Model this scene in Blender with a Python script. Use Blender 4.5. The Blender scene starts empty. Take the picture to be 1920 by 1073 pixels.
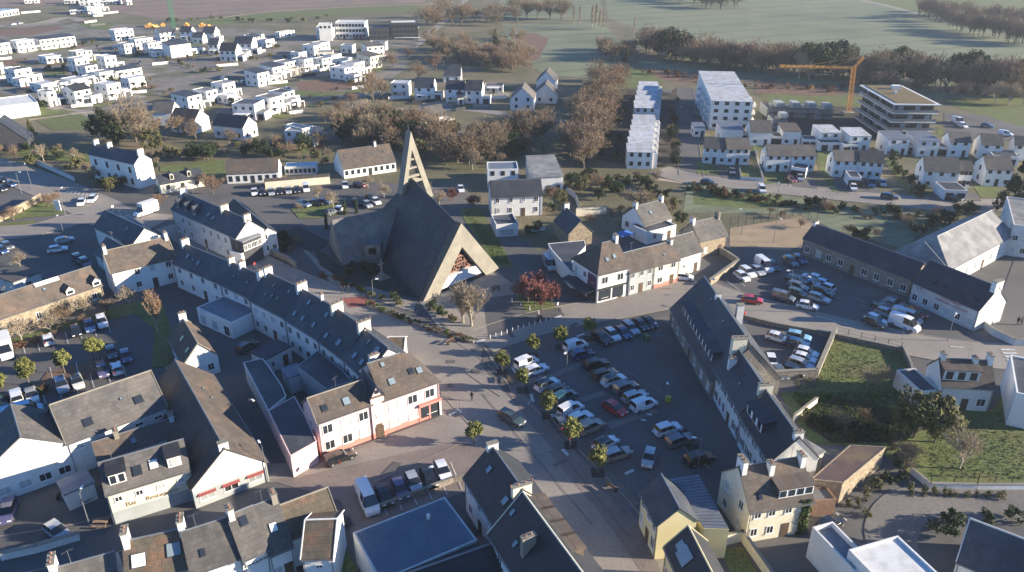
import bpy, bmesh, math, random
from mathutils import Vector, Matrix
R_ = math.radians
rnd = random.Random(7)
SC = bpy.context.scene
COL = SC.collection
# ---------------------------------------------------------------- camera
FPX, HOR, CAMH = 1430.0, -160.0, 68.6      # focal length in photo pixels, horizon row, flying height
TH = math.atan((536.5 - HOR) / FPX); CS, SN = math.cos(TH), math.sin(TH)
cam = bpy.data.cameras.new('camera'); cam.lens = FPX / 1920 * 36; cam.sensor_width = 36
cam.clip_start = 1; cam.clip_end = 20000
co = bpy.data.objects.new('camera', cam); COL.objects.link(co)
co.location = (0, 0, CAMH); co.rotation_euler = (math.pi / 2 - TH, 0, 0); SC.camera = co
# ---------------------------------------------------------------- sky, sun, exposure
SUN_AZ, SUN_EL = -4.0, 15.0               # sun stands at bearing SUN_AZ from +X
W = bpy.data.worlds.new('World'); SC.world = W; W.use_nodes = True
nt = W.node_tree; nt.nodes.clear()
sky = nt.nodes.new('ShaderNodeTexSky'); sky.sky_type = 'NISHITA'; sky.sun_disc = False
sky.sun_elevation = R_(SUN_EL); sky.sun_rotation = R_(90 - SUN_AZ); sky.altitude = 60
sky.air_density = 1.0; sky.dust_density = 0.1; sky.ozone_density = 7.5
bg = nt.nodes.new('ShaderNodeBackground'); bg.inputs['Strength'].default_value = 0.09
ow = nt.nodes.new('ShaderNodeOutputWorld')
nt.links.new(sky.outputs[0], bg.inputs[0]); nt.links.new(bg.outputs[0], ow.inputs[0])
sl = bpy.data.lights.new('sun', 'SUN'); sl.energy = 5.0; sl.angle = R_(0.5); sl.color = (1.0, 0.87, 0.68)
so = bpy.data.objects.new('sun', sl); COL.objects.link(so); so.location = (200, -40, 120)
sd = Vector((math.cos(R_(SUN_AZ)) * math.cos(R_(SUN_EL)), math.sin(R_(SUN_AZ)) * math.cos(R_(SUN_EL)), math.sin(R_(SUN_EL))))
so.rotation_euler = sd.to_track_quat('Z', 'Y').to_euler()
vs = SC.view_settings; vs.view_transform = 'Standard'; vs.look = 'None'; vs.gamma = 1; vs.use_curve_mapping = False; vs.exposure = 1.55
SC.cycles.max_bounces = 4; SC.cycles.diffuse_bounces = 3; SC.cycles.glossy_bounces = 2; SC.cycles.volume_bounces = 0
SC.cycles.transparent_max_bounces = 6

# ---------------------------------------------------------------- survey helpers: a row/column of the survey photo -> a point of the place
def P(px, py, z=0.0):
    u = (px - 960) / FPX; v = (py - 536.5) / FPX
    t = (CAMH - z) / (SN + v * CS)
    return Vector((u * t, (CS - v * SN) * t, z))
def Q(p):
    z = p[2] - CAMH; d = p[1] * CS - z * SN
    return (960 + FPX * p[0] / d, 536.5 - FPX * (p[1] * SN + z * CS) / d)

# ---------------------------------------------------------------- materials
MATS = {}
def newmat(name):
    m = bpy.data.materials.new(name); m.use_nodes = True; n = m.node_tree; n.nodes.clear()
    o = n.nodes.new('ShaderNodeOutputMaterial'); b = n.nodes.new('ShaderNodeBsdfPrincipled')
    n.links.new(b.outputs[0], o.inputs[0]); return m, n, b
def noise(n, vec, scale, det=3, rough=.55, dist=0):
    t = n.nodes.new('ShaderNodeTexNoise'); t.inputs['Scale'].default_value = scale; t.inputs['Detail'].default_value = det
    t.inputs['Roughness'].default_value = rough; t.inputs['Distortion'].default_value = dist
    n.links.new(vec, t.inputs['Vector']); return t.outputs['Fac']
def ramp(n, fac, a, b, lo=.35, hi=.65):
    r = n.nodes.new('ShaderNodeMapRange'); r.inputs[1].default_value = lo; r.inputs[2].default_value = hi
    n.links.new(fac, r.inputs[0]); mx = n.nodes.new('ShaderNodeMix'); mx.data_type = 'RGBA'
    n.links.new(r.outputs[0], mx.inputs[0])
    for s, c in ((6, a), (7, b)):
        if isinstance(c, (tuple, list)): mx.inputs[s].default_value = (*c[:3], 1)
        else: n.links.new(c, mx.inputs[s])
    return mx.outputs[2]
def mul(n, col, fac, lo, hi):
    r = n.nodes.new('ShaderNodeMapRange'); r.inputs[1].default_value = .3; r.inputs[2].default_value = .7
    r.inputs[3].default_value = lo; r.inputs[4].default_value = hi; n.links.new(fac, r.inputs[0])
    mx = n.nodes.new('ShaderNodeVectorMath'); mx.operation = 'SCALE'; n.links.new(col, mx.inputs[0]); n.links.new(r.outputs[0], mx.inputs['Scale'])
    return mx.outputs[0]
def surf(name, c1, c2=None, scale=.5, rough=.85, fine=8, spec=.3, bump=0, rows=0, metal=0, c3=None, s3=.08, coords='Object', rnd_obj=0, fineamt=.14, lines=0):
    """a weathered surface: two colours in patches, fine grain, optional rows of slates, optional third colour in large patches"""
    if name in MATS: return MATS[name]
    m, n, b = newmat(name)
    tc = n.nodes.new('ShaderNodeTexCoord'); vec = tc.outputs[coords]
    oi = n.nodes.new('ShaderNodeObjectInfo')
    off = n.nodes.new('ShaderNodeVectorMath'); off.operation = 'MULTIPLY_ADD'
    cmb = n.nodes.new('ShaderNodeCombineXYZ')
    for i in range(3): n.links.new(oi.outputs['Random'], cmb.inputs[i])
    n.links.new(cmb.outputs[0], off.inputs[0]); off.inputs[1].default_value = (90, 70, 0); n.links.new(vec, off.inputs[2]); v2 = off.outputs[0]
    if coords == 'Object' and name.startswith('ground'): v2 = vec
    c2 = c2 or tuple(x * .8 for x in c1)
    col = ramp(n, noise(n, v2, scale, 4), c1, c2)
    if c3: col = ramp(n, noise(n, v2, s3, 3), col, c3, .48, .66)
    col = mul(n, col, noise(n, v2, fine, 2), 1 - fineamt, 1 + fineamt)
    if lines:
        wv = n.nodes.new('ShaderNodeTexWave'); wv.inputs['Scale'].default_value = lines; wv.inputs['Distortion'].default_value = 2.5; wv.inputs['Detail'].default_value = 2; wv.inputs['Detail Scale'].default_value = .3
        mp_ = n.nodes.new('ShaderNodeMapping'); mp_.inputs['Rotation'].default_value = (0, 0, 1.15); n.links.new(vec, mp_.inputs[0]); n.links.new(mp_.outputs[0], wv.inputs['Vector']); col = mul(n, col, wv.outputs['Fac'], .93, 1.05)
        wv = n.nodes.new('ShaderNodeTexWave'); wv.inputs['Scale'].default_value = lines * .13; wv.inputs['Distortion'].default_value = 1.2; n.links.new(mp_.outputs[0], wv.inputs['Vector'])
        pw = n.nodes.new('ShaderNodeMath'); pw.operation = 'POWER'; pw.inputs[1].default_value = 14; n.links.new(wv.outputs['Fac'], pw.inputs[0]); mr = n.nodes.new('ShaderNodeMapRange'); mr.inputs[3].default_value = 1; mr.inputs[4].default_value = .78; n.links.new(pw.outputs[0], mr.inputs[0])
        sc_ = n.nodes.new('ShaderNodeVectorMath'); sc_.operation = 'SCALE'; n.links.new(col, sc_.inputs[0]); n.links.new(mr.outputs[0], sc_.inputs['Scale']); col = sc_.outputs[0]
    if rows:
        mp = n.nodes.new('ShaderNodeMapping'); mp.inputs['Scale'].default_value = (1, 1, 1)
        n.links.new(vec, mp.inputs[0])
        sep = n.nodes.new('ShaderNodeSeparateXYZ'); n.links.new(mp.outputs[0], sep.inputs[0])
        cb = n.nodes.new('ShaderNodeCombineXYZ'); n.links.new(sep.outputs[0], cb.inputs[0]); n.links.new(sep.outputs[2], cb.inputs[1])
        bk = n.nodes.new('ShaderNodeTexBrick'); bk.inputs['Scale'].default_value = 1
        bk.inputs['Brick Width'].default_value = rows * 1.3; bk.inputs['Row Height'].default_value = rows * .8; bk.inputs['Mortar Size'].default_value = .012
        bk.inputs['Color1'].default_value = (.82, .82, .82, 1); bk.inputs['Color2'].default_value = (1.12, 1.12, 1.12, 1); bk.inputs['Mortar'].default_value = (.6, .6, .6, 1)
        n.links.new(cb.outputs[0], bk.inputs['Vector'])
        mm = n.nodes.new('ShaderNodeVectorMath'); mm.operation = 'MULTIPLY'; n.links.new(col, mm.inputs[0]); n.links.new(bk.outputs['Color'], mm.inputs[1]); col = mm.outputs[0]
    if rnd_obj:
        r = n.nodes.new('ShaderNodeMapRange'); r.inputs[3].default_value = 1 - rnd_obj; r.inputs[4].default_value = 1 + rnd_obj
        n.links.new(oi.outputs['Random'], r.inputs[0]); mm = n.nodes.new('ShaderNodeVectorMath'); mm.operation = 'SCALE'
        n.links.new(col, mm.inputs[0]); n.links.new(r.outputs[0], mm.inputs['Scale']); col = mm.outputs[0]
    n.links.new(col, b.inputs['Base Color'])
    b.inputs['Roughness'].default_value = rough; b.inputs['Specular IOR Level'].default_value = spec; b.inputs['Metallic'].default_value = metal
    if bump:
        bp = n.nodes.new('ShaderNodeBump'); bp.inputs['Strength'].default_value = bump; bp.inputs['Distance'].default_value = .3
        n.links.new(noise(n, v2, fine * .6, 4), bp.inputs['Height']); n.links.new(bp.outputs[0], b.inputs['Normal'])
    MATS[name] = m; return m
def plain(name, c, rough=.5, metal=0, spec=.5, coat=0):
    if name in MATS: return MATS[name]
    m, n, b = newmat(name)
    tc = n.nodes.new('ShaderNodeTexCoord'); cc = n.nodes.new('ShaderNodeRGB'); cc.outputs[0].default_value = (*c, 1)
    col = mul(n, cc.outputs[0], noise(n, tc.outputs['Object'], 2.5, 3), .9, 1.08)
    n.links.new(col, b.inputs['Base Color']); b.inputs['Roughness'].default_value = rough; b.inputs['Metallic'].default_value = metal
    b.inputs['Specular IOR Level'].default_value = spec; b.inputs['Coat Weight'].default_value = coat; b.inputs['Coat Roughness'].default_value = .08
    MATS[name] = m; return m
S = surf
# walls
S('white_render', (.74, .73, .70), (.66, .65, .62), .35, fine=3, fineamt=.06, rnd_obj=.06)
S('grey_white_render', (.60, .60, .58), (.50, .50, .48), .35, fine=3, fineamt=.08, rnd_obj=.06)
S('cream_render', (.72, .66, .52), (.66, .60, .46), .4, fine=3, fineamt=.06, rnd_obj=.04)
S('pink_render', (.72, .50, .48), (.66, .46, .44), .4, fine=3, fineamt=.05)
S('salmon_paint', (.60, .23, .19), (.52, .20, .16), .6, fineamt=.06)
S('yellow_render', (.64, .57, .34), (.58, .51, .30), .4, fineamt=.06)
S('grey_render', (.36, .38, .38), (.31, .33, .33), .4, fineamt=.06)
S('stone', (.36, .29, .20), (.22, .18, .13), 1.6, fine=6, fineamt=.25, bump=.4)
S('rubble_stone', (.28, .25, .21), (.17, .15, .13), 2.2, fine=7, fineamt=.3, bump=.4)
S('concrete', (.265, .245, .20), (.21, .195, .16), .5, fine=4, fineamt=.1, c3=(.20, .185, .15), s3=.15)
S('dark_concrete', (.17, .165, .155), (.12, .12, .115), .6, fine=4, c3=(.22, .21, .18), s3=.2, fineamt=.18)
S('red_brick', (.26, .16, .11), (.18, .11, .08), 2)
S('dark_cladding', (.06, .06, .065), (.045, .045, .05), 1)
S('wood', (.12, .08, .05), (.08, .055, .04), 2)
# roofs
S('slate', (.040, .046, .060), (.029, .034, .046), .5, rough=.6, rows=.5, spec=.4, c3=(.062, .066, .074), s3=.25, rnd_obj=.2)
S('church_slate', (.044, .050, .058), (.034, .040, .048), .35, rough=.7, rows=.5, c3=(.060, .064, .062), s3=.15, fineamt=.2)
S('brown_slate', (.108, .090, .077), (.080, .068, .060), .6, rough=.8, rows=.5, c3=(.135, .098, .074), s3=.3, rnd_obj=.12, fineamt=.2)
S('grey_slate', (.112, .104, .098), (.082, .078, .076), .6, rough=.8, rows=.5, c3=(.135, .12, .106), s3=.3, rnd_obj=.15, fineamt=.2)
S('mossy_slate', (.118, .098, .075), (.085, .075, .058), .8, rough=.9, rows=.5, c3=(.165, .10, .065), s3=.4, fineamt=.3)
S('dark_slate', (.035, .037, .043), (.028, .03, .036), .5, rough=.6, rows=.5)
S('flat_roof', (.20, .20, .20), (.14, .14, .145), .5, fine=5, c3=(.26, .25, .24), s3=.3, rnd_obj=.3)
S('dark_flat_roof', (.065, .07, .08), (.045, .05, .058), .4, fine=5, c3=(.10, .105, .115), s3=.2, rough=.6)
S('pale_flat_roof', (.47, .49, .52), (.38, .40, .43), .5, fine=5, fineamt=.08, c3=(.34, .33, .31), s3=.5, rnd_obj=.1)
S('white_roof', (.66, .65, .63), (.58, .57, .55), .5, fine=5, fineamt=.06, c3=(.5, .49, .46), s3=.5)
S('blue_metal', (.17, .205, .26), (.14, .175, .225), .4, rough=.38, metal=.35, fineamt=.05)
S('zinc', (.20, .225, .26), (.15, .17, .20), 1.0, rough=.5, metal=.3)
S('green_roof', (.20, .13, .07), (.13, .10, .05), 2.5, fine=9, fineamt=.3, c3=(.12, .13, .05), s3=.8)
S('purple_sheet', (.12, .075, .075), (.085, .06, .062), .5, fineamt=.12, c3=(.15, .11, .07), s3=.3)
# grounds
S('ground_asphalt', (.112, .108, .105), (.088, .086, .085), .09, fine=3, fineamt=.13, c3=(.140, .130, .120), s3=.035)
S('ground_old_asphalt', (.160, .148, .138), (.122, .115, .108), .15, fine=3, fineamt=.16, c3=(.19, .172, .155), s3=.06)
S('ground_street', (.265, .235, .205), (.215, .192, .17), .12, fine=3, fineamt=.12, c3=(.28, .25, .215), s3=.05)
S('ground_paving', (.215, .175, .155), (.175, .145, .13), .3, fine=4, fineamt=.15, c3=(.19, .165, .15), s3=.1)
S('ground_concrete', (.30, .265, .22), (.23, .205, .175), .3, fine=3, fineamt=.12)
S('ground_path', (.42, .33, .24), (.33, .26, .19), .3, fine=3, fineamt=.12)
S('ground_sand', (.34, .26, .165), (.28, .21, .135), .25, fine=3, fineamt=.12, c3=(.30, .22, .14), s3=.06)
S('ground_paint', (.62, .62, .60), (.45, .45, .44), 2, fine=6, fineamt=.2)
S('ground_red_paint', (.30, .10, .08), (.22, .08, .07), 1.5, fineamt=.2)
S('ground_estate', (.215, .19, .165), (.15, .138, .115), .11, fine=2, fineamt=.18, c3=(.095, .10, .05), s3=.05)
S('ground_grass', (.135, .16, .05), (.095, .118, .04), .35, fine=2.5, fineamt=.35, c3=(.12, .115, .045), s3=.09)
S('ground_rough', (.145, .128, .075), (.105, .102, .055), .12, fine=1.5, fineamt=.3, c3=(.18, .145, .095), s3=.035)
S('ground_frost', (.195, .205, .125), (.16, .18, .108), .05, fine=.8, fineamt=.10, c3=(.12, .145, .09), s3=.012, lines=.09)
S('ground_plough', (.225, .160, .125), (.180, .132, .105), .05, fine=.7, fineamt=.14, c3=(.25, .18, .14), s3=.015, lines=.07)
S('ground_soil', (.20, .115, .075), (.13, .085, .06), .4, fine=2, fineamt=.3)
S('ground_dark_soil', (.06, .05, .04), (.04, .036, .03), .4, fine=2, fineamt=.3)
# plants
for nm, a, b_ in (('bark', (.17, .145, .115), (.11, .095, .08)), ('pale_bark', (.42, .36, .29), (.30, .26, .21)), ('twig_brown', (.28, .205, .135), (.20, .15, .105)),
                  ('twig_grey', (.29, .23, .155), (.21, .17, .12)), ('twig_copper', (.30, .20, .135), (.21, .145, .10)), ('twig_pale', (.38, .31, .22), (.28, .23, .17)),
                  ('twig_red', (.36, .16, .13), (.26, .12, .10)), ('twig_purple', (.25, .185, .145), (.18, .135, .11)),
                  ('leaf_yellow', (.19, .19, .06), (.115, .125, .042)), ('leaf_green', (.085, .12, .032), (.055, .08, .026)), ('leaf_dark', (.045, .06, .028), (.03, .042, .022)),
                  ('leaf_olive', (.135, .125, .052), (.088, .088, .04)), ('leaf_rust', (.14, .075, .045), (.09, .05, .03))):
    S(nm, a, b_, .9, fine=2.5, fineamt=.3, rough=.9, spec=.15, rnd_obj=.18)
# things
G_ = plain
G_('pane', (.025, .032, .042), .12, spec=.6); G_('pale_pane', (.20, .25, .28), .2); G_('curtained_pane', (.42, .43, .43), .35)
G_('frame_white', (.72, .71, .68)); G_('frame_dark', (.05, .05, .055)); G_('red_blind', (.20, .035, .035), .7); G_('purple_paint', (.09, .035, .075), .6)
G_('chimney_pot', (.26, .13, .09), .8); G_('tyre', (.015, .015, .016), .85); G_('rim', (.35, .35, .36), .4, .6); G_('glass_dark', (.012, .015, .02), .06, spec=.8)
G_('lamp_white', (.75, .75, .72), .3); G_('lamp_red', (.35, .01, .01), .3); G_('grey_metal', (.22, .23, .24), .45, .5); G_('dark_metal', (.04, .042, .045), .5, .3)
G_('orange_steel', (.75, .36, .08), .5); G_('green_steel', (.03, .25, .11), .5); G_('green_bin', (.03, .16, .05), .5); G_('yellow_bin', (.55, .45, .03), .5)
G_('solar', (.012, .018, .04), .12, spec=.7); G_('teal_turf', (.02, .28, .20), .8); G_('blue_plastic', (.05, .14, .40), .5); G_('red_plastic', (.45, .04, .03), .5)
G_('skin', (.45, .28, .20), .6); G_('cloth_dark', (.02, .022, .03), .9); G_('cloth_blue', (.03, .05, .12), .9); G_('cloth_red', (.35, .04, .03), .9); G_('hair', (.03, .02, .015), .8)
CARC = dict(white=(.72, .73, .74), silver=(.40, .42, .44), grey=(.13, .14, .15), black=(.012, .013, .015), blue=(.03, .075, .19), teal=(.04, .11, .14), red=(.45, .012, .015), beige=(.32, .29, .24),
            green=(.05, .075, .07), skyblue=(.25, .45, .60), brown=(.06, .04, .03), cream=(.62, .60, .52), purple=(.10, .09, .17), darkred=(.16, .015, .012))
for k, v in CARC.items(): G_('paint_' + k, v, .28, metal=.25 if k in ('silver', 'grey', 'blue', 'teal', 'beige') else 0, coat=1)

# ---------------------------------------------------------------- mesh helpers
class MB:
    def __init__(s): s.v = []; s.f = []; s.m = []; s.mats = []
    def mi(s, m):
        if m not in s.mats: s.mats.append(m)
        return s.mats.index(m)
    def face(s, pts, m):
        i = len(s.v); s.v += [tuple(p) for p in pts]; s.f.append(tuple(range(i, i + len(pts)))); s.m.append(s.mi(m))
    def box(s, a, b, m, faces='xXyYzZ'):
        x0, y0, z0 = a; x1, y1, z1 = b
        c = [(x0, y0, z0), (x1, y0, z0), (x1, y1, z0), (x0, y1, z0), (x0, y0, z1), (x1, y0, z1), (x1, y1, z1), (x0, y1, z1)]
        for k, q in (('z', (3, 2, 1, 0)), ('Z', (4, 5, 6, 7)), ('y', (0, 1, 5, 4)), ('X', (1, 2, 6, 5)), ('Y', (2, 3, 7, 6)), ('x', (3, 0, 4, 7))):
            if k in faces: s.face([c[i] for i in q], m)
    def prism(s, poly, z0, z1, m, mt=None, bottom=False):
        n = len(poly); a = sum(poly[i][0] * poly[(i + 1) % n][1] - poly[(i + 1) % n][0] * poly[i][1] for i in range(n))
        if a < 0: poly = poly[::-1]
        for i in range(n):
            p, q = poly[i], poly[(i + 1) % n]
            s.face([(p[0], p[1], z0), (q[0], q[1], z0), (q[0], q[1], z1), (p[0], p[1], z1)], m)
        s.face([(p[0], p[1], z1) for p in poly], mt or m)
        if bottom: s.face([(p[0], p[1], z0) for p in poly[::-1]], m)
    def slab(s, pts, t, m):
        """a thick plate: pts is the upper face"""
        nrm = (Vector(pts[1]) - Vector(pts[0])).cross(Vector(pts[2]) - Vector(pts[0])).normalized()
        if nrm.z < 0: pts = pts[::-1]; nrm = -nrm
        lo = [tuple(Vector(p) - nrm * t) for p in pts]; n = len(pts)
        s.face(pts, m); s.face(lo[::-1], m)
        for i in range(n): s.face([lo[i], lo[(i + 1) % n], pts[(i + 1) % n], pts[i]], m)
    def tube(s, a, b, r0, r1, m, n=6, cap=True):
        a, b = Vector(a), Vector(b); d = (b - a)
        if d.length < 1e-6: return
        d.normalize(); u = d.orthogonal().normalized(); w = d.cross(u)
        ra = [a + (u * math.cos(2 * math.pi * i / n) + w * math.sin(2 * math.pi * i / n)) * r0 for i in range(n)]
        rb = [b + (u * math.cos(2 * math.pi * i / n) + w * math.sin(2 * math.pi * i / n)) * r1 for i in range(n)]
        for i in range(n): s.face([ra[i], ra[(i + 1) % n], rb[(i + 1) % n], rb[i]], m)
        if cap: s.face(rb, m); s.face(ra[::-1], m)
    def bar(s, a, b, w, m):
        s.tube(a, b, w * .7, w * .7, m, 4)
    def mesh(s, name, smooth=False):
        me = bpy.data.meshes.new(name); me.from_pydata(s.v, [], s.f)
        for m in s.mats: me.materials.append(MATS[m])
        me.polygons.foreach_set('material_index', s.m)
        if smooth: me.polygons.foreach_set('use_smooth', [True] * len(s.f))
        me.update(); return me
    def build(s, name, parent=None, loc=(0, 0, 0), smooth=False):
        return link(name, s.mesh(name, smooth), parent, loc)
def link(name, data, parent=None, loc=(0, 0, 0), rz=0):
    o = bpy.data.objects.new(name, data); COL.objects.link(o); o.location = loc
    if rz: o.rotation_euler = (0, 0, rz)
    if parent: o.parent = parent
    return o
def tag(o, label=None, cat=None, group=None, kind=None):
    for k, v in (('label', label), ('category', cat), ('group', group), ('kind', kind)):
        if v: o[k] = v
    return o
def thing(name, loc, rz, label, cat, group=None):
    return tag(link(name, None, None, loc, rz), label, cat, group)
def copy_tree(o, parent=None):
    c = o.copy(); COL.objects.link(c); c.parent = parent
    for ch in o.children: copy_tree(ch, c)
    return c
ORD = 'first second third fourth fifth sixth seventh eighth ninth tenth eleventh twelfth thirteenth fourteenth fifteenth sixteenth seventeenth eighteenth nineteenth twentieth'.split()
def ordw(i):
    if i < 20: return ORD[i]
    tens = ('twenty', 'thirty', 'forty', 'fifty', 'sixty', 'seventy', 'eighty', 'ninety')
    t, u = divmod(i + 1, 10)
    return tens[t - 2] + '-' + ORD[u - 1] if u else tens[t - 2][:-1] + 'ieth'

# ---------------------------------------------------------------- windows, doors, chimneys shared by all buildings
MESH = {}
def win_mesh(w, h, fr):
    k = ('w', w, h, fr)
    if k not in MESH:
        m = MB(); t = .09; d = .07
        m.box((-w / 2, -d, 0), (w / 2, .02, t), fr); m.box((-w / 2, -d, h - t), (w / 2, .02, h), fr)
        m.box((-w / 2, -d, t), (-w / 2 + t, .02, h - t), fr); m.box((w / 2 - t, -d, t), (w / 2, .02, h - t), fr)
        if w < 2.5: m.box((-.035, -d + .01, t), (.035, .02, h - t), fr)
        m.box((-w / 2 - .08, -.14, -.07), (w / 2 + .08, 0, 0), fr)
        MESH[k] = m.mesh('window')
    return MESH[k]
def pane_mesh(w, h, pm):
    k = ('p', w, h, pm)
    if k not in MESH:
        m = MB(); m.box((-w / 2 + .08, -.03, .08), (w / 2 - .08, .0, h - .08), pm, 'xXyzZ'); MESH[k] = m.mesh('pane')
    return MESH[k]
def simple_win(w, h, pm='pane'):
    k = ('s', w, h, pm)
    if k not in MESH:
        m = MB(); m.box((-w / 2, -.05, 0), (w / 2, .02, h), pm, 'xXyzZ'); MESH[k] = m.mesh('window')
    return MESH[k]
def blind_mesh(w, h, c):
    k = ('b', w, h, c)
    if k not in MESH:
        m = MB(); m.slab([(-w / 2, -.02, h), (w / 2, -.02, h), (w / 2, -h, .0), (-w / 2, -h, .0)], .05, c); MESH[k] = m.mesh('awning')
    return MESH[k]
def add_window(root, x, y, z, rz, w, h, fr='frame_white', pm=None, far=False, shut=None, name='window'):
    if far:
        o = link(name, simple_win(w, h, pm or 'pane'), root, (x, y, z), rz); return o
    o = link(name, win_mesh(w, h, fr), root, (x, y, z), rz)
    link('pane', pane_mesh(w, h, pm or ('pane' if rnd.random() < .72 else 'curtained_pane')), o)
    if shut:
        k = ('sh', h, shut)
        if k not in MESH:
            m = MB(); m.box((-.02, -.06, 0), (.5, 0, h), shut); MESH[k] = m.mesh('shutter')
        link('shutter', MESH[k], o, (w / 2 + .04, 0, 0)); link('shutter', MESH[k], o, (-w / 2 - .54, 0, 0))
    return o
def add_chimney(root, x, y, z, h=1.7, w=.6, l=1.0, m='white_render', pots=2, name='chimney', rz=0):
    h *= .8; b = MB(); b.box((-w / 2, -l / 2, -1.2), (w / 2, l / 2, h), m); b.box((-w / 2 - .08, -l / 2 - .08, h), (w / 2 + .08, l / 2 + .08, h + .14), 'concrete')
    o = b.build(name, root, (x, y, z)); o.rotation_euler = (0, 0, rz)
    k = 'pot'
    if k not in MESH:
        p = MB(); p.tube((0, 0, 0), (0, 0, .3), .11, .085, 'chimney_pot', 8); MESH[k] = p.mesh('chimney_pot')
    for i in range(pots):
        link('chimney_pot', MESH[k], o, (0, (i - (pots - 1) / 2) * l * .38, h + .14))
    return o

# ---------------------------------------------------------------- the house builder
# local frame: front wall on y=0 from x=0 to x=L, depth D to +y
FAR_Y = 185
def house(name, label, cat, o, ang, L, D, h, roof='gable', rise=3, wall='white_render', rm='slate', wins=None, sky=(), chim=(), dorm=(), group=None,
          base=None, base_h=.9, fh=2.75, win=(1.05, 1.3), frame='frame_white', shut=None, over=.3, door=True, hip=('', ''), band=None, parapet=.35, trim=None, awn=None):
    root = thing(name, (o[0], o[1], 0), ang, label, cat, group)
    far = o[1] > FAR_Y
    b = MB(); zb = -.3
    gz = h + rise if roof == 'gable' else h
    if roof == 'gable':
        fl = [(0, 0, zb), (L, 0, zb), (L, 0, h), (0, 0, h)]; b.face(fl, wall)
        b.face([(L, D, zb), (0, D, zb), (0, D, h), (L, D, h)], wall)
        if hip[1]: b.face([(L, 0, zb), (L, D, zb), (L, D, h), (L, 0, h)], wall)
        else: b.face([(L, 0, zb), (L, D, zb), (L, D, h), (L, D / 2, gz), (L, 0, h)], wall)
        if hip[0]: b.face([(0, D, zb), (0, 0, zb), (0, 0, h), (0, D, h)], wall)
        else: b.face([(0, D, zb), (0, 0, zb), (0, 0, h), (0, D / 2, gz), (0, D, h)], wall)
    elif roof == 'mono':
        b.face([(0, 0, zb), (L, 0, zb), (L, 0, h), (0, 0, h)], wall); b.face([(L, D, zb), (0, D, zb), (0, D, h + rise), (L, D, h + rise)], wall)
        b.face([(L, 0, zb), (L, D, zb), (L, D, h + rise), (L, 0, h)], wall); b.face([(0, D, zb), (0, 0, zb), (0, 0, h), (0, D, h + rise)], wall)
    else:
        b.box((0, 0, zb), (L, D, h), wall, 'xXyYZ')
        if parapet:
            t = .22
            for a_, c_ in (((0, 0), (L, t)), ((0, D - t), (L, D)), ((0, t), (t, D - t)), ((L - t, t), (L, D - t))):
                b.box((a_[0], a_[1], h), (c_[0], c_[1], h + parapet), wall, 'xXyYZ')
    b.build('wall', root)
    if base: m = MB(); m.box((-.03, -.04, -.3), (L + .03, D + .03, base_h), base, 'xXyYZ'); m.build('plinth', root)
    # roof
    r = MB(); e = over; t = .14
    if roof == 'gable':
        sl_ = rise / (D / 2); ez = h - e * sl_
        hx0 = D / 2 * .9 if hip[0] else 0; hx1 = D / 2 * .9 if hip[1] else 0
        g0 = -e if hip[0] else -.12; g1 = L + (e if hip[1] else .12)
        up = t
        f = [(g0, -e, ez + up), (g1, -e, ez + up), (g1 - hx1 if hip[1] else g1, D / 2, gz + up), (g0 + hx0 if hip[0] else g0, D / 2, gz + up)]
        k = [(g1, D + e, ez + up), (g0, D + e, ez + up), f[3], f[2]]
        r.slab(f, t, rm); r.slab(k, t, rm)
        if hip[0]: r.slab([(g0, D + e, ez + up), (g0, -e, ez + up), f[3]], t, rm)
        if hip[1]: r.slab([(g1, -e, ez + up), (g1, D + e, ez + up), f[2]], t, rm)
        ro = r.build('roof', root)
        rd = MB(); rd.tube((f[3][0], D / 2, gz + up + .02), (f[2][0], D / 2, gz + up + .02), .11, .11, trim or 'grey_metal', 6)
        if not far: rd.build('ridge_tile', root)
        gt = MB(); gt.box((g0, -e - .12, ez - .02), (g1, -e, ez + .1), 'grey_metal')
        if not far: gt.build('gutter', root)
        if trim and not far:
            for gx in (g0, g1):
                tm = MB()
                for sgn in (0, 1):
                    p0 = (gx, -e if not sgn else D + e, ez + up + .03); tm.bar(p0, (gx, D / 2, gz + up + .03), .12, trim)
                tm.build('verge', root)
    elif roof == 'mono':
        r.slab([(-.15, -e, h + t - e * rise / D), (L + .15, -e, h + t - e * rise / D), (L + .15, D + .15, h + rise + t), (-.15, D + .15, h + rise + t)], t, rm); r.build('roof', root)
    else:
        i = .2 if parapet else -.15
        r.box((i, i, h + .01), (L - i, D - i, h + .09 if parapet else h + .25), rm, 'xXyYzZ'); r.build('roof', root)
    if not far and h > 2.6 and roof == 'gable':
        k = ('dp', round(h, 1))
        if k not in MESH: q = MB(); q.tube((0, 0, 0), (0, 0, h), .05, .05, 'grey_metal', 6); MESH[k] = q.mesh('downpipe')
        link('downpipe', MESH[k], root, (.15, -.09, 0)); link('downpipe', MESH[k], root, (L - .15, -.09, 0))
        if rnd.random() < .45:
            if 'ant' not in MESH:
                q = MB(); q.tube((0, 0, 0), (0, 0, 2.0), .03, .02, 'grey_metal', 5); q.bar((-.6, 0, 1.9), (.6, 0, 1.9), .02, 'grey_metal')
                for i_ in range(6): q.bar((-.55 + i_ * .22, -.3, 1.9), (-.55 + i_ * .22, .3, 1.9), .012, 'grey_metal')
                MESH['ant'] = q.mesh('antenna')
            link('antenna', MESH['ant'], root, (L * rnd.uniform(.15, .85), D / 2, gz), rnd.random())
    # windows
    W_ = wins if wins is not None else {'f': (max(1, int(L / 3.2)), max(1, int(h / 2.6)))}
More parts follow.
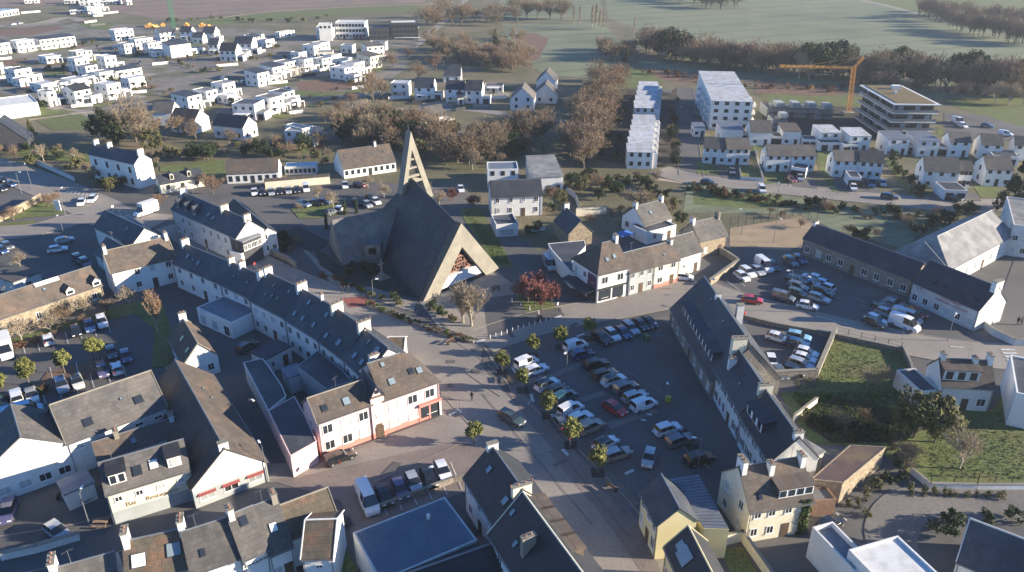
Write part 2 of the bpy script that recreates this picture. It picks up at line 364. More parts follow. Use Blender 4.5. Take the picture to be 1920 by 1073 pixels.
    for side, spec in W_.items():
        n_, fl_ = spec[0], spec[1]; S_ = {'f': L, 'b': L, 'l': D, 'r': D}[side]
        ww, wh = (spec[2], spec[3]) if len(spec) > 3 else win
        z0 = spec[4] if len(spec) > 4 else .95
        for j in range(fl_):
            for i_ in range(n_):
                u = S_ * (i_ + .5) / n_ + (0 if far else rnd.uniform(-.12, .12)); z = z0 + j * fh
                if z + wh > h + (rise * .5 if side in 'lr' and roof == 'gable' else 0): continue
                x, y, rz = {'f': (u, 0, 0), 'b': (L - u, D, math.pi), 'l': (0, D - u, -math.pi / 2), 'r': (L, u, math.pi / 2)}[side]
                if j == 0 and door and i_ == n_ // 2 and side == 'f' and z0 < 2:
                    k = ('door', far)
                    if k not in MESH:
                        m = MB(); m.box((-.5, -.06, 0), (.5, .02, 2.1), 'dark_metal' if far else 'wood', 'xXyzZ'); MESH[k] = m.mesh('door')
                    link('door', MESH[k], root, (x, y, 0.05), rz); continue
                w_ = add_window(root, x, y, z, rz, ww, wh, frame, None, far, shut)
                if awn and j == 0: link('awning', blind_mesh(ww + .3, .32, awn), root, (x + 0, y - .02 if side == 'f' else y, z + wh - .3) if side == 'f' else (x - .02 if side == 'l' else x, y, z + wh - .3), rz)
    # skylights on the front slope (u along, v up the slope), negative v: back slope
    if roof == 'gable':
        sl_ = rise / (D / 2); pa = math.atan(sl_)
        for s_ in sky:
            u, v = s_[0], s_[1]; w, hh = (s_[2], s_[3]) if len(s_) > 3 else (.8, 1.0)
            pm = s_[4] if len(s_) > 4 else 'pale_pane'
            bk = v < 0; v = abs(v); k = ('sky', w, hh, pm)
            if k not in MESH:
                m = MB(); m.box((-w / 2, -hh / 2, 0), (w / 2, hh / 2, .10), 'dark_metal'); a = m.mesh('skylight')
                m = MB(); m.box((-w / 2 + .07, -hh / 2 + .07, .10), (w / 2 - .07, hh / 2 - .07, .13), pm); MESH[k] = (a, m.mesh('pane'))
            yy = v * D / 2; o_ = link('skylight', MESH[k][0], root, (u * L, yy if not bk else D - yy, h + yy * sl_ + t * 1.05))
            o_.rotation_euler = (pa, 0, 0) if not bk else (pa, 0, math.pi); link('pane', MESH[k][1], o_)
        for c in chim:
            u = c[0]; kw = c[1] if len(c) > 1 else {}
            yy = kw.get('v', 1) * D / 2 if kw.get('v', 1) >= 0 else D + kw['v'] * D / 2
            zz = h + (yy if yy <= D / 2 else D - yy) * sl_
            add_chimney(root, min(max(u * L, .35), L - .35), yy, zz, kw.get('h', 1.5), kw.get('w', .6), kw.get('l', 1.2), kw.get('m', 'white_render'), kw.get('pots', 2))
        for d_ in dorm:
            u, w, kind = d_[0], d_[1], d_[2]; kw = d_[3] if len(d_) > 3 else {}
            y0 = kw.get('y', .5); hh = kw.get('h', 1.7); bk = kw.get('back', False)
            dm = MB(); x0, x1 = u * L - w / 2, u * L + w / 2; z0 = h + y0 * sl_; z1 = z0 + hh
            wm = kw.get('m', wall); rr = kw.get('rm', rm)
            if kind == 'shed': tz = .18; yb = (z1 - h - tz * y0 + 0) / max(sl_ - tz, .15); yb = min(yb, D / 2); zb_ = z1 + (yb - y0) * tz; zb_ = min(zb_, h + yb * sl_ + .05) 
            else: yb = (z1 - h) / sl_; zb_ = z1
            my = (lambda y: D - y) if bk else (lambda y: y)
            dm.face([(x0, my(y0), z0 - .3), (x1, my(y0), z0 - .3), (x1, my(y0), z1), (x0, my(y0), z1)] if not bk else [(x1, my(y0), z0 - .3), (x0, my(y0), z0 - .3), (x0, my(y0), z1), (x1, my(y0), z1)], wm)
            for x in (x0, x1): dm.face([(x, my(y0), z0 - .3), (x, my(y0), z1), (x, my(yb), zb_)], kw.get('side', rr))
            if kind == 'shed':
                dm.slab([(x0 - .2, my(y0 - .25), z1 + .1), (x1 + .2, my(y0 - .25), z1 + .1), (x1 + .2, my(yb), zb_ + .12), (x0 - .2, my(yb), zb_ + .12)], .12, rr)
            else:
                ap = z1 + w * .45; ya = (ap - h) / sl_; xm = u * L
                dm.face([(x0, my(y0), z1), (x1, my(y0), z1), (xm, my(y0), ap)], wm)
                dm.slab([(x0 - .15, my(y0 - .2), z1 - .08), (xm, my(y0 - .2), ap + .08), (xm, my(ya), ap + .08), (x0 - .15, my(yb), z1 - .08)], .1, rr)
                dm.slab([(x1 + .15, my(y0 - .2), z1 - .08), (xm, my(y0 - .2), ap + .08), (xm, my(ya), ap + .08), (x1 + .15, my(yb), z1 - .08)], .1, rr)
            do = dm.build('dormer', root)
            nw = kw.get('n', 1); ww = min(1.0, w / nw - .3)
            for i_ in range(nw):
                link('window', simple_win(round(ww, 1), round(hh - .6, 1), kw.get('pm', 'pane')), do, (x0 + w * (i_ + .5) / nw, my(y0), z0 + .3), math.pi if bk else 0)
    return root

def gab(name, label, A, B, R, h, pitch=45, cat='house', **k):
    """front eave A-B and one ridge point R, all in survey pixels"""
    a, b = P(*A, h), P(*B, h)
    def dist(r, a, b):
        d = (b - a).normalized(); n = Vector((-d.y, d.x, 0)); return (P(*R, h + r) - a).dot(n)
    if dist(0, a, b) < 0: a, b = b, a
    lo, hi = 0, 15; tn = math.tan(R_(pitch))
    for _ in range(40):
        m = (lo + hi) / 2
        if dist(m, a, b) * tn > m: lo = m
        else: hi = m
    d = max(1.5, dist(lo, a, b)); v = b - a
    return house(name, label, cat, a, math.atan2(v.y, v.x), v.length, 2 * d, h, 'gable', d * tn, **k)
def gfr(name, label, A, B, h, D, pitch=45, cat='house', **k):
    """gable end A-B facing the viewer, ridge running back D metres"""
    a, b = P(*A, h), P(*B, h); v = b - a; L = v.length; d = v.normalized()
    return house(name, label, cat, b, math.atan2(v.y, v.x) + math.pi / 2, D, L, h, 'gable', L / 2 * math.tan(R_(pitch)), **k)
def flt(name, label, A, B, C, h, cat='house', **k):
    a, b = P(*A, h), P(*B, h); v = b - a; d = v.normalized(); n = Vector((-d.y, d.x, 0))
    D = (P(*C, h) - a).dot(n) if not isinstance(C, (int, float)) else C
    if D < 0: a, b = b, a; v = -v; D = -D
    k.setdefault('rm', 'flat_roof'); k.setdefault('roof', 'flat')
    return house(name, label, cat, a, math.atan2(v.y, v.x), v.length, D, h, **k)
def poly_block(name, label, pts, h, wall, rm, cat='building', lip=.25, h2=None, group=None):
    w = [P(x, y, h) for x, y in pts]; c = sum((Vector(p) for p in w), Vector()) / len(w); c.z = 0
    root = thing(name, c, 0, label, cat, group); q = [(p.x - c.x, p.y - c.y) for p in w]
    m = MB(); m.prism(q, -.2, h, wall); m.build('wall', root)
    r = MB(); qq = [(x * .985, y * .985) for x, y in q]; r.prism(qq, h + .01, h + .1, rm); r.build('roof', root)
    if lip:
        l = MB(); n = len(q)
        for i in range(n):
            a, b = q[i], q[(i + 1) % n]; l.bar((a[0], a[1], h + .08), (b[0], b[1], h + .08), .16, wall)
        l.build('parapet', root)
    return root

# ================================================================ GROUND
ZL = [.03, .0015]
def layer():
    ZL[0] += ZL[1]; return ZL[0]
def sheet(name, pts, mat, z, kind='structure', subdiv=False):
    z = layer()
    w = [P(x, y, 0) for x, y in pts]; m = MB()
    a = sum(w[i].x * w[(i + 1) % len(w)].y - w[(i + 1) % len(w)].x * w[i].y for i in range(len(w)))
    if a < 0: w = w[::-1]
    bm = bmesh.new(); vs_ = [bm.verts.new((p.x, p.y, z)) for p in w]; f = bm.faces.new(vs_); f.normal_update(); bmesh.ops.triangulate(bm, faces=[f])
    me = bpy.data.meshes.new(name); bm.to_mesh(me); bm.free(); me.materials.append(MATS[mat])
    o = link(name, me); o['kind'] = kind; return o
def smooth_line(pts, n=6):
    out = []
    for i in range(len(pts) - 1):
        p0 = pts[max(0, i - 1)]; p1 = pts[i]; p2 = pts[i + 1]; p3 = pts[min(len(pts) - 1, i + 2)]
        for k in range(n):
            t = k / n
            out.append(tuple(.5 * ((2 * p1[j]) + (-p0[j] + p2[j]) * t + (2 * p0[j] - 5 * p1[j] + 4 * p2[j] - p3[j]) * t * t + (-p0[j] + 3 * p1[j] - 3 * p2[j] + p3[j]) * t ** 3) for j in (0, 1)))
    out.append(pts[-1]); return out
def road(name, pts, width, mat, z, kerb=0, smooth=True, kind='structure', h=.12):
    z = layer(); w = [P(x, y) for x, y in pts]; w = [Vector((x, y, 0)) for x, y in (smooth_line([(p.x, p.y) for p in w]) if smooth else [(p.x, p.y) for p in w])]
    m = MB(); L = []; R = []
    for i, p in enumerate(w):
        d = (w[min(i + 1, len(w) - 1)] - w[max(i - 1, 0)]).normalized(); n = Vector((-d.y, d.x, 0)) * width / 2
        L.append(p + n); R.append(p - n)
    for i in range(len(w) - 1):
        m.face([(R[i].x, R[i].y, z), (R[i + 1].x, R[i + 1].y, z), (L[i + 1].x, L[i + 1].y, z), (L[i].x, L[i].y, z)], mat)
    o = m.build(name); o['kind'] = kind
    if kerb:
        for s_ in (L, R):
            k = MB()
            for i in range(len(s_) - 1):
                a, b = s_[i], s_[i + 1]; d = (b - a).normalized(); n = Vector((-d.y, d.x, 0)) * .09
                k.slab([(a.x - n.x, a.y - n.y, h), (b.x - n.x, b.y - n.y, h), (b.x + n.x, b.y + n.y, h), (a.x + n.x, a.y + n.y, h)], h, 'ground_concrete')
            q = k.build('kerb'); q['kind'] = 'structure'
    return o
g = MB(); g.face([(-7000, -1500, 0), (7000, -1500, 0), (7000, 9000, 0), (-7000, 9000, 0)], 'ground_rough')
go = g.build('ground'); go['kind'] = 'structure'
# far fields
sheet('ploughed_field', [(-900, 12), (0, 14), (120, 8), (242, 26), (300, 36), (380, 33), (480, 23), (620, 13), (790, 6), (870, -40), (900, -95), (-900, -95)], 'ground_plough', .05)
sheet('grass_strip', [(340, 43), (480, 27), (620, 17), (795, 10), (788, 20), (640, 28), (500, 38), (420, 46)], 'ground_grass', .06)
sheet('frosted_field', [(1120, -95), (3200, -95), (3200, 90), (1960, 108), (1760, 118), (1560, 115), (1420, 98), (1290, 84), (1210, 62), (1140, 34)], 'ground_frost', .05)
sheet('frosted_field', [(1680, -95), (3200, -95), (3200, 40), (1930, 40), (1800, 28), (1730, 26), (1640, 4), (1590, -14)], 'ground_grass', .055)
sheet('meadow', [(940, 45), (1130, 40), (1190, 110), (1140, 150), (1020, 140), (960, 90)], 'ground_frost', .054)
sheet('meadow', [(960, -60), (1120, -60), (1130, 36), (960, 40), (930, 20)], 'ground_frost', .052)
sheet('vegetable_garden', [(962, 66), (1000, 62), (1030, 72), (1010, 112), (965, 118)], 'ground_soil', .058)
sheet('lawn', [(1150, 120), (1210, 128), (1250, 150), (1240, 160), (1150, 165), (1140, 140)], 'ground_grass', .06)
sheet('meadow', [(1190, 112), (1440, 132), (1960, 168), (1960, 205), (1780, 190), (1640, 178), (1440, 150), (1210, 128)], 'ground_frost', .062)
sheet('shrub_bed', [(1205, 128), (1320, 140), (1330, 162), (1240, 150)], 'ground_soil', .066)
sheet('shrub_bed', [(1415, 150), (1560, 160), (1590, 175), (1540, 180), (1415, 176)], 'ground_soil', .066)
sheet('grass_strip', [(1420, 176), (1640, 184), (1650, 205), (1440, 196)], 'ground_grass', .068)
sheet('meadow', [(1760, 188), (1960, 178), (1960, 240), (1900, 238), (1850, 222)], 'ground_grass', .068)
sheet('pavement', [(1250, 168), (1335, 170), (1340, 235), (1235, 232), (1232, 170)], 'ground_asphalt', .064)
sheet('garden', [(1150, 168), (1195, 168), (1190, 312), (1118, 300), (1135, 220)], 'ground_dark_soil', .064)
sheet('garden', [(1236, 170), (1272, 178), (1275, 312), (1230, 312)], 'ground_dark_soil', .064)
sheet('building_site', [(1430, 192), (1640, 204), (1650, 262), (1430, 250)], 'ground_dark_soil', .070)
sheet('car_park', [(1770, 212), (1840, 216), (1960, 250), (1960, 268), (1770, 258)], 'ground_asphalt', .070)
sheet('estate_ground', [(-300, 90), (-20, 52), (120, 40), (300, 50), (480, 55), (640, 70), (790, 64), (760, 130), (720, 160), (560, 200), (480, 215), (300, 210), (120, 205), (-60, 160), (-300, 170)], 'ground_estate', .05)
sheet('grass_verge', [(144, 44), (180, 38), (215, 45), (200, 56), (165, 54)], 'ground_grass', .07)
sheet('grass_verge', [(0, 56), (110, 48), (118, 54), (60, 66), (0, 68)], 'ground_soil', .07)
sheet('grass_verge', [(0, 20), (60, 8), (96, 30), (90, 38), (0, 46)], 'ground_rough', .07)
sheet('lawn', [(80, 134), (120, 132), (125, 140), (95, 144)], 'ground_grass', .07)
sheet('garden', [(5, 113), (45, 110), (50, 118), (10, 124)], 'ground_soil', .07)
sheet('bare_lot', [(555, 155), (600, 150), (665, 152), (672, 165), (620, 172), (560, 172)], 'ground_soil', .07)
sheet('grass_verge', [(548, 170), (640, 172), (700, 162), (710, 170), (600, 182), (550, 180)], 'ground_grass', .069)
sheet('garden', [(270, 184), (340, 170), (352, 178), (290, 196)], 'ground_rough', .07)
sheet('lawn', [(60, 197), (145, 210), (60, 222), (20, 218)], 'ground_grass', .07)
sheet('lawn', [(65, 226), (150, 214), (170, 222), (165, 242), (100, 245)], 'ground_grass', .07)
sheet('bare_lot', [(340, 100), (405, 108), (400, 128), (345, 124), (300, 112)], 'ground_old_asphalt', .072)
# village core
ZL[0] = .02
sheet('village_ground', [(-160, 292), (60, 318), (180, 352), (330, 340), (640, 338), (870, 352), (905, 392), (1010, 470), (1180, 440), (1330, 432), (1400, 455), (1510, 462), (1700, 520), (1800, 470), (2060, 430), (2060, 1180), (-260, 1180), (-260, 400)], 'ground_asphalt', .02)
# roads
road('estate_road', [(-60, 50), (60, 46), (120, 34), (150, 38), (168, 58), (210, 84), (270, 112), (340, 140), (430, 158), (520, 172), (640, 180), (720, 174)], 8, 'ground_street', .085, 1)
road('estate_road', [(-60, 134), (0, 152), (70, 180), (140, 206), (185, 222)], 9, 'ground_street', .085, 1)
road('estate_road', [(560, 200), (620, 150), (655, 105), (672, 84), (600, 78)], 5, 'ground_asphalt', .08, 0)
road('footpath', [(48, 226), (100, 219), (150, 212), (190, 210)], 1.8, 'ground_path', .09)
road('farm_track', [(360, 42), (480, 25), (620, 15), (790, 8), (850, 4)], 3, 'ground_path', .09)
road('country_lane', [(770, 92), (820, 50), (860, 14), (890, -20), (930, -70)], 6, 'ground_street', .09)
road('estate_road', [(740, 205), (880, 206), (980, 220), (1060, 228)], 5, 'ground_street', .085)
road('estate_road', [(1070, 222), (1140, 228), (1240, 233), (1330, 234)], 5, 'ground_street', .085)
road('estate_road', [(1285, 165), (1286, 200), (1290, 260), (1296, 330)], 7, 'ground_asphalt', .088, 1)
road('valley_road', [(1236, 318), (1300, 335), (1420, 349), (1560, 364), (1700, 378), (1800, 386), (1960, 384)], 10, 'ground_street', .09, 1)
road('footpath', [(1230, 336), (1320, 348), (1400, 368), (1520, 386), (1640, 398), (1780, 414)], 2.4, 'ground_path', .094)
road('farm_track', [(1560, -40), (1600, -6), (1660, 10), (1725, 27)], 6, 'ground_street', .09)
road('footpath', [(1780, 190), (1850, 215), (1905, 236)], 2.2, 'ground_path', .094)
sheet('meadow', [(1290, 340), (1440, 362), (1620, 392), (1790, 405), (1720, 440), (1700, 468), (1560, 430), (1500, 402), (1280, 400)], 'ground_frost', .075)
sheet('lawn', [(1300, 358), (1450, 366), (1500, 384), (1420, 392), (1300, 384)], 'ground_grass', .08)
sheet('gravel_court', [(1368, 428), (1500, 408), (1532, 424), (1520, 452), (1480, 470), (1368, 462)], 'ground_sand', .098)
for poly in ([(1306, 304), (1338, 306), (1342, 328), (1306, 326)], [(1388, 311), (1428, 316), (1430, 332), (1390, 332)], [(1410, 272), (1437, 272), (1438, 283), (1412, 284)], [(1432, 322), (1470, 320), (1478, 342), (1434, 346)],
             [(1532, 284), (1560, 285), (1556, 318), (1536, 320)], [(1825, 350), (1860, 340), (1890, 372), (1840, 372)], [(1756, 238), (1776, 238), (1772, 252), (1758, 252)], [(1530, 300), (1560, 360), (1590, 362), (1560, 300)], [(1655, 300), (1700, 360), (1720, 372), (1670, 300)]):
    sheet('lawn', poly, 'ground_grass', .082)
for poly in ([(1350, 325), (1386, 310), (1388, 336), (1352, 334)], [(1478, 320), (1520, 325), (1532, 355), (1486, 350)], [(1560, 322), (1640, 326), (1650, 362), (1568, 358)], [(1750, 360), (1830, 362), (1840, 378), (1740, 376)]):
    sheet('driveway', poly, 'ground_asphalt', .084)
# main street and square (warm worn asphalt)
road('main_street', [(330, 420), (420, 470), (505, 515), (600, 556), (700, 600), (800, 655), (862, 700), (905, 745), (960, 800), (1030, 870), (1110, 960), (1180, 1060), (1230, 1160)], 10.5, 'ground_street', .04, 1)
sheet('street_junction', [(740, 620), (905, 640), (900, 690), (960, 740), (1020, 800), (1000, 860), (900, 850), (860, 870), (640, 905), (500, 905), (500, 870), (600, 868), (822, 782), (828, 712), (790, 690)], 'ground_street', .048)
sheet('forecourt', [(500, 900), (560, 895), (860, 828), (930, 850), (930, 900), (700, 990), (660, 1010), (640, 940)], 'ground_paving', .056)
road('side_street', [(900, 640), (1000, 608), (1080, 590), (1160, 576), (1260, 556), (1320, 534)], 8.5, 'ground_street', .052, 1)
road('school_street', [(1310, 540), (1400, 572), (1500, 598), (1600, 622), (1720, 648), (1830, 664), (1980, 676)], 9, 'ground_street', .052, 1)
sheet('church_square', [(786, 566), (930, 510), (1000, 560), (1030, 590), (915, 630), (905, 640), (820, 612)], 'ground_concrete', .058)
sheet('church_square', [(905, 560), (1010, 548), (1060, 592), (915, 632)], 'ground_asphalt', .062)
sheet('church_path', [(575, 470), (612, 500), (640, 530), (700, 540), (780, 570), (775, 585), (690, 560), (620, 530), (568, 470)], 'ground_concrete', .058)
sheet('flower_bed', [(586, 460), (640, 500), (720, 485), (780, 560), (700, 540), (640, 524), (600, 498)], 'ground_dark_soil', .064)
sheet('flower_bed', [(600, 470), (575, 470), (520, 440), (560, 425), (620, 455)], 'ground_dark_soil', .066)
sheet('church_lawn', [(860, 392), (900, 388), (935, 450), (962, 500), (935, 505), (880, 430)], 'ground_grass', .064)
sheet('lawn', [(962, 548), (1010, 540), (1046, 580), (985, 585)], 'ground_grass', .07)
sheet('pavement', [(905, 690), (960, 655), (1110, 612), (1240, 588), (1262, 604), (1330, 720), (1400, 862), (1360, 880), (1210, 905), (1200, 960), (1230, 1060), (1190, 1020), (1050, 860), (960, 750)], 'ground_asphalt', .060)
sheet('brick_pavement', [(952, 735), (975, 730), (1080, 850), (1150, 920), (1215, 1000), (1240, 1080), (1215, 1090), (1130, 970), (1030, 850)], 'ground_paving', .068)
sheet('crossing_band', [(965, 800), (1010, 850), (1040, 845), (985, 790)], 'ground_concrete', .0705)
sheet('parking_island', [(1114, 905), (1140, 885), (1198, 944), (1182, 962)], 'ground_old_asphalt', .074)
sheet('school_yard', [(1836, 590), (1882, 540), (1920, 440), (2060, 440), (2060, 640), (1880, 640)], 'ground_asphalt', .064)
sheet('red_crossing', [(640, 560), (690, 556), (706, 572), (655, 578)], 'ground_red_paint', .066)
sheet('lawn', [(0, 408), (96, 372), (128, 392), (112, 404), (60, 408), (0, 415)], 'ground_grass', .07)
sheet('lawn', [(0, 420), (64, 414), (66, 420), (40, 430), (0, 434)], 'ground_grass', .07)
road('west_road', [(-80, 296), (0, 316), (90, 350), (170, 385), (220, 410), (300, 420)], 12, 'ground_street', .056, 1)
road('west_road', [(-60, 440), (60, 432), (150, 410), (220, 408)], 9, 'ground_street', .054, 1)
road('lane', [(-60, 1052), (80, 1030), (220, 1000), (360, 958), (500, 905)], 7, 'ground_asphalt', .044, 1)
road('driveway', [(1960, 948), (1840, 948), (1740, 942), (1690, 960), (1670, 1010), (1700, 1080)], 6, 'ground_old_asphalt', .064)
sheet('hillside_garden', [(1552, 632), (1620, 640), (1690, 655), (1712, 690), (1722, 735), (1765, 770), (1860, 770), (1900, 700), (2060, 690), (2060, 920), (1730, 905), (1650, 850), (1600, 838), (1520, 832), (1480, 770), (1462, 738), (1530, 728), (1540, 680)], 'ground_grass', .066)
sheet('shrubby_bank', [(1500, 760), (1560, 745), (1700, 770), (1740, 800), (1690, 830), (1560, 832), (1512, 800)], 'ground_dark_soil', .072)
sheet('lawn', [(1350, 1032), (1392, 1028), (1440, 1110), (1390, 1120)], 'ground_grass', .07)
sheet('lawn', [(614, 1012), (640, 1010), (664, 1060), (680, 1120), (640, 1120)], 'ground_grass', .07)
sheet('grass_verge', [(0, 642), (60, 625), (240, 570), (300, 560), (330, 640), (320, 690), (285, 690), (290, 620), (255, 590), (120, 618), (0, 650)], 'ground_grass', .066)
sheet('hedge_bed', [(0, 742), (60, 735), (88, 700), (200, 668), (215, 690), (150, 712), (0, 765)], 'ground_soil', .066)
sheet('garden', [(300, 312), (420, 300), (425, 340), (300, 322)], 'ground_grass', .07)
sheet('garden', [(60, 262), (165, 285), (168, 312), (100, 300), (20, 290)], 'ground_grass', .07)
sheet('garden', [(1000, 402), (1060, 380), (1170, 360), (1240, 400), (1250, 440), (1120, 440), (1110, 400)], 'ground_rough', .07)
sheet('turf_mat', [(562, 398), (602, 396), (604, 402), (575, 408)], 'teal_turf', .074)
sheet('traffic_island', [(545, 392), (580, 383), (650, 378), (650, 400), (600, 410), (560, 410)], 'ground_grass', .070)
for a, b, w_ in (((1030, 708), (1088, 684), 1.3), ((1083, 753), (1135, 737), 1.3), ((1140, 800), (1230, 768), 1.6), ((962, 728), (1022, 705), 1.3), ((1130, 905), (1180, 962), 1.6), ((1098, 632), (1250, 596), 1.0), ((1180, 700), (1240, 735), .5)):
    road('paving_band', [a, b], w_, 'ground_old_asphalt', 0, 0, False)
for a, b in (((1000, 690), (1090, 812)), ((1062, 640), (1225, 775)), ((1232, 800), (1330, 880)), ((905, 646), (962, 738)), ((822, 786), (500, 900)), ((700, 905), (860, 835)), ((860, 690), (940, 745))): road('kerb_stone_line', [a, b], .22, 'ground_concrete', 0, 0, False)
# painted marks
def dash(a, b, w=.14, mat='ground_paint', z=.138, name='road_marking'):
    p, q = P(*a), P(*b); d = (q - p).normalized(); n = Vector((-d.y, d.x, 0)) * w / 2
    m = MB(); m.face([(p.x - n.x, p.y - n.y, z), (q.x - n.x, q.y - n.y, z), (q.x + n.x, q.y + n.y, z), (p.x + n.x, p.y + n.y, z)], mat)
    o = m.build(name); o['kind'] = 'structure'
def bays(p0, p1, n, dx, dy, w=.10, skip=()):
    for i in range(n + 1):
        if i in skip: continue
        t = i / n; x = p0[0] + (p1[0] - p0[0]) * t; y = p0[1] + (p1[1] - p0[1]) * t
        dash((x, y), (x + dx, y + dy), w)
bays((704, 915), (845, 868), 5, 22, 52)
bays((16, 652), (202, 603), 7, 6, 22); bays((78, 732), (230, 683), 5, 8, 26); bays((94, 690), (240, 660), 3, 5, 22)
bays((1362, 528), (1382, 512), 2, 26, 18); bays((1497, 508), (1530, 580), 5, -28, -6); bays((1530, 515), (1575, 560), 5, -30, -6)
bays((1600, 560), (1650, 610), 4, 26, 10)
for a, b in (((1040, 597), (1053, 593)), ((1082, 632), (1096, 627)), ((893, 643), (910, 638)), ((935, 684), (948, 680)), ((842, 780), (856, 774)), ((857, 768), (866, 776)), ((1054, 844), (1065, 855)),
             ((1172, 890), (1188, 883)), ((1202, 788), (1211, 790)), ((1213, 778), (1222, 779)), ((960, 690), (968, 702)), ((995, 740), (1000, 755))): dash(a, b, .45)
bays((125, 362), (160, 370), 5, 5, -6, .35)
for i in range(6): dash((1876 + i * 4, 657 + i * 6.5), (1902 + i * 4, 657 + i * 6.5), .5)
dash((1530, 594), (1595, 611), .2); dash((1781, 651), (1806, 653), .3); dash((1000, 740), (990, 760), .12)
for a, b in (((905, 740), (1110, 985)), ((1060, 860), (1180, 1010))): dash(a, b, .12, 'ground_asphalt')
# worn repair patches and manholes on the roads
for i in range(46):
    x, y = rnd.uniform(560, 1400), rnd.uniform(560, 900); p = P(x, y); a = rnd.uniform(0, 3.14); w, l = rnd.uniform(.4, 1.6), rnd.uniform(.8, 4)
    m = MB(); c, s_ = math.cos(a), math.sin(a)
    m.face([(p.x + c * dx - s_ * dy, p.y + s_ * dx + c * dy, .130 + i * .0001) for dx, dy in ((-l / 2, -w / 2), (l / 2, -w / 2), (l / 2, w / 2), (-l / 2, w / 2))], rnd.choice(['ground_asphalt', 'ground_old_asphalt', 'ground_asphalt']))
    o = m.build('asphalt_patch'); o['kind'] = 'structure'

# ================================================================ CHURCH
def church():
    Lf, Rf = P(785, 563), P(930, 502); mid = (Lf + Rf) / 2
    # apex above the middle of the gable: height that lands on its row
    def solve(x, y, row):
        lo, hi = 0, 60
        for _ in range(50):
            m = (lo + hi) / 2
            if Q((x, y, m))[1] > row: lo = m
            else: hi = m
        return lo
    hA = solve(mid.x, mid.y, 419); fd = (Rf - Lf).normalized(); ax = Vector((-fd.y, fd.x, 0))
    V1_ = P(719, 483); V1_.z = .4; A_ = Vector((mid.x, mid.y, hA)); nr = (Vector((Lf.x, Lf.y, .3)) - A_).cross(V1_ - A_)
    o_ = Vector((0, 0, CAMH)); dr = P(771, 333) - o_; tt = (A_ - o_).dot(nr) / dr.dot(nr); rp = o_ + dr * tt; hR = rp.z; rp = Vector((rp.x, rp.y, 0)); print('church', mid, hA, rp, hR)
    root = thing('church', mid, 0, 'modern concrete church with steep dark slate roof and open triangular bell spire', 'church')
    T = lambda v, z=None: (v[0] - mid.x, v[1] - mid.y, v[2] if z is None else z)
    A = Vector((mid.x, mid.y, hA)); B = Vector((rp.x, rp.y, hR))
    V1 = P(719, 483)
    # left slope sweeps from the gable to the spire, mirrored on the right
    def mir(v):
        r = Vector((v[0] - mid.x, v[1] - mid.y, 0)); k = r.dot(fd); q = r - fd * 2 * k; return Vector((q.x + mid.x, q.y + mid.y, v[2]))
    BL = B - fd * 6.5; BL.z = hR * .62; V1.z = .4; Lz = Vector((Lf.x, Lf.y, .3))
    back = rp + ax * 5; backp = Vector((back.x, back.y, hR * .9)); bl = Vector(((back - fd * 10).x, (back - fd * 10).y, .3))
    m = MB(); bl = P(688, 424); bl.z = .3; bl = bl + Vector((0, 0, 0)); VR = rp + fd * 10 + ax * 2; VR.z = .3; Rz = Vector((Rf.x, Rf.y, .3)); VB = rp + ax * 9; VB.z = .3
    for tri in ((A, Lz, V1), (A, V1, B), (B, V1, bl), (A, Rz, VR), (A, VR, B), (B, VR, VB), (B, VB, bl)):
        m.slab([T(q) for q in tri], .35, 'church_slate')
    m.build('roof', root)
    # concrete gable frame, inner glazing, lintel
    m = MB(); out = -ax * 1.3; th = 3.3; up = Vector((0, 0, 1))
    def gp(u, z): return mid + fd * u + Vector((0, 0, z))
    half = (Rf - Lf).length / 2; sl_ = hA / half; iz = 3.9; ia = hA - 4.7
    def fr(off, u, z): q = gp(u, z) + off; return T(q)
    for s_ in (-1, 1):
        o4 = [(s_ * half, 0), (0, hA + .4), (0, ia), (s_ * (half - 4.2), 0)]
        front = [fr(out, u, z) for u, z in o4]; rear = [fr(ax * .3, u, z) for u, z in o4]
        if s_ > 0: m.face(front[::-1] if False else front, 'concrete')
        else: m.face(front[::-1], 'concrete')
        for i in (0, 2, 3):
            j = (i + 1) % 4; m.face([front[i], front[j], rear[j], rear[i]], 'concrete')
        m.face([front[0], front[1], rear[1], rear[0]], 'concrete')
    m.build('gable_frame', root)
    uu = lambda z: (ia - z) / (ia / (half - 4.2))
    gz = 2.9; w = uu(gz)
    m = MB(); m.face([fr(ax * .1, -w, gz), fr(ax * .1, w, gz), fr(ax * .1, 0, ia)], 'pane'); m.build('stained_glass_window', root)
    l = MB(); ww = uu(0.9)
    a = [fr(out * .7, -w - .6, gz), fr(out * .7, w + .6, gz), fr(out * .7, ww + .3, .8), fr(out * .7, -ww - .3, .8)]
    b = [fr(ax * .2, -w - .6, gz), fr(ax * .2, w + .6, gz), fr(ax * .2, ww + .3, .8), fr(ax * .2, -ww - .3, .8)]
    l.face(a, 'white_render'); l.face([a[0], a[1], b[1], b[0]], 'white_render'); l.face([a[3], a[2], b[2], b[3]], 'white_render'); l.build('lintel', root)
    m = MB(); m.face([fr(ax * .6, -ww, 0), fr(ax * .6, ww, 0), fr(ax * .6, ww, .9), fr(ax * .6, -ww, .9)], 'dark_metal'); m.build('entrance', root)
    tr = MB()  # the bronze tracery before the glass
    for k in range(3):
        z = gz + .4 + k * (ia - gz) * .25; q = uu(z) * .82; tr.tube(fr(-ax * .25, -q, z), fr(-ax * .25, q, z), .13, .13, 'chimney_pot', 5)
    for k in range(-4, 5):
        u0 = k * w * .2; z1 = gz + (ia - gz) * (1 - abs(k) / 5) * .75; tr.tube(fr(-ax * .25, u0, gz + .2), fr(-ax * .25, u0 * .7, z1), .11, .09, 'chimney_pot', 5)
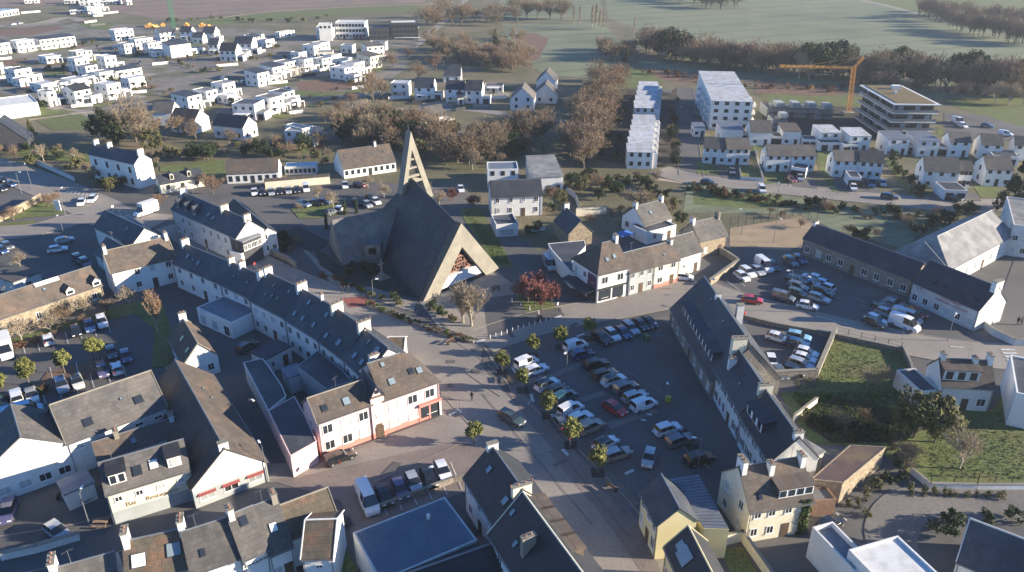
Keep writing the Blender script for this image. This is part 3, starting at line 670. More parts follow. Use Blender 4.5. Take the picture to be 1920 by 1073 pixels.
    for k in range(10):
        a0 = k / 10 * 6.283; a1 = (k + 1) / 10 * 6.283; zc = gz + 1.9
        for r_ in (1.6, .8): tr.tube(fr(-ax * .3, math.cos(a0) * r_, zc + math.sin(a0) * r_), fr(-ax * .3, math.cos(a1) * r_, zc + math.sin(a1) * r_), .12, .12, 'chimney_pot', 5)
    tr.build('window_tracery', root)
    # small roof lights along the gable edge
    for i in range(7):
        t = .12 + i * .1; p = A.lerp(Lz, t) + ax * 2.2 + fd * 0; d = (Lz - A); nrm = d.cross(B - A).normalized(); nrm = nrm if nrm.z > 0 else -nrm
        p = A.lerp(Lz, t); q = V1.lerp(B, 1 - t); c = p.lerp(q, .07) + nrm * .06
        u = (Lz - A).normalized() * .45; v = (q - p).normalized() * .45
        s_ = MB(); s_.slab([T(c - u - v), T(c + u - v), T(c + u + v), T(c - u + v)], .1, 'dark_slate'); s_.build('roof_light', root)
    # spire: an open A of concrete
    hS = solve(rp.x, rp.y, 245)
    S_ = Vector((rp.x, rp.y, hS)); e = ax * .9
    s_ = MB(); lv = Vector((rp.x, rp.y, 0)) - fd * 3.6; rv = Vector((rp.x, rp.y, 0)) + fd * 5.6; lv.z = hR * .78; rv.z = hR * .60
    for foot, inn, sg in ((lv, 1.25, 1), (rv, -1.5, 1)):
        f2 = foot + fd * inn; top2 = S_ - Vector((0, 0, 4.2))
        fr4 = [T(foot - e), T(S_ - e), T(top2 - e), T(f2 - e)]; bk = [T(foot + e), T(S_ + e), T(top2 + e), T(f2 + e)]
        s_.face(fr4 if inn > 0 else fr4[::-1], 'concrete'); s_.face(bk, 'concrete')
        for i in range(4): j = (i + 1) % 4; s_.face([fr4[i], fr4[j], bk[j], bk[i]], 'concrete')
    s_.build('spire', root)
    for row, wd in ((296, .35), (312, .35), (327, .45)):
        z = solve(rp.x, rp.y, row); t = (hS - z) / (hS - lv.z)
        a_ = S_.lerp(lv, t); t2 = (hS - z) / (hS - rv.z); b_ = S_.lerp(rv, t2)
        q = MB(); q.slab([T(a_ - e * .8 , z), T(b_ - e * .8, z), T(b_ + e * .8, z), T(a_ + e * .8, z)], .45 * wd / .35, 'concrete')
        o = q.build('cross_beam', root)
        if row > 305:
            g_ = MB()
            for k in range(6): x = a_.lerp(b_, .2 + k * .12); g_.box((x.x - mid.x - .12, x.y - mid.y - .12, z), (x.x - mid.x + .12, x.y - mid.y + .12, z + 1.3), 'dark_concrete')
            g_.build('louvre', root)
    q = MB(); z = solve(rp.x, rp.y, 334)
    q.face([T(S_.lerp(lv, .86) - e), T(S_.lerp(rv, .72) - e), T(B - e * 1.1 + Vector((0, 0, .2)))], 'concrete'); q.build('spire_panel', root)
    s_ = MB(); s_.tube(T(S_), T(S_ + up * 1.5), .06, .04, 'grey_metal', 5); s_.build('finial', root)
    # side wing with a steep grey concrete slope
    W1, W2 = P(643, 500), P(719, 484); T1, T2 = P(622, 413, 8.5), P(746, 388, 8.5)
    m = MB()
    for p in (W1, W2): p.z = .3
    m.slab([T(W1), T(W2), T(T2), T(T1)], .4, 'dark_concrete')
    b1 = Vector((2 * T1.x - W1.x, 2 * T1.y - W1.y, .3)); b2 = Vector((2 * T2.x - W2.x, 2 * T2.y - W2.y, .3))
    m.slab([T(T1), T(T2), T(b2), T(b1)], .4, 'dark_concrete'); m.face([T(W1), T(T1), T(b1)], 'dark_concrete'); m.face([T(W2), T(T2), T(b2)], 'dark_concrete')
    m.build('side_wing', root)
    # small concrete porch with a dark window on the wing
    c = P(703, 490, 0); m = MB(); c2 = (c.x - mid.x, c.y - mid.y)
    m.box((c2[0] - 1.9, c2[1] - 1.2, 0), (c2[0] + 1.6, c2[1] + 2.5, 4.4), 'dark_concrete', 'xXyYZ'); po = m.build('porch', root)
    m = MB(); m.box((c2[0] - .9, c2[1] - 1.28, 2.2), (c2[0] + .7, c2[1] - 1.2, 3.6), 'glass_dark'); m.build('window', po)
church()

# ================================================================ VILLAGE BUILDINGS
S4 = 'white_render'
gab('pink_house', 'pale pink two-storey house with red plinth, small dark door and brown roof', (594.3, 792), (696, 756.3), (640, 727), 6.1, 40, wall='pink_render', rm='brown_slate', base='salmon_paint', door=False,
    wins={'f': (3, 2, 1.5, 1.5), 'l': (1, 2)}, sky=((.2, .4, .9, 1.0, 'pane'), (.6, .38, 1.1, 1.2)), trim='concrete')
r_ = gab('pink_house', 'pale pink corner house with red shopfront, four skylights and hipped brown roof', (718, 749.6), (822.4, 713.5), (721, 673), 6.1, 38, wall='pink_render', rm='brown_slate', base='salmon_paint', hip=('', 1), door=False,
    wins={'f': (3, 2, 1.6, 1.5), 'r': (3, 2, 1.4, 1.8)}, sky=((.25, .35, 1.1, 1.1, 'pale_pane'), (.62, .45, .9, 1.0, 'pane'), (.76, .4, 1.0, 1.1), (.22, .85, .7, .8)))
Lp = (P(718, 749.6, 6.1) - P(822.4, 713.5, 6.1)).length
m = MB(); m.box((Lp - 3.6, -.5, 2.75), (Lp + .1, .0, 3.15), 'salmon_paint'); m.box((Lp - 3.6, -.12, 0), (Lp - 3.3, 0, 2.75), 'salmon_paint'); m.box((Lp - 1.9, -.12, 0), (Lp - 1.65, 0, 2.75), 'salmon_paint'); m.box((Lp - .2, -.3, 0), (Lp + .1, 0, 2.75), 'white_render'); sf = m.build('shopfront', r_)
m = MB(); m.box((Lp - 3.3, -.09, .5), (Lp - 1.9, 0, 2.6), 'pane'); m.build('pane', sf); m = MB(); m.box((Lp - 1.65, -.09, .1), (Lp - .2, 0, 2.6), 'pane'); m.build('pane', sf)
# narrow gabled stair tower between the two
A_, B_ = P(694, 757, 6.1), P(719, 749, 6.1); v = B_ - A_
st = house('stair_tower', 'narrow pink gabled stair bay with arched door between the pink houses', 'house', A_ + Vector((-v.y, v.x, 0)).normalized() * -.25, math.atan2(v.y, v.x) + 0, v.length, 5.5, 7.0, 'flat', wall='pink_render', rm='brown_slate', parapet=0, wins={'f': (1, 1, .6, .8, 3.4)}, base='salmon_paint', over=0)
gm = MB(); Lh = v.length
gm.face([(0, -.01, 7.0), (Lh, -.01, 7.0), (Lh / 2, -.01, 9.0)], 'pink_render'); gm.build('gable', st)
gm = MB(); gm.slab([(-.2, -.2, 6.95), (Lh / 2, -.2, 9.1), (Lh / 2, 5, 9.1), (-.2, 5, 6.95)], .12, 'slate'); gm.slab([(Lh + .2, -.2, 6.95), (Lh / 2, -.2, 9.1), (Lh / 2, 5, 9.1), (Lh + .2, 5, 6.95)], .12, 'slate'); gm.build('gable_roof', st)
gm = MB(); gm.box((Lh / 2 - .28, -.08, 7.6), (Lh / 2 + .28, 0, 8.2), 'pane'); gm.build('round_window', st)
gm = MB(); gm.prism([(Lh / 2 - .6, -.1), (Lh / 2 + .6, -.1), (Lh / 2 + .6, 0), (Lh / 2 - .6, 0)], 0, 2.0, 'wood'); gm.prism([(Lh / 2 - .4, -.1), (Lh / 2 + .4, -.1), (Lh / 2 + .4, 0), (Lh / 2 - .4, 0)], 2.0, 2.4, 'wood'); gm.build('door', st)
# the shaded terrace along the main street
ter = 'terraced houses backing onto the dark courtyard'
gab('terraced_house', 'white terrace house with conservatory, topmost section of the long dark terrace', (324, 492), (414, 531), (385, 474), 5.6, 42, group=ter, wins={'f': (4, 2)}, sky=((.2, .5), (.33, .45, .5, .6), (.45, .4)), chim=((.02, {'l': 1.6}), (.98, {'m': 'cream_render'})))
gab('terraced_house', 'plain white terrace house with three chimneys above the blue flat-roofed annex', (414, 532), (468.5, 558), (446, 498), 5.6, 42, group=ter, wins={'f': (3, 2)}, sky=((.25, .5, .5, .6), (.7, .5, .5, .6)), chim=((.3, {}), (.98, {'l': 1.8})))
gab('terraced_house', 'white terrace house with five small skylights beside the plain annex house', (468.5, 561), (535, 595.5), (527, 524), 6.2, 42, group=ter, wins={'f': (4, 2)}, sky=((.3, .35, .5, .7), (.45, .4, .5, .7), (.6, .4, .5, .7), (.35, .7, .5, .7), (.75, .75, .6, .7)), chim=((.0, {'l': 1.6}), (.98, {'l': 2.0, 'pots': 3})))
gab('terraced_house', 'white terrace house with skylights, brick chimney pots at its lower end', (535, 597), (597.4, 636), (591, 557), 6.2, 42, group=ter, wins={'f': (4, 2)}, sky=((.15, .25), (.4, .25), (.72, .25), (.3, .75), (.85, .7)), chim=((.55, {'w': .3, 'l': .5}), (.99, {'l': 2.2, 'pots': 4, 'm': 'cream_render'})))
gab('terraced_house', 'white terrace house with one large lit skylight, fifth down the long terrace', (597.4, 637), (645, 672.5), (646, 590), 6.2, 42, group=ter, wins={'f': (3, 2)}, sky=((.15, .2, .8, 1), (.6, .25, 1.0, 1.2)), chim=((.99, {'l': 2.2, 'pots': 4, 'm': 'cream_render'}),))
gab('terraced_house', 'white end terrace house with four skylights joining the pink corner house', (645, 673), (684, 709), (707, 637), 6.2, 40, group=ter, wins={'f': (3, 2)}, sky=((.25, .25, .9, 1.1), (.6, .25, .9, 1.1), (.35, .8, .5, .9), (.75, .75, 1.1, 1.3)), chim=((.9, {'v': .5, 'l': 1.6}),))
gab('street_wing', 'low brown-roofed wing on the street side of the end terrace house', (727, 652), (757, 652), (738, 633), 4.2, 30, wall='cream_render', rm='mossy_slate', wins={'f': (1, 1)}, trim='white_render')
gab('house', 'white two-storey house with large brown roof and chimneys on both gables', (207, 511), (328.5, 482), (262, 457), 5.5, 45, rm='brown_slate', wins={'f': (4, 2)}, chim=((.0, {}), (1, {})), trim='concrete')
gab('house', 'white-walled building with long dark blue slate roof and solar panels by the side street', (176, 424), (248, 459), (236, 413), 4.5, 40, rm='slate', wins={'f': (2, 1)}, sky=((.7, .6, .6, 1.0),))
gab('annex', 'dark gabled annex below the long blue slate roof', (178, 474), (212, 494), (206, 448), 3.2, 40, rm='slate', wall='grey_white_render', wins={})
poly_block('annex', 'cream flat-roofed annex rooms beside the white box truck', [(222, 412), (240, 404), (265, 420), (292, 440), (300, 448), (283, 442), (250, 424)], 3.4, 'cream_render', 'flat_roof')
lt = gab('inn', 'long pale terrace building with dormers, red sign and dark slate roof facing the side street', (322, 391), (443, 446), (402, 386), 6.3, 42, cat='building', wall='grey_white_render', rm='slate', wins={'f': (9, 2, .95, 1.5)},
    dorm=((.08, 1.1, 'gable'), (.21, 1.1, 'gable'), (.34, 1.1, 'gable')), sky=((.52, .45), (.6, .4)), chim=((.0, {'l': 1.8}), (.66, {'m': 'cream_render', 'l': 1.8}), (1.0, {'l': 1.5, 'm': 'cream_render'})))
gab('back_range', 'dark-roofed gabled range behind the long pale terrace, pale gable to the courtyard', (427, 386), (489, 441), (468, 398), 5.0, 38, cat='building', wall='grey_white_render', rm='dark_slate', wins={'r': (2, 2)})
flt('conservatory', 'glazed rooftop conservatory at the corner of the long pale terrace', (455, 455), (489, 441), 4.0, 5.6, 'conservatory', wall='dark_cladding', rm='zinc', wins={'f': (5, 1, .9, 1.3, 3.6)}, parapet=0, door=False)
flt('shop', 'small white ground floor shop under the glazed conservatory', (452, 478), (492, 461), 3.5, 3.0, 'shop', wins={'f': (4, 1, 1.0, 1.6, .7)}, parapet=.2)
gab('house', 'tall white farmhouse with slate roof, bright gable and three chimneys', (166, 288.5), (251.6, 307.7), (214, 277), 7.2, 40, wins={'f': (4, 2, 1.0, 1.7)}, chim=((.02, {'l': 1.4}), (.32, {'l': 1.4}), (1, {'l': 1.8})), fh=3.3)
gab('barn', 'long low brown-roofed stone building with two gabled dormers above the car park', (-30, 607), (190, 533), (92, 525), 3.6, 40, cat='barn', wall='stone', rm='brown_slate', wins={'f': (6, 1, 1.0, 1.4)},
    dorm=((.72, 1.5, 'gable', {'m': 'white_render', 'y': -.1, 'h': 1.2}), (.96, 1.5, 'gable', {'m': 'white_render', 'y': -.1, 'h': 1.2})), sky=((.6, .9, 4.5, 1.0, 'white_render'), (.55, .6, .6, .6)))
flt('outbuilding', 'low grey-roofed outbuilding behind the long brown barn roof', (25, 531), (75, 512), 6, 3.0, 'outbuilding', wall='grey_white_render', rm='grey_slate', parapet=0)
gab('house', 'small gabled house with cream gable between the car park and the courtyard', (318, 633), (345, 683), (357, 622), 3.4, 48, rm='brown_slate', wins={'r': (2, 1)}, sky=((.45, .5, .9, 1.1, 'pane'), (.85, .45, .9, 1.1, 'pane')), chim=((.02, {}),), trim='concrete')
flt('annex', 'white-walled flat blue-roofed annex with two rooflights below the terrace', (368.5, 578), (433, 607), (400, 547), 3.2, 'annex', wins={'f': (3, 1, 1.6, 2.0, .2)}, rm='zinc', parapet=.15, door=False)
# large white building lower left
gab('workshop', 'large white building with long brown roof and two skylights beside the car park', (124, 831), (312, 761), (222, 717), 5.4, 38, cat='building', rm='grey_slate', wins={'f': (5, 1, 1.1, .6, 3.8)}, sky=((.25, .28, 1.2, 1.2, 'pane'), (.77, .38, 1.2, 1.2, 'pane'), (.62, .55, .4, .4)), trim='concrete', door=False)
gfr('workshop', 'white gabled shopfront wing of the large brown-roofed building, green glass window', (-26, 882), (124, 831), 5.4, 9, 34, cat='building', rm='grey_slate', wins={'l': (4, 1, 1.5, 1.2, .9)}, door=False)
flt('pergola', 'slatted pergola roof beside the white workshop', (122, 929), (176, 906), 3.2, 2.6, 'pergola', wall='grey_white_render', rm='zinc', parapet=0, wins={})
rs = gab('restaurant', 'cream restaurant with dark roof, two dormers and grey shopfront', (197.5, 926), (356, 878.5), (262, 848), 5.1, 42, cat='restaurant', wall='cream_render', rm='grey_slate', wins={'f': (4, 1, .9, .8, 3.4)}, base='grey_render', base_h=2.0,
    dorm=((.17, 1.9, 'shed', {'m': 'white_render', 'rm': 'dark_slate', 'n': 2}), (.84, 1.6, 'shed', {'m': 'white_render', 'rm': 'dark_slate', 'pm': 'curtained_pane'})), sky=((.4, .4, 1.1, 1.3, 'pane'), (.6, .45, 1.1, 1.3, 'white_render')), door=False)
gab('annex', 'low brown-roofed annex squeezed behind the cream restaurant', (182, 862), (338, 812), (255, 806), 3.6, 30, cat='annex', rm='brown_slate', wins={'f': (1, 1)}, sky=((.45, .35, .8, .9),), chim=((.28, {'m': 'concrete', 'h': 1.2}), (.95, {'h': 1.0})))
gfr('hall', 'long brown-roofed hall with bright white gable and red awnings', (360, 917), (497.6, 866), 3.3, 26, 42, cat='hall', rm='brown_slate', wall='white_render', wins={'l': (3, 1, 1.9, 1.3, .9)}, awn='red_blind', base='grey_render', base_h=2.5, chim=((.0, {'m': 'white_render', 'h': 1.0, 'pots': 0}),), sky=((.6, .5, .5, .5), (.7, .6, .5, .5)), door=False)
# dark courtyard sheds
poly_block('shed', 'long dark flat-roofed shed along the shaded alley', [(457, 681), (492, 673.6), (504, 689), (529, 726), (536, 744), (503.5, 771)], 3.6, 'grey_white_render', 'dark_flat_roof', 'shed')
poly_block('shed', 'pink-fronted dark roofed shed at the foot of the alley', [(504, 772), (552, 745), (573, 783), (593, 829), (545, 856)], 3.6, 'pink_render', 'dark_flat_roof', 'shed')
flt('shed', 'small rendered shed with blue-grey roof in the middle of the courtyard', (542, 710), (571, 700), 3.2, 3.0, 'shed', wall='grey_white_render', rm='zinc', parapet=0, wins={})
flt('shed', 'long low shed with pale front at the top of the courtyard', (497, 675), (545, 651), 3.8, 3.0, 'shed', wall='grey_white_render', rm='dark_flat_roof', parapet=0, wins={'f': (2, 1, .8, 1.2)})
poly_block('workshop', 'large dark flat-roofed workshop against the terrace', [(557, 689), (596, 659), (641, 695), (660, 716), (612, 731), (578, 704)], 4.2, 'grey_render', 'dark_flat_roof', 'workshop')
# blue metal roof
bt = flt('sports_hall', 'hall with ribbed blue metal roof in a shallow parapet', (713, 1092), (895, 1014), (835, 933), 4.6, 'hall', wall='grey_white_render', rm='blue_metal', parapet=.14, wins={'f': (7, 1, 1.1, .9, 3.0)}, door=False)
bL = (P(713, 1092, 4.6) - P(895, 1014, 4.6)).length; bD = abs((P(835, 933, 4.6) - P(895, 1014, 4.6)).length)
m = MB(); n = int(bL / .42)
for i in range(n): x = .35 + i * (bL - .7) / n; m.box((x, .3, 4.68), (x + .09, bD - .35, 4.80), 'zinc', 'xXyYZ')
ro = m.build('roof_seam', bt); ro['kind'] = 'stuff'
m = MB(); m.tube((bL * .72, bD * .72, 4.6), (bL * .72, bD * .72, 5.3), .25, .25, 'white_render', 8); m.build('roof_vent', bt)
gab('annex', 'dark lean-to range in front of the blue metal roof', (760, 1132), (940, 1066), (920, 1022), 3.6, 25, cat='annex', rm='dark_slate', wall='grey_white_render', wins={})
# south street block
gab('house', 'white-walled house with dark slate roof and white gable cap beside the parked row', (872, 893), (927, 981.6), (950, 876), 5.6, 45, rm='dark_slate', wins={'f': (3, 2)}, sky=((.3, .6, .8, 1.0), (.9, .5, .9, 1.1)), chim=((.0, {'l': 1.4, 'h': .7, 'pots': 0}), (1, {'m': 'cream_render', 'l': 2.4, 'h': .6, 'pots': 4})))
gab('apartment_house', 'long dark slate roof with brown dormers along the main street', (918, 1000), (1050, 1207), (1040, 1005), 6.0, 45, cat='building', rm='dark_slate', wins={'f': (3, 2)}, trim='cream_render',
    dorm=tuple((u, 2.3, 'shed', {'back': 1, 'rm': 'brown_slate', 'm': 'white_render', 'y': 1.6, 'h': 1.3}) for u in (.07, .21, .35, .49)), sky=((.05, .6, .6, .9), (.25, .3, .6, .9)), chim=((.36, {'v': .45, 'h': 2.4, 'm': 'concrete', 'l': 1.6}),))
# lower-left street
gab('house', 'brown-roofed house with tall white chimneys and two big skylights at the picture foot', (236, 1090), (355, 1062), (278, 1007), 5.0, 40, rm='mossy_slate', wins={'f': (3, 1)}, sky=((.22, .42, 1.5, 1.5, 'white_render'), (.78, .5, 1.5, 1.5)), chim=((.0, {'l': 1.5, 'h': 2}), (1, {'l': 1.5, 'h': 2, 'pots': 3})))
gab('house', 'pale brown-roofed house with deep shadow on its roof beside the tall chimney', (357, 1075), (453, 1042), (385, 985), 5.0, 40, rm='grey_slate', wins={'f': (3, 1)}, sky=((.3, .35, .6, .9, 'pane'),))
gab('house', 'grey-roofed house with white framed skylight and white chimney above the patio', (455, 1048), (502, 1027), (460, 955), 5.0, 42, rm='grey_slate', wins={'f': (2, 1, 1.8, .4, 3.6)}, sky=((.5, .75, .9, 1.1, 'pane'),), chim=((.0, {'h': 1.4}),))
gab('house', 'grey-roofed house with a white hatch, roof partly in shadow', (504, 1040), (548, 1022), (508, 938), 4.4, 42, rm='grey_slate', wins={'f': (2, 1, 1.2, 2.0, .2)}, sky=((.5, .45, .9, 1.1, 'white_render'),), chim=((1.0, {'h': 1.2, 'm': 'concrete'}),))
gab('house', 'mottled brown-roofed house with white side wall, in front of the dark street roof', (541, 1010), (634, 973), (573, 931), 4.6, 38, rm='mossy_slate', wins={}, trim='concrete')
gab('house', 'white house with rust-brown single slope roof and white gable at the picture foot', (566, 1046), (624, 1044), (570, 977), 5.2, 30, rm='mossy_slate', wins={'f': (1, 1, .8, .5, 3.6)}, trim='white_render')
gab('house', 'grey-roofed house with rooftop terrace rail and white chimney at lower left', (100, 1120), (220, 1085), (165, 1050), 4.6, 38, rm='grey_slate', wins={}, chim=((.02, {'l': 1.8, 'h': 1.8, 'pots': 3}),))
# east side of the square
gab('town_house', 'long dark slate-roofed building with wide shed dormer facing the square', (1259, 577), (1336, 714), (1357, 573), 3.6, 48, cat='building', wall='rubble_stone', rm='slate', wins={'f': (7, 1, 1.0, 1.3)},
    dorm=((.5, 17, 'shed', {'n': 10, 'm': 'grey_white_render', 'y': .9, 'h': 1.6}),), sky=((.3, .85, .6, .6), (.6, .8, .6, .6)), chim=((.33, {'m': 'white_render', 'l': 1.0, 'h': 1.0, 'pots': 0}), (.42, {'v': -.4, 'h': 4.0, 'm': 'white_render', 'w': .8, 'pots': 0})))
gab('town_house', 'pale house with purple shutters, brick chimney stack and dark roof', (1341, 689), (1390.6, 772), (1418, 705), 5.4, 48, rm='slate', wall='grey_white_render', wins={'f': (4, 2)}, shut='purple_paint', chim=((.0, {'m': 'cream_render', 'l': 2.2, 'w': 1.0, 'h': 2.4, 'pots': 4}), (.22, {'v': .5, 'h': 1.8}), (.99, {'m': 'cream_render', 'l': 2.0, 'h': 1.0})), sky=((.6, .4, .5, .5),))
gab('town_house', 'pale house with blue-grey shed dormer and cream end gable', (1390.6, 777), (1446, 864), (1468, 778), 5.4, 47, rm='dark_slate', wall='grey_white_render', wins={'f': (4, 2)}, shut='grey_metal', dorm=((.28, 5.0, 'shed', {'n': 3, 'm': 'white_render', 'rm': 'slate'}),), chim=((1.0, {'h': .8, 'm': 'white_render'}),))
flt('lean_to', 'grey sheet lean-to behind the cream gabled town house', (1527, 858), (1545, 848), (1500, 796), 3.6, 'lean-to', wall='cream_render', rm='flat_roof', parapet=0, wins={})
gab('house', 'large cream house with climbing plant, wide dormer and brown roof', (1406, 958), (1525, 938), (1445, 867), 5.1, 45, wall='cream_render', rm='brown_slate', wins={'f': (4, 2, .95, 1.2), 'l': (2, 2)}, dorm=((.74, 4.6, 'shed', {'n': 4, 'm': 'white_render', 'h': 1.5}),), chim=((.02, {'l': 1.6}), (.45, {'v': .8, 'h': 1.6, 'l': 1.0}), (.98, {'v': .9, 'l': 1.2})), sky=((.2, .25, .6, .8, 'pane'),), shut=None)
poly_block('barn', 'stone barn with flat purple-brown sheet roof beside the cream house', [(1521, 900), (1580, 906.5), (1660, 840), (1594, 836)], 3.3, 'stone', 'purple_sheet', 'barn')
flt('garage', 'small brick garage with grey roof between cream house and stone barn', (1527, 944), (1568, 940), 2.6, 2.2, 'garage', wall='red_brick', rm='flat_roof', wins={}, door=False)
yb = gab('yellow_house', 'yellow corner house with dark slate front roof and glazed striped lean-to', (1203, 921), (1234, 985), (1262, 932), 5.4, 42, cat='house', wall='yellow_render', rm='slate', wins={'f': (3, 2, 1.1, 1.7)})
gab('yellow_house', 'lower yellow house with dark roof, blue-grey skylight and yellow party wall', (1249.5, 1024), (1290, 1112), (1312, 1030), 5.2, 46, wall='yellow_render', rm='dark_slate', wins={'f': (3, 2, 1.1, 1.7)}, sky=((.2, .45, 1.0, 1.2), (.42, .42, 2.2, 1.8)), trim='yellow_render')
vp = [(1257, 898), (1309, 890), (1367, 993), (1320, 991)]
fl = poly_block('veranda', 'blue-grey striped metal lean-to roof on yellow walls beside the square', vp, 4.5, 'yellow_render', 'zinc', 'veranda', 0)
vw = [P(x, y, 4.5) for x, y in vp]; vc = sum(vw, Vector()) / 4; vc.z = 0; m = MB()
for i in range(1, 17):
    a_, b_ = vw[0].lerp(vw[3], i / 17) - vc, vw[1].lerp(vw[2], i / 17) - vc; m.bar((a_.x, a_.y, 4.65), (b_.x, b_.y, 4.65), .07, 'grey_metal')
m.build('roof_seam', fl)['kind'] = 'stuff'
# school and barns to the east
gab('barn', 'long stone barn with dark slate roof facing the eastern car park', (1507, 446), (1710, 524), (1627, 456), 4.0, 42, cat='barn', wall='rubble_stone', rm='slate', wins={'f': (9, 1, 1.3, 1.5)}, chim=((.0, {'h': .8}),))
sc = gab('school', 'white school building with red and blue lettering and bright end gable', (1712, 528), (1837, 581.5), (1800, 511), 4.4, 42, cat='school', wall='grey_white_render', rm='slate', wins={'f': (6, 1, 1.1, 1.4, .8)}, sky=((.25, .3, 1.1, .7, 'pane'), (.45, .3, 1.1, .7, 'pane'), (.62, .3, 1.1, .7, 'pane'), (.88, .3, 1.1, .7, 'pane')), chim=((1, {'l': 2.2, 'w': .9, 'pots': 0}),), door=False)
gab('school_hall', 'large pale grey roofed school hall behind the lettered building', (1779, 505), (1900, 440), (1800, 424), 4.6, 35, cat='school', wall='grey_white_render', rm='flat_roof', hip=(1, ''), wins={'f': (8, 1, .7, 1.6)}, trim='grey_metal')
flt('school', 'tall pale pink school wing with red trim at the far right edge', (1900, 424), (1985, 436), (1990, 384), 7, 'school', wall='grey_white_render', wins={'f': (4, 2), 'l': (3, 2)}, rm='flat_roof')
ho = gab('house', 'white house with brown roof, wide flat dormer and terrace by the crossing', (1767, 722), (1865, 727.5), (1822, 676), 4.4, 45, rm='brown_slate', wins={'f': (3, 1, 1.3, 1.4)}, dorm=((.35, 5.2, 'shed', {'n': 3, 'm': 'white_render', 'h': 1.9}),), chim=((.0, {'l': 1.0, 'h': 1.3}), (.66, {'v': .9, 'h': 1.2}), (1, {})))
flt('annex', 'low dark flat-roofed annex on the side of the white house by the crossing', (1726, 738), (1762, 735), (1752, 691), 2.9, 'annex', wall='grey_white_render', rm='dark_flat_roof', wins={'f': (1, 1)})
flt('house', 'plain white wall of the house cut off by the right picture edge', (1905, 740), (1960, 752), (1950, 680), 5.5, rm='dark_flat_roof', wins={})
flt('house', 'modern white cube house with pale flat roof at lower right', (1666, 1112), (1762, 1082), (1692, 1005), 5.6, rm='white_roof', parapet=.3, wins={'l': (3, 2), 'f': (3, 2)})
flt('annex', 'white-walled roof terrace beside the modern cube house', (1600, 1080), (1640, 1068), 7, 4.0, 'annex', rm='zinc', parapet=.7, wins={})
gab('house', 'house with plain dark blue slate roof in the lower right corner', (1796, 1051), (1925, 1104), (1860, 990), 3.6, 40, rm='slate', wins={'f': (3, 1)}, trim='grey_white_render')
# north-east corner of the square
bb = gab('bar', 'white corner bar with hipped roof, dark on one side and brown on the other', (1121, 515), (1179, 501), (1137, 455), 6.3, 42, cat='bar', rm='brown_slate', hip=(1, ''), wins={'f': (2, 2, 1.5, 1.5), 'l': (3, 2)}, sky=((.45, .4, .8, .9, 'pale_pane'), (.7, .45, .9, 1.0, 'pale_pane')), chim=((.99, {}),), fh=3)
La = (P(1121, 515, 6.3) - P(1179, 501, 6.3)).length
m = MB(); m.box((.5, -.1, .4), (La * .45, 0, 2.6), 'pane'); m.box((La * .52, -.1, .4), (La * .86, 0, 2.6), 'pane'); sh_ = m.build('shop_window', bb)
m = MB(); m.box((.3, -.16, 2.7), (La - .3, 0, 3.1), 'dark_metal'); m.build('fascia', bb)
m = MB(); m.box((-.12, .3, 2.9), (0, 3.2, 5.6), 'purple_paint'); m.box((-.12, .3, .2), (0, 3.2, 2.7), 'dark_metal'); m.build('sign_panel', bb)
m = MB(); m.slab([(-.1, .3, 2.9), (-.1, 9.0, 2.9), (-2.6, 9.0, 2.4), (-2.6, .3, 2.4)], .08, 'dark_metal'); m.build('terrace_awning', bb)
gab('house', 'half grey, half cream two-storey house beside the corner bar', (1180, 511), (1227, 498.5), (1195, 469), 5.2, 42, wall='grey_render', rm='brown_slate', wins={'f': (3, 2)})
gab('house', 'cream shop house with red base between grey house and white cottage', (1227.5, 498.2), (1274.5, 486), (1241, 458), 5.2, 42, wall='cream_render', rm='brown_slate', base='salmon_paint', wins={'f': (2, 2, 1.3, 1.3)}, chim=((.99, {'h': .8}),), sky=((.5, .4, .5, .5),))
gab('cottage', 'white cottage with grey-brown roof at the end of the corner row', (1274.5, 482), (1317, 469), (1280, 441), 4.6, 42, rm='grey_slate', wins={'f': (2, 1, .8, .9, 1.6)})
gab('cottage', 'stone cottage with pale grey roof beside the gravel court', (1312, 452), (1364, 440), (1330, 411), 4.2, 42, wall='stone', rm='grey_slate', wins={'f': (2, 1)}, chim=((.95, {'m': 'rubble_stone'}), (.0, {})))
gfr('house', 'white gabled house with brown-grey roof in the gardens behind the bar row', (1167, 404), (1208, 422), 3.4, 9, 40, rm='grey_slate', wins={'l': (2, 1, 1.4, 1.6)}, chim=((.02, {}), (1, {})), sky=((.4, .5),))
flt('extension', 'flat dark roof extension with white strip on the garden house', (1214, 438), (1268, 424), (1240, 408), 2.8, 'extension', rm='dark_flat_roof', wins={'f': (2, 1)})
gfr('barn', 'small stone barn with sunlit gable and dark slate slope', (1066, 439), (1110, 433.5), 3.6, 9, 45, cat='barn', wall='stone', rm='slate', wins={}, chim=((.98, {'m': 'white_render'}),))
poly_block('yard_building', 'open-topped white parapet building with rubble on its roof beside the bar', [(1028, 458), (1095, 452), (1098, 462), (1072, 492), (1080, 512), (1070, 510), (1035, 470)], 3.6, 'white_render', 'dark_flat_roof', 'building', .5)
gab('house', 'white house with dark roof, two upper windows and garage, beside the church', (921, 370), (1017, 366), (968, 338), 5.3, 42, rm='slate', wins={'f': (4, 2, 1.0, 1.4)})
flt('carport', 'flat-roofed carport in front of the white house beside the church', (930, 424), (972, 421), 7, 2.8, 'carport', rm='dark_flat_roof', wins={'f': (1, 1, 3.4, 1.8, .1)}, door=False)
flt('house', 'white cube house with blue-grey roof north of the church house', (914, 320), (972, 319), (960, 305), 5.2, rm='zinc', wins={'f': (3, 2)})
flt('house', 'white house with broad pale grey roof behind the church lawn', (1000, 333), (1056, 331), (1050, 300), 4.6, rm='flat_roof', roof='mono', rise=1.5, wins={'f': (3, 1)})
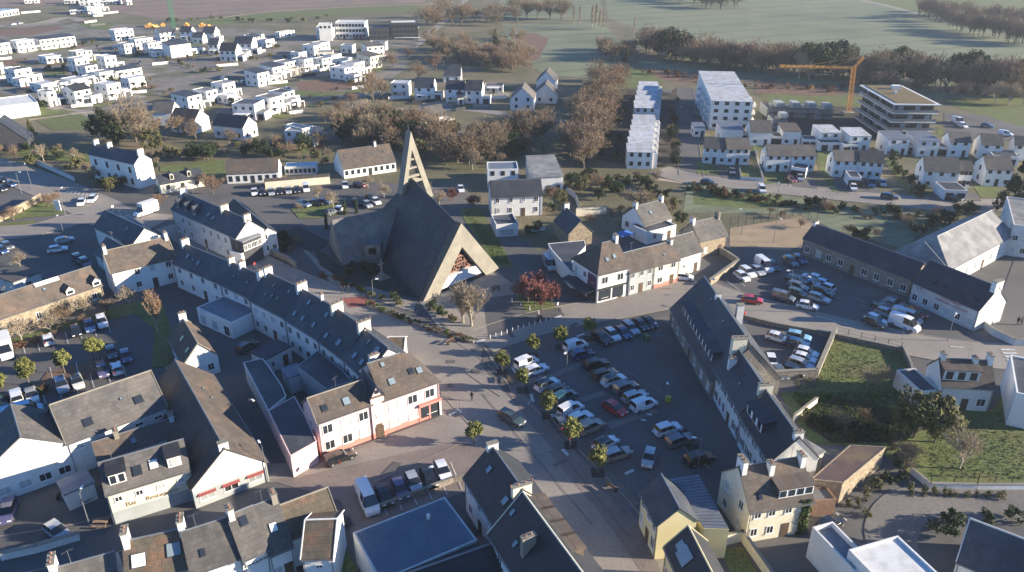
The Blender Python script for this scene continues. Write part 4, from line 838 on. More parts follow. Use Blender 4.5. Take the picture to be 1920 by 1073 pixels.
gab('longhouse', 'low white longhouse with dark brown roof and white ridge chimney', (644, 317.5), (742, 303.5), (688, 275), 2.9, 40, cat='house', rm='brown_slate', wins={'f': (9, 1, .9, 1.3)}, chim=((.72, {'l': 1.0}),), trim='white_render', sky=((.1, .6, .4, .5), (.3, .6, .4, .5), (.6, .6, .4, .5), (.85, .6, .4, .5)))
gab('house', 'brown-roofed single-storey house with white posts by the courtyard car park', (424, 326), (521, 322), (470, 298), 3.0, 38, rm='brown_slate', wins={'f': (7, 1, 1.0, 1.6, .6)})
gab('cottage', 'low slate cottage with roof windows behind the lane of the farmhouse', (300, 346), (381, 331), (335, 322), 2.8, 40, wall='cream_render', rm='slate', wins={'f': (3, 1)}, dorm=((.3, 1.0, 'gable'), (.7, 1.0, 'gable')))
flt('wall_building', 'long low pink-walled outbuilding behind the row of parked cars', (496, 341), (618, 331), 2.0, 2.2, 'outbuilding', wall='cream_render', rm='mossy_slate', parapet=0, wins={})
flt('greenhouse', 'white-framed greenhouse behind the brown-roofed single-storey house', (533, 314), (592, 312), 4.5, 2.4, 'greenhouse', wall='grey_white_render', rm='pale_pane', parapet=.1, wins={'f': (7, 1, .9, 1.2, .6)}, door=False)
gfr('house', 'dark slate gabled house with white edges, cut off at the left picture edge', (-38, 268), (50, 262), 3.2, 8, 45, wall='dark_cladding', rm='slate', wins={'l': (3, 1)}, trim='white_render')

# ================================================================ NEW ESTATE AND OUTER HOUSES
def est(ax, ay, bx, h, D, kind, ang, label, group, **k):
    """front-left eave pixel, front-right column, height, depth, f flat / m shallow / g gabled, bearing of the front"""
    a = P(ax, ay, h); c, s_ = math.cos(R_(ang)), math.sin(R_(ang)); lo, hi = 0, 60
    for _ in range(40):
        m = (lo + hi) / 2
        if Q((a.x + c * m, a.y + s_ * m, h))[0] < bx: lo = m
        else: hi = m
    L = max(lo, 2.5); k.setdefault('wins', {'f': (max(1, int(L / 2.6)), 2 if h > 4.4 else 1, 1.1, 1.15), 'l': (2, 2 if h > 4.4 else 1, .9, 1.1), 'r': (1, 2 if h > 4.4 else 1, .9, 1.1)})
    kw = dict(roof='flat', parapet=.25, rm='flat_roof')
    if kind == 'm': kw = dict(roof='mono', rise=1.0, rm='slate')
    if kind == 'g': kw = dict(roof='gable', rise=D / 2 * .8, rm='slate')
    kw.update(k); gr = random.Random(int(ax * 7 + ay))
    n_ = Vector((s_, -c, 0)); d_ = Vector((c, s_, 0)); o_ = Vector((a.x, a.y, 0))
    for (u0, u1, v0, v1) in ((-2.5, L * .55, .3, gr.uniform(6, 9)), (L * .55, L + 3, .3, gr.uniform(5, 8)), (-3.5, L + 3, -D - 5, -D)):
        q = [o_ + d_ * u + n_ * v for u, v in ((u0, v0), (u1, v0), (u1, v1), (u0, v1))]; z = .105 + gr.random() * .06
        m_ = MB(); m_.face([(t.x, t.y, z) for t in q], gr.choice(['ground_grass', 'ground_grass', 'ground_rough', 'ground_soil', 'ground_old_asphalt', 'ground_concrete', 'ground_dark_soil'])); x_ = m_.build('garden'); x_['kind'] = 'structure'
    hh = house('house', label, 'house', a, R_(ang), L, D, h, group=group, **kw)
    if h > 4.4 and gr.random() < .8:
        m_ = MB(); y0 = gr.uniform(-1.5, 1.5); m_.box((L, y0, -.2), (L + 3.4, y0 + 5.5, 2.9), kw.get('wall', 'white_render'), 'xXyYZ'); x_ = m_.build('garage', hh); m_ = MB(); m_.box((L + .2, y0 + .2, 2.9), (L + 3.2, y0 + 5.3, 2.96), 'flat_roof'); m_.build('roof', x_)
        m_ = MB(); m_.box((L + .5, y0 - .05, 0), (L + 2.9, y0 + .02, 2.2), 'dark_metal', 'xXyzZ'); m_.build('garage_door', x_)
    if gr.random() < .6:
        m_ = MB(); m_.box((L * .15, -3.0, 2.5), (L * .8, 0, 2.65), 'white_render'); m_.box((L * .15, -3.0, 0), (L * .15 + .2, -2.8, 2.5), 'white_render'); m_.box((L * .8 - .2, -3.0, 0), (L * .8, -2.8, 2.5), 'white_render'); m_.build('canopy', hh)
    return hh
W1, W2, W3 = 'white_roof', 'pale_flat_roof', 'dark_flat_roof'
CL = {}
def cluster(place, rows):
    rows = sorted(rows, key=lambda r: r[0] + r[2])
    for i, r in enumerate(rows):
        ax, ay, bx, h, D, kind, ang = r[:7]; k = dict(r[7]) if len(r) > 7 else {}
        what = k.pop('lab', None) or ('%s %s' % ('two-storey' if h > 4.4 else 'low', {'f': 'flat-roofed house', 'm': 'shallow-roofed house', 'g': 'gabled house'}[kind]))
        if h < 6.4 and i % 2 == 0:
            q0, q1 = P(ax - 4, ay + 20 + h * 2), P(bx + 6, ay + 17 + h * 2); dd = (q1 - q0).normalized(); col = 'white_render' if i % 4 == 0 else 'dark_metal'
            fo = thing('garden_fence', (q0.x, q0.y, 0), math.atan2(dd.y, dd.x), '%s garden fence, %s from the left %s' % ('white' if i % 4 == 0 else 'dark', ordw(i // 2), place), 'fence', 'garden fences ' + place)
            Lf_ = (q1 - q0).length; nb = max(2, int(Lf_ / 2.4))
            for j_ in range(nb): fm = MB(); fm.box((j_ * Lf_ / nb + .05, -.05, 0), ((j_ + 1) * Lf_ / nb - .05, .05, 1.3), col); fm.build('panel', fo)
        est(ax, ay, bx, h, D, kind, ang, 'white %s, %s from the left %s' % (what, ordw(i), place), 'white houses ' + place, **k)
cluster('in the top left corner', [
    (-8, 82, 17, 6, 8, 'm', 58), (30, 78.6, 63, 6, 7, 'f', 56, {'rm': W2}), (74, 75, 140, 5.6, 8, 'm', 54, {'rise': .8}), (86, 108, 116, 3.3, 8, 'f', 56, {'rm': W2}),
    (143, 99, 172, 5, 8, 'f', 56, {'rm': W1, 'wall': 'cream_render'}), (139.6, 112, 165, 6, 7.5, 'f', 54, {'rm': W2}), (195, 108, 217, 6, 7.5, 'f', 54, {'rm': W1})])
cluster('above the curved street', [(88, 174, 104, 5.6, 7, 'f', 60), (160, 126, 182, 5.4, 7, 'f', 60), (36, 150, 56, 3.2, 6, 'f', 60), 
    (26.4, 132.6, 58, 6, 8, 'f', 60, {'rm': W3}), (59, 142, 78, 3, 5, 'f', 60), (-10, 120, 5, 5, 6, 'f', 58), (77, 160, 107, 3.4, 9, 'f', 60, {'rm': W2}), (113, 157, 127, 3, 6, 'f', 60),
    (133, 151.5, 163, 3.4, 8, 'f', 60, {'rm': W2}), (138, 171.5, 169, 5.6, 8, 'g', 60, {'rise': 1.8, 'rm': 'dark_slate'}), (170, 181, 189, 3.2, 5, 'f', 60), (199, 160.5, 225, 6, 8, 'f', 62, {'rm': W2}), (227, 169, 240, 3.2, 5, 'f', 62),
    (186, 138, 213, 3.4, 7, 'f', 60), (165, 145, 178, 3, 5, 'f', 60), (217, 134, 265, 3.3, 8, 'm', 56, {'rise': .5}), (241, 149, 270, 4, 6, 'f', 58, {'rm': W2})])
cluster('near the green crane', [(232, 84, 250, 5.4, 7, 'f', 54), (390, 84, 408, 5.2, 7, 'g', -5), (360, 92, 380, 3.2, 6, 'f', 40), 
    (214, 58, 249, 6, 7, 'f', 50, {'rm': W2}), (252.5, 75, 286, 5.6, 7, 'f', 54), (277, 82, 304, 5.6, 6, 'f', 54), (290, 97, 311, 3, 6, 'f', 54), (318, 86, 357, 6.5, 8, 'm', 52, {'wins': {}}),
    (299, 62, 327, 5, 7, 'g', 50), (337, 60, 357, 5, 7, 'g', -5), (379, 61.5, 401, 5, 8, 'g', -5), (360, 70, 379, 3.6, 6, 'g', -5), (410.5, 95, 441, 5.4, 8, 'g', -5, {'rm': 'dark_slate'}),
    (444, 98, 463, 3.4, 5, 'f', -5), (438, 82, 471, 5.4, 8, 'g', -5), (454, 68, 484, 5, 9, 'f', -5, {'rm': 'zinc'})])
cluster('on the far estate edge', [
    (130, 18.5, 164, 3.4, 10, 'm', 30, {'rise': 1.5}), (163, 14, 176, 5, 6, 'f', 50), (174, 24, 192, 3, 5, 'f', 40, {'wins': {}}), (177, 9.5, 194, 5, 6, 'f', 50), (147, -3, 165, 6, 7, 'f', 10), (166, -4, 190, 6, 7, 'f', 40),
    (44, -2, 70, 4, 7, 'f', 20), (118, -4, 138, 5, 7, 'f', 10), (196, -3, 216, 5, 7, 'f', 10), (236, -2, 246, 5, 7, 'f', 30)])
cluster('below the apartment blocks', [
    (482, 138, 504, 6, 8, 'm', 60), (511, 127, 534, 6, 8, 'm', 60), (494, 143, 529, 3, 5, 'f', 20), (534, 119, 557, 5.4, 8, 'f', 60), (570, 113, 586, 6, 8, 'f', 62), (588, 87, 602, 6, 8, 'f', 60), (601, 82, 618, 6, 7, 'f', 58),
    (595, 99, 624, 5.6, 7, 'f', 10, {'wall': 'cream_render'}), (638, 86, 660, 4, 7, 'f', -5), (694, 107, 715, 6, 9, 'm', 58, {'wall': 'cream_render', 'rm': 'grey_slate'}), (664, 120, 683, 5.6, 8, 'f', 60), (646, 130, 666, 5, 9, 'f', 60, {'rm': W2}),
    (664, 142, 678, 3.2, 6, 'f', 58), (688, 88, 720, 5.6, 9, 'm', 30, {'rm': 'grey_slate'}), (530, 130, 557, 3, 6, 'f', 10, {'wall': 'cream_render'}), (560, 124, 585, 3, 6, 'f', 10), (590, 110, 606, 3, 6, 'f', 40), (692, 80, 722, 4.6, 6, 'f', -5), (604, 112, 622, 5, 6, 'f', 60), (622, 105, 640, 4.6, 6, 'f', 60), (644, 112, 660, 3.2, 5, 'f', 60), (560, 100, 575, 3.2, 6, 'f', 60), (524, 62, 552, 3.2, 4, 'f', 60), (478, 70, 492, 5, 7, 'm', 60), (498, 76, 514, 4, 6, 'f', 60)])
cluster('south of the estate street', [
    (350.7, 182, 377, 5.6, 9, 'm', 62, {'rise': .6}), (386, 173, 407, 5.4, 8, 'f', 60), (417, 159, 440, 6, 7, 'f', 60), (426, 181, 445, 3.2, 6, 'f', 60, {'rm': W1}), (434, 196, 476, 5.6, 9, 'f', -8, {'rm': W3}),
    (506, 186, 531, 6, 8, 'f', 60), (530, 176, 552, 5.2, 8, 'f', 60, {'rm': W3}), (547, 189, 563, 3, 5, 'f', 60), (566, 243, 581, 5.4, 9, 'f', 50, {'rm': 'zinc'}), (590, 245, 606, 3.2, 5, 'f', 50), (533, 246, 566, 5.2, 8, 'f', -10),
    (676, 214, 703, 3.2, 9, 'g', 45, {'wall': 'cream_render', 'rm': 'brown_slate'})])
cluster('north of the church trees', [
    (732, 157, 764, 5.4, 7, 'f', -5, {'rm': W2}), (777, 164, 812, 5.2, 8, 'g', -5), (835, 167, 870, 5.2, 7, 'g', -6), (871.5, 169, 903, 5.4, 8, 'g', -6), (908, 162, 943, 2.8, 6, 'f', -3, {'rm': 'brown_slate'}), (858, 183, 869, 3, 5, 'm', 10),
    (797, 209, 833, 4.6, 7, 'm', 20), (806, 222, 838, 4.6, 8, 'g', 40, {'rm': 'grey_slate'}), (974, 226, 996, 3.4, 6, 'f', -4), (760, 232, 812, 4.2, 8, 'g', 30, {'wall': 'cream_render', 'rm': 'brown_slate'})])
gab('house', 'white hipped-roof house with dark front slope among the lane trees', (831, 142), (864, 142), (850, 121), 3.0, 45, hip=(1, ''), rm='slate')
gab('house', 'white house with grey-blue roof, cream gable, under the brown tree', (398, 234), (455, 240), (432, 216), 4.4, 38, wins={'f': (3, 2), 'r': (2, 1)})
gab('house', 'brown-roofed house with bright white gable south of the flat houses', (318, 224), (364, 228), (355, 204), 4.4, 40, rm='brown_slate', wins={'f': (3, 1)})
gab('house', 'grey-roofed house half hidden behind the big bare tree', (285, 211), (322, 211), (312, 191), 4.6, 38, rm='grey_slate')
gfr('house', 'steep white gabled house, lowest of the three beside the hedge', (957, 185), (1001, 186), 4.6, 11, 42, rm='grey_slate', wins={'l': (2, 2)})
gfr('house', 'lower white gabled house between its two steeper neighbours', (1001, 176), (1044, 177), 3.8, 10, 40, rm='grey_slate', wins={'l': (2, 1)})
gfr('house', 'topmost white gabled house beside the long brown hedge', (1006, 152), (1042, 153), 4.6, 12, 44, rm='grey_slate', wins={'l': (2, 1)})
flt('warehouse', 'large plain white warehouse at the left picture edge', (-36, 206), (71, 193), (62, 178), 4.6, 'warehouse', rm=W1, wins={})
flt('glasshouse', 'long pale framed glasshouse at the far upper left', (-26, 26), (34, 17), 12, 4, 'glasshouse', rm='pale_pane', wins={'f': (9, 1, 1.6, 2.2, .4)}, door=False, parapet=.1)
flt('garden_shed', 'tiny white shed by the vegetable plots', (953, 62), (976, 62), 4, 2.5, 'shed', wins={})
# apartment blocks of the estate
flt('apartment_block', 'white apartment block with recessed pale top floor, above the estate', (592, 53), (626, 52.5), 11, 6.6, 'apartments', rm=W3, wins={'f': (3, 2)})
flt('penthouse', 'set-back white top storey on the left apartment block', (597, 47), (621, 46.5), 8, 9.4, 'apartments', rm=W1, wins={'f': (3, 1, 1.4, 1.4, 7.4)}, door=False)
flt('apartment_block', 'wide white apartment block with grey balcony band beside the set-back one', (628, 43), (683, 43), 12, 9.2, 'apartments', rm=W1, wins={'f': (9, 3, 1.6, 1.5)}, fh=3)
flt('apartment_block', 'dark-faced apartment block with white roof rail, left half', (692, 54), (733, 53), 12, 6.8, 'apartments', wall='dark_cladding', rm=W3, wins={'f': (6, 2)})
flt('apartment_block', 'dark-faced apartment block with white frame beside the country lane', (733, 44), (783, 43), 12, 9.6, 'apartments', wall='dark_cladding', rm=W1, wins={'f': (7, 3, 1.6, 1.5)}, fh=3)
for y_, x0, x1, z in ((52, 692, 785, 6.4), (71, 733, 787, 1.0)):
    a, b = P(x0, y_, z), P(x1, y_, z); m = MB(); c = (a + b) / 2; m.box((-(b - a).length / 2, -1.6, 0), ((b - a).length / 2, 0, .4), 'white_render'); o = m.build('balcony_slab', None, (c.x, min(a.y, b.y) - .1, z))
    tag(o, 'long white balcony slab across the dark apartment faces, %s' % ('upper' if z > 2 else 'lower'), 'balcony', 'balconies of the dark apartments')
# two long stepped terraces running away from the viewer
def strip(name, label, A, B, C, h, n):
    a, b = P(*A, h), P(*B, h); v = b - a; L = v.length; d = v.normalized(); nn = Vector((-d.y, d.x, 0)); D = (P(*C, h) - a).dot(nn)
    c_ = P(*C, h); sh = (c_ - b); sh = sh - nn * sh.dot(nn)
    ang = math.atan2(v.y, v.x)
    for i in range(n):
        o = a + nn * (D * i / n) + sh * (i / n)
        house('terraced_house', label % ordw(i), 'house', o, ang, L, D / n - .05, h, 'mono', rise=.7, wall='white_render', rm='pale_flat_roof', group=name, over=.05, wins={'f': (3, 2)} if i == 0 else {'r': (1, 2, 1.0, 1.6)}, door=False)
        q = o + d * L; m = house('bay', 'white balcony bay on the garden side, %s unit of %s' % (ordw(i), name), 'balcony', q + nn * .8, ang, 1.6, D / n * .55, 4.2, 'flat', wall='white_render', rm='pale_flat_roof', wins={'r': (1, 1, 1.2, 1.4)}, door=False, group='bays of ' + name)
strip('the upper grey-roofed row', 'white row house with pale ribbed roof, %s from the front of the upper row', (1190, 203), (1230, 204), (1236, 157), 5, 5)
strip('the lower grey-roofed row', 'white row house with pale ribbed roof, %s from the front of the lower row', (1177, 286), (1224, 287), (1231, 220), 5, 6)
ap = flt('apartment_block', 'white apartment block with stepped pale roof and side balconies', (1335, 190), (1412, 192), (1408, 143), 10, 'apartments', rm=W2, roof='mono', rise=1.5, over=.1, wins={'f': (4, 4, 1.5, 1.2)}, fh=2.6)
Lb = (P(1335, 190, 10) - P(1412, 192, 10)).length
for i in range(4):
    for j in range(3):
        for x0, x1 in ((-1.8, 0), (Lb, Lb + 1.8)):
            m = MB(); m.box((x0, 3 + i * 9, 2.2 + j * 2.7), (x1, 7.5 + i * 9, 2.4 + j * 2.7), 'white_render'); m.box((x0 if x0 < 0 else x1 - .12, 3 + i * 9, 2.4 + j * 2.7), (x0 + .12 if x0 < 0 else x1, 7.5 + i * 9, 3.3 + j * 2.7), 'white_render'); m.build('balcony', ap)
# green-roofed apartment block with open floors
a, b = P(1678, 195, 12.4), P(1763, 196, 12.4); v = b - a; D = ((P(1652, 161, 12.4) - a) - v.normalized() * 0).length
gb = thing('apartment_block', (a.x, a.y, 0), math.atan2(v.y, v.x), 'dark glazed apartment block with planted brown roof and white floor bands', 'apartments'); L = v.length
m = MB(); m.box((1.2, 1.2, 0), (L - 1.2, D, 12.2), 'dark_cladding', 'xXyYZ'); m.build('wall', gb)
for i in range(5):
    z = 12.0 - i * 2.95; m = MB(); e = 0 if i else .3
    m.box((-e, -e, z), (L + e, D + 1, z + .3), 'grey_white_render'); m.build('floor_slab', gb)
    if i < 4:
        for k in range(6): add_window(gb, 1.8 + (L - 3.6) * (k + .5) / 6, 1.18, z - 2.6, 0, 1.7, 2.1, far=True, pm='pane' if (k + i) % 3 else 'pale_pane')
        for k in range(7): add_window(gb, 1.18, D - 2 - (D - 3) * (k + .5) / 7, z - 2.6, -math.pi / 2, 1.7, 2.1, far=True, pm='pane' if (k + i) % 3 else 'pale_pane')
        m = MB(); m.box((0, 0, z - 2.5), (L, .06, z - 1.6), 'grey_metal'); m.box((0, .06, z - 2.5), (.06, D, z - 1.6), 'grey_metal'); m.build('railing', gb)
m = MB(); m.box((1, 1, 12.41), (L - 1, D, 12.5), 'green_roof'); m.build('roof', gb)
m = MB(); m.box((L * .55, D * .75, 12.5), (L * .55 + 3, D * .75 + 2, 13.8), 'white_render'); m.box((L * .4, D * .5, 12.5), (L * .4 + .9, D * .5 + .9, 13.4), 'white_render'); m.build('lift_housing', gb)
# right-hand houses
RH = [('gab', (1320, 277), (1363, 279.5), (1342, 258)), ('gab', (1363.5, 280), (1407, 280), (1385, 259)), ('gab', (1439, 292), (1484, 292), (1462, 272)), ('gab', (1485.5, 292), (1530, 292), (1508, 272)),
      ('gab', (1565, 301.5), (1612, 302), (1590, 282)), ('gab', (1612.5, 303), (1657, 306), (1636, 283)), ('gab', (1734, 320.6), (1800, 324), (1766, 295)), ('gab', (1850, 317.5), (1900, 319), (1875, 293)),
      ('gab', (1801, 320), (1825, 321), (1812, 302))]
for i, r in enumerate(RH):
    gab('house', 'white semi-detached house with grey-brown roof, %s from the left in the lower eastern row' % ordw(i), r[1], r[2], r[3], 4.9, 38, rm='grey_slate', group='lower eastern row', wins={'f': (3, 2, 1.0, 1.0), 'l': (1, 2)}, wall='white_render')
UH = [('flt', (1302, 240), (1323, 240), 5, 3.2, 'zinc'), ('flt', (1355, 244), (1394, 244), (1391, 232), 4.6, 'zinc'), ('gab', (1408, 247.5), (1448, 248), (1430, 226), 4.6, 'grey_slate'), ('flt', (1469, 247), (1503, 248), (1500, 235), 4.6, 'brown_slate'),
      ('flt', (1540, 250), (1577, 250), (1571, 238), 5, 'pale_flat_roof'), ('flt', (1595, 256), (1634, 256), (1628, 243), 5, 'pale_flat_roof'), ('flt', (1668, 262), (1707, 262), (1704, 249), 5, 'zinc'), ('flt', (1724, 265), (1763, 265.5), (1757, 250), 5, 'zinc'),
      ('gab', (1782, 266), (1822, 267), (1800, 248), 4.8, 'grey_slate'), ('gab', (1841, 271), (1882, 273), (1862, 252), 4.8, 'grey_slate'), ('gab', (1903, 272), (1945, 275), (1920, 256), 4.8, 'grey_slate')]
for i, r in enumerate(UH):
    lab = 'white house with %s roof, %s from the left in the upper eastern row' % ({'zinc': 'blue-grey', 'grey_slate': 'grey-brown', 'brown_slate': 'rust-brown', 'pale_flat_roof': 'pale'}[r[5]], ordw(i))
    kw = dict(group='upper eastern row', rm=r[5], wins={'f': (2, 2, 1.1, 1.0), 'l': (1, 1)}, wall='white_render')
    if r[0] == 'gab': gab('house', lab, r[1], r[2], r[3], r[4], 38, **kw)
    else: flt('house', lab, r[1], r[2], r[3], r[4], roof='mono', rise=.6, over=.1, **kw)
for lab, A, B, D in (('white porch block in front of the second semi pair', (1484, 314), (1512, 318), 5), ('white garage with two rooflights before the third semi pair', (1594, 333), (1616, 334), 6), ('long white double garage with glazed roof strips', (1772, 357), (1815, 358.5), 7),
                     ('low white link building with dark openings in the upper row', (1506, 262), (1533, 263), 5), ('low white garage joining the pale-roofed houses', (1537, 268), (1580, 268), 4), ('low garage beside the last pale-roofed house', (1582, 272), (1612, 272), 4), ('flat dark-roofed garage in the upper eastern row', (1448, 256), (1470, 257), 5),
                     ('flat dark-roofed garage beside the rust-brown roof', (1394, 251), (1407, 251), 5), ('flat garage with dark roof between blue-grey roofs', (1707, 273), (1724, 273), 5), ('flat garage with dark roof right of the blue-grey roofs', (1763, 276), (1780, 277), 5), ('pale patterned flat roof near the dark conifer', (1862, 292), (1912, 296), 8)):
    flt('garage', lab, A, B, D, 2.7, 'garage', rm='dark_flat_roof', wins={'f': (2, 1, 2.0, 1.9, .1)}, door=False, parapet=.15)
# building site: unfinished walls
for i, (ax, ay, bx, D) in enumerate(((1440, 205, 1470, 9), (1472, 206, 1500, 9), (1502, 207, 1530, 9), (1532, 209, 1560, 8), (1450, 226, 1476, 6))):
    a, b = P(ax, ay, 3), P(bx, ay, 3); L = (b - a).length; o = thing('building_shell', (a.x, a.y, 0), 0, 'roofless grey block walls of a new house, %s from the left on the building site' % ordw(i), 'building site', 'unfinished houses')
    m = MB(); t = .25
    for x0, y0, x1, y1 in ((0, 0, L * .4, t), (L * .6, 0, L, t), (0, D, L, D + t), (-t, 0, 0, D), (L, 0, L + t, D), (L * .5, t, L * .5 + t, D)): m.box((x0, y0, 0), (x1, y1, 2.9 + rnd.random() * .8), 'grey_render')
    m.build('wall', o); m = MB()
    for u in range(6):
        for y_ in (-.4, -1.3): m.bar((u * L / 5, y_, 0), (u * L / 5, y_, 5.2), .05, 'grey_metal')
    for z_ in (1.8, 3.6): m.box((0, -1.4, z_), (L, -.3, z_ + .06), 'wood')
    m.build('scaffold', o); m = MB(); m.box((L * .5, t, 3.0), (L, D * .6, 5.4), 'grey_render', 'xXyYZ'); m.build('upper_wall', o)
    m = MB(); m.box((0, t, 2.4), (L * .48, D, 2.55), 'concrete'); m.build('floor_slab', o)
# cranes
def crane(name, label, base, mast_h, col, jib=None, lean=(0, 0), tip=None, w=.6):
    p = P(*base); o = thing(name, (p.x, p.y, 0), 0, label, 'crane')
    def lattice(a, b, w, n, col, nm):
        a, b = Vector(a), Vector(b); d = (b - a).normalized(); u = d.orthogonal().normalized(); v = d.cross(u); m = MB()
        cs = [(u + v) * w, (u - v) * w, (-u - v) * w, (v - u) * w]
        for c in cs: m.bar(a + c, b + c, .14, col)
        for i in range(n):
            s0, s1 = a.lerp(b, i / n), a.lerp(b, (i + 1) / n)
            for k in range(4): m.bar(s0 + cs[k], s1 + cs[(k + 1) % 4], .09, col)
        m.build(nm, o)
    m = MB(); m.box((-2, -2, 0), (2, 2, 1.2), 'concrete'); m.build('base', o)
    lattice((0, 0, 1.2), (lean[0], lean[1], mast_h), w, int(mast_h / 2), col, 'mast')
    if jib:
        top = Vector((lean[0], lean[1], mast_h)); end = top + Vector((jib, 2, .3)); lattice(top, end, .35, int(abs(jib) / 2), col, 'jib')
        ap_ = top + Vector((3.0, 0, 4.0)); lattice(top, ap_, .3, 3, col, 'tower_head')
        m = MB(); m.bar(ap_, top.lerp(end, .75), .10, col); m.bar(ap_, top.lerp(end, .35), .10, col); m.bar(ap_, (0, 0, 3), .06, 'grey_metal'); m.build('tie_bar', o)
        m = MB(); h_ = top.lerp(end, .5); m.bar(h_, h_ - Vector((0, 0, 7)), .04, 'grey_metal'); m.box((h_.x - .3, h_.y - .3, h_.z - 7.8), (h_.x + .3, h_.y + .3, h_.z - 7), 'orange_steel'); m.build('hook', o)
crane('tower_crane', 'orange self-erecting crane with horizontal jib on the eastern building site', (1590, 216), 17.5, 'orange_steel', jib=-27, lean=(-1.2, 0))
crane('tower_crane', 'green lattice crane mast rising above the estate houses', (327, 56), 34, 'green_steel', w=1.0)
for i, (x, y, w, l, a) in enumerate(((272, 52, 5, 9, .2), (283, 55, 4, 7, -.3), (302, 50, 3, 5, .5), (373, 51, 4, 6, .2), (383, 54, 5, 5, -.2), (345, 50, 3, 5, .1))):
    p = P(x, y); o = thing('brick_stack', (p.x, p.y, 0), a, 'orange pallets of building blocks by the green crane, %s from the left' % ordw(i), 'building material', 'orange block pallets')
    for k in range(3): m = MB(); m.box((k * w / 3, 0, 0), (k * w / 3 + w / 3 - .3, l * .6, 1.6 + (k % 2) * .8), 'orange_steel'); m.build('pallet', o)

# ================================================================ CARS
def car_parts(kind):
    L, Wd, H = dict(hatch=(4.1, 1.76, 1.48), estate=(4.5, 1.8, 1.5), suv=(4.4, 1.84, 1.66), van=(4.5, 1.84, 1.85), bigvan=(5.5, 2.0, 2.4), truck=(6.2, 2.1, 2.9))[kind]
    hw = Wd / 2
    prof = dict(hatch=[(-.5, .45), (-.49, .75), (-.44, .98), (-.36, 1.0), (-.30, 1.02), (-.42, 1.02)], )  # unused shape notes
    # stations along the car: (x fraction, waist height, roof height or None)
    S = dict(hatch=[(-.5, .62, None), (-.485, .86, None), (-.46, .93, .98), (-.36, .95, 1.40), (-.15, .95, 1.48), (.06, .93, 1.44), (.24, .90, .92), (.40, .80, None), (.485, .66, None), (.5, .5, None)],
             estate=[(-.5, .62, None), (-.49, .90, None), (-.475, .93, 1.05), (-.43, .95, 1.42), (-.15, .95, 1.5), (.06, .93, 1.45), (.22, .90, .92), (.40, .80, None), (.485, .66, None), (.5, .5, None)],
             suv=[(-.5, .7, None), (-.49, .98, None), (-.47, 1.02, 1.1), (-.41, 1.05, 1.55), (-.15, 1.05, 1.66), (.07, 1.03, 1.6), (.22, 1.0, 1.02), (.41, .92, None), (.485, .78, None), (.5, .6, None)],
             van=[(-.5, .7, None), (-.495, 1.0, None), (-.49, 1.05, 1.1), (-.47, 1.08, 1.78), (-.1, 1.08, 1.85), (.14, 1.06, 1.75), (.29, 1.02, 1.04), (.42, .9, None), (.485, .75, None), (.5, .55, None)],
             bigvan=[(-.5, .7, None), (-.495, 1.1, None), (-.493, 1.2, 1.3), (-.48, 1.25, 2.3), (0, 1.25, 2.4), (.22, 1.2, 2.28), (.36, 1.15, 1.18), (.45, 1.0, None), (.49, .8, None), (.5, .55, None)])
    S['truck'] = S['bigvan']
    st = S[kind]; body = MB(); glass = MB(); z0 = .28
    def sec(x, wz): w = hw * (1 if abs(x) < .40 else (.95 if abs(x) < .47 else .86)); return w
    ring = []
    for x, wz, rz in st:
        w = sec(x, wz); X = x * L; ring.append([(X, -w, z0), (X, -w * 1.0, wz * .78), (X, -w * .955, wz), (X, w * .955, wz), (X, w, wz * .78), (X, w, z0)])
    for i in range(len(ring) - 1):
        for k in range(5): body.face([ring[i][k], ring[i][k + 1], ring[i + 1][k + 1], ring[i + 1][k]], 'BODY')
        body.face([ring[i][5], ring[i][0], ring[i + 1][0], ring[i + 1][5]], 'BODY')
    body.face(ring[0][::-1], 'BODY'); body.face(ring[-1], 'BODY')
    up = [(x * L, wz, rz) for x, wz, rz in st if rz]
    rw = hw * .74
    cab = [[(X, -hw * .93, wz), (X, -(rw if rz - wz > .3 else hw * .88), rz), (X, (rw if rz - wz > .3 else hw * .88), rz), (X, hw * .93, wz)] for X, wz, rz in up]
    vanlike = kind in ('bigvan', 'truck', 'van')
    for i in range(len(cab) - 1):
        a, b = cab[i], cab[i + 1]; roofy = up[i][2] - up[i][1] > .3 and up[i + 1][2] - up[i + 1][1] > .3
        body.face([a[1], a[2], b[2], b[1]], 'BODY') if roofy else glass.face([a[1], a[2], b[2], b[1]], 'GL')
        side = 'BODY' if (vanlike and i < (2 if kind == 'van' else 3) and i != 2) or (kind == 'bigvan' and i < 2) else 'GL'
        for q, flip in (((a[0], a[1], b[1], b[0]), 0), ((a[3], b[3], b[2], a[2]), 1)):
            (glass if side == 'GL' else body).face(list(q), side)
    pil = MB()
    for i in range(1, len(cab) - 1):
        for sgn in (1, -1):
            a = cab[i]; p, q = (a[0], a[1]) if sgn > 0 else (a[3], a[2]); pil.bar((p[0], p[1] * 1.01, p[2]), (q[0], q[1] * 1.01, q[2]), .035, 'BODY')
    for v, f, mm in (pil,) and [(pil.v, pil.f, pil.m)]:
        off = len(body.v); body.v += v; body.f += [tuple(i + off for i in t) for t in f]; body.m += [body.mi('BODY')] * len(f)
    return body, glass, L, hw, st
def mesh_from(mb, name, rep):
    s = [rep.get(m, m) for m in mb.mats]; keep = mb.mats; mb.mats = s; me = mb.mesh(name); mb.mats = keep; return me
CARM = {}
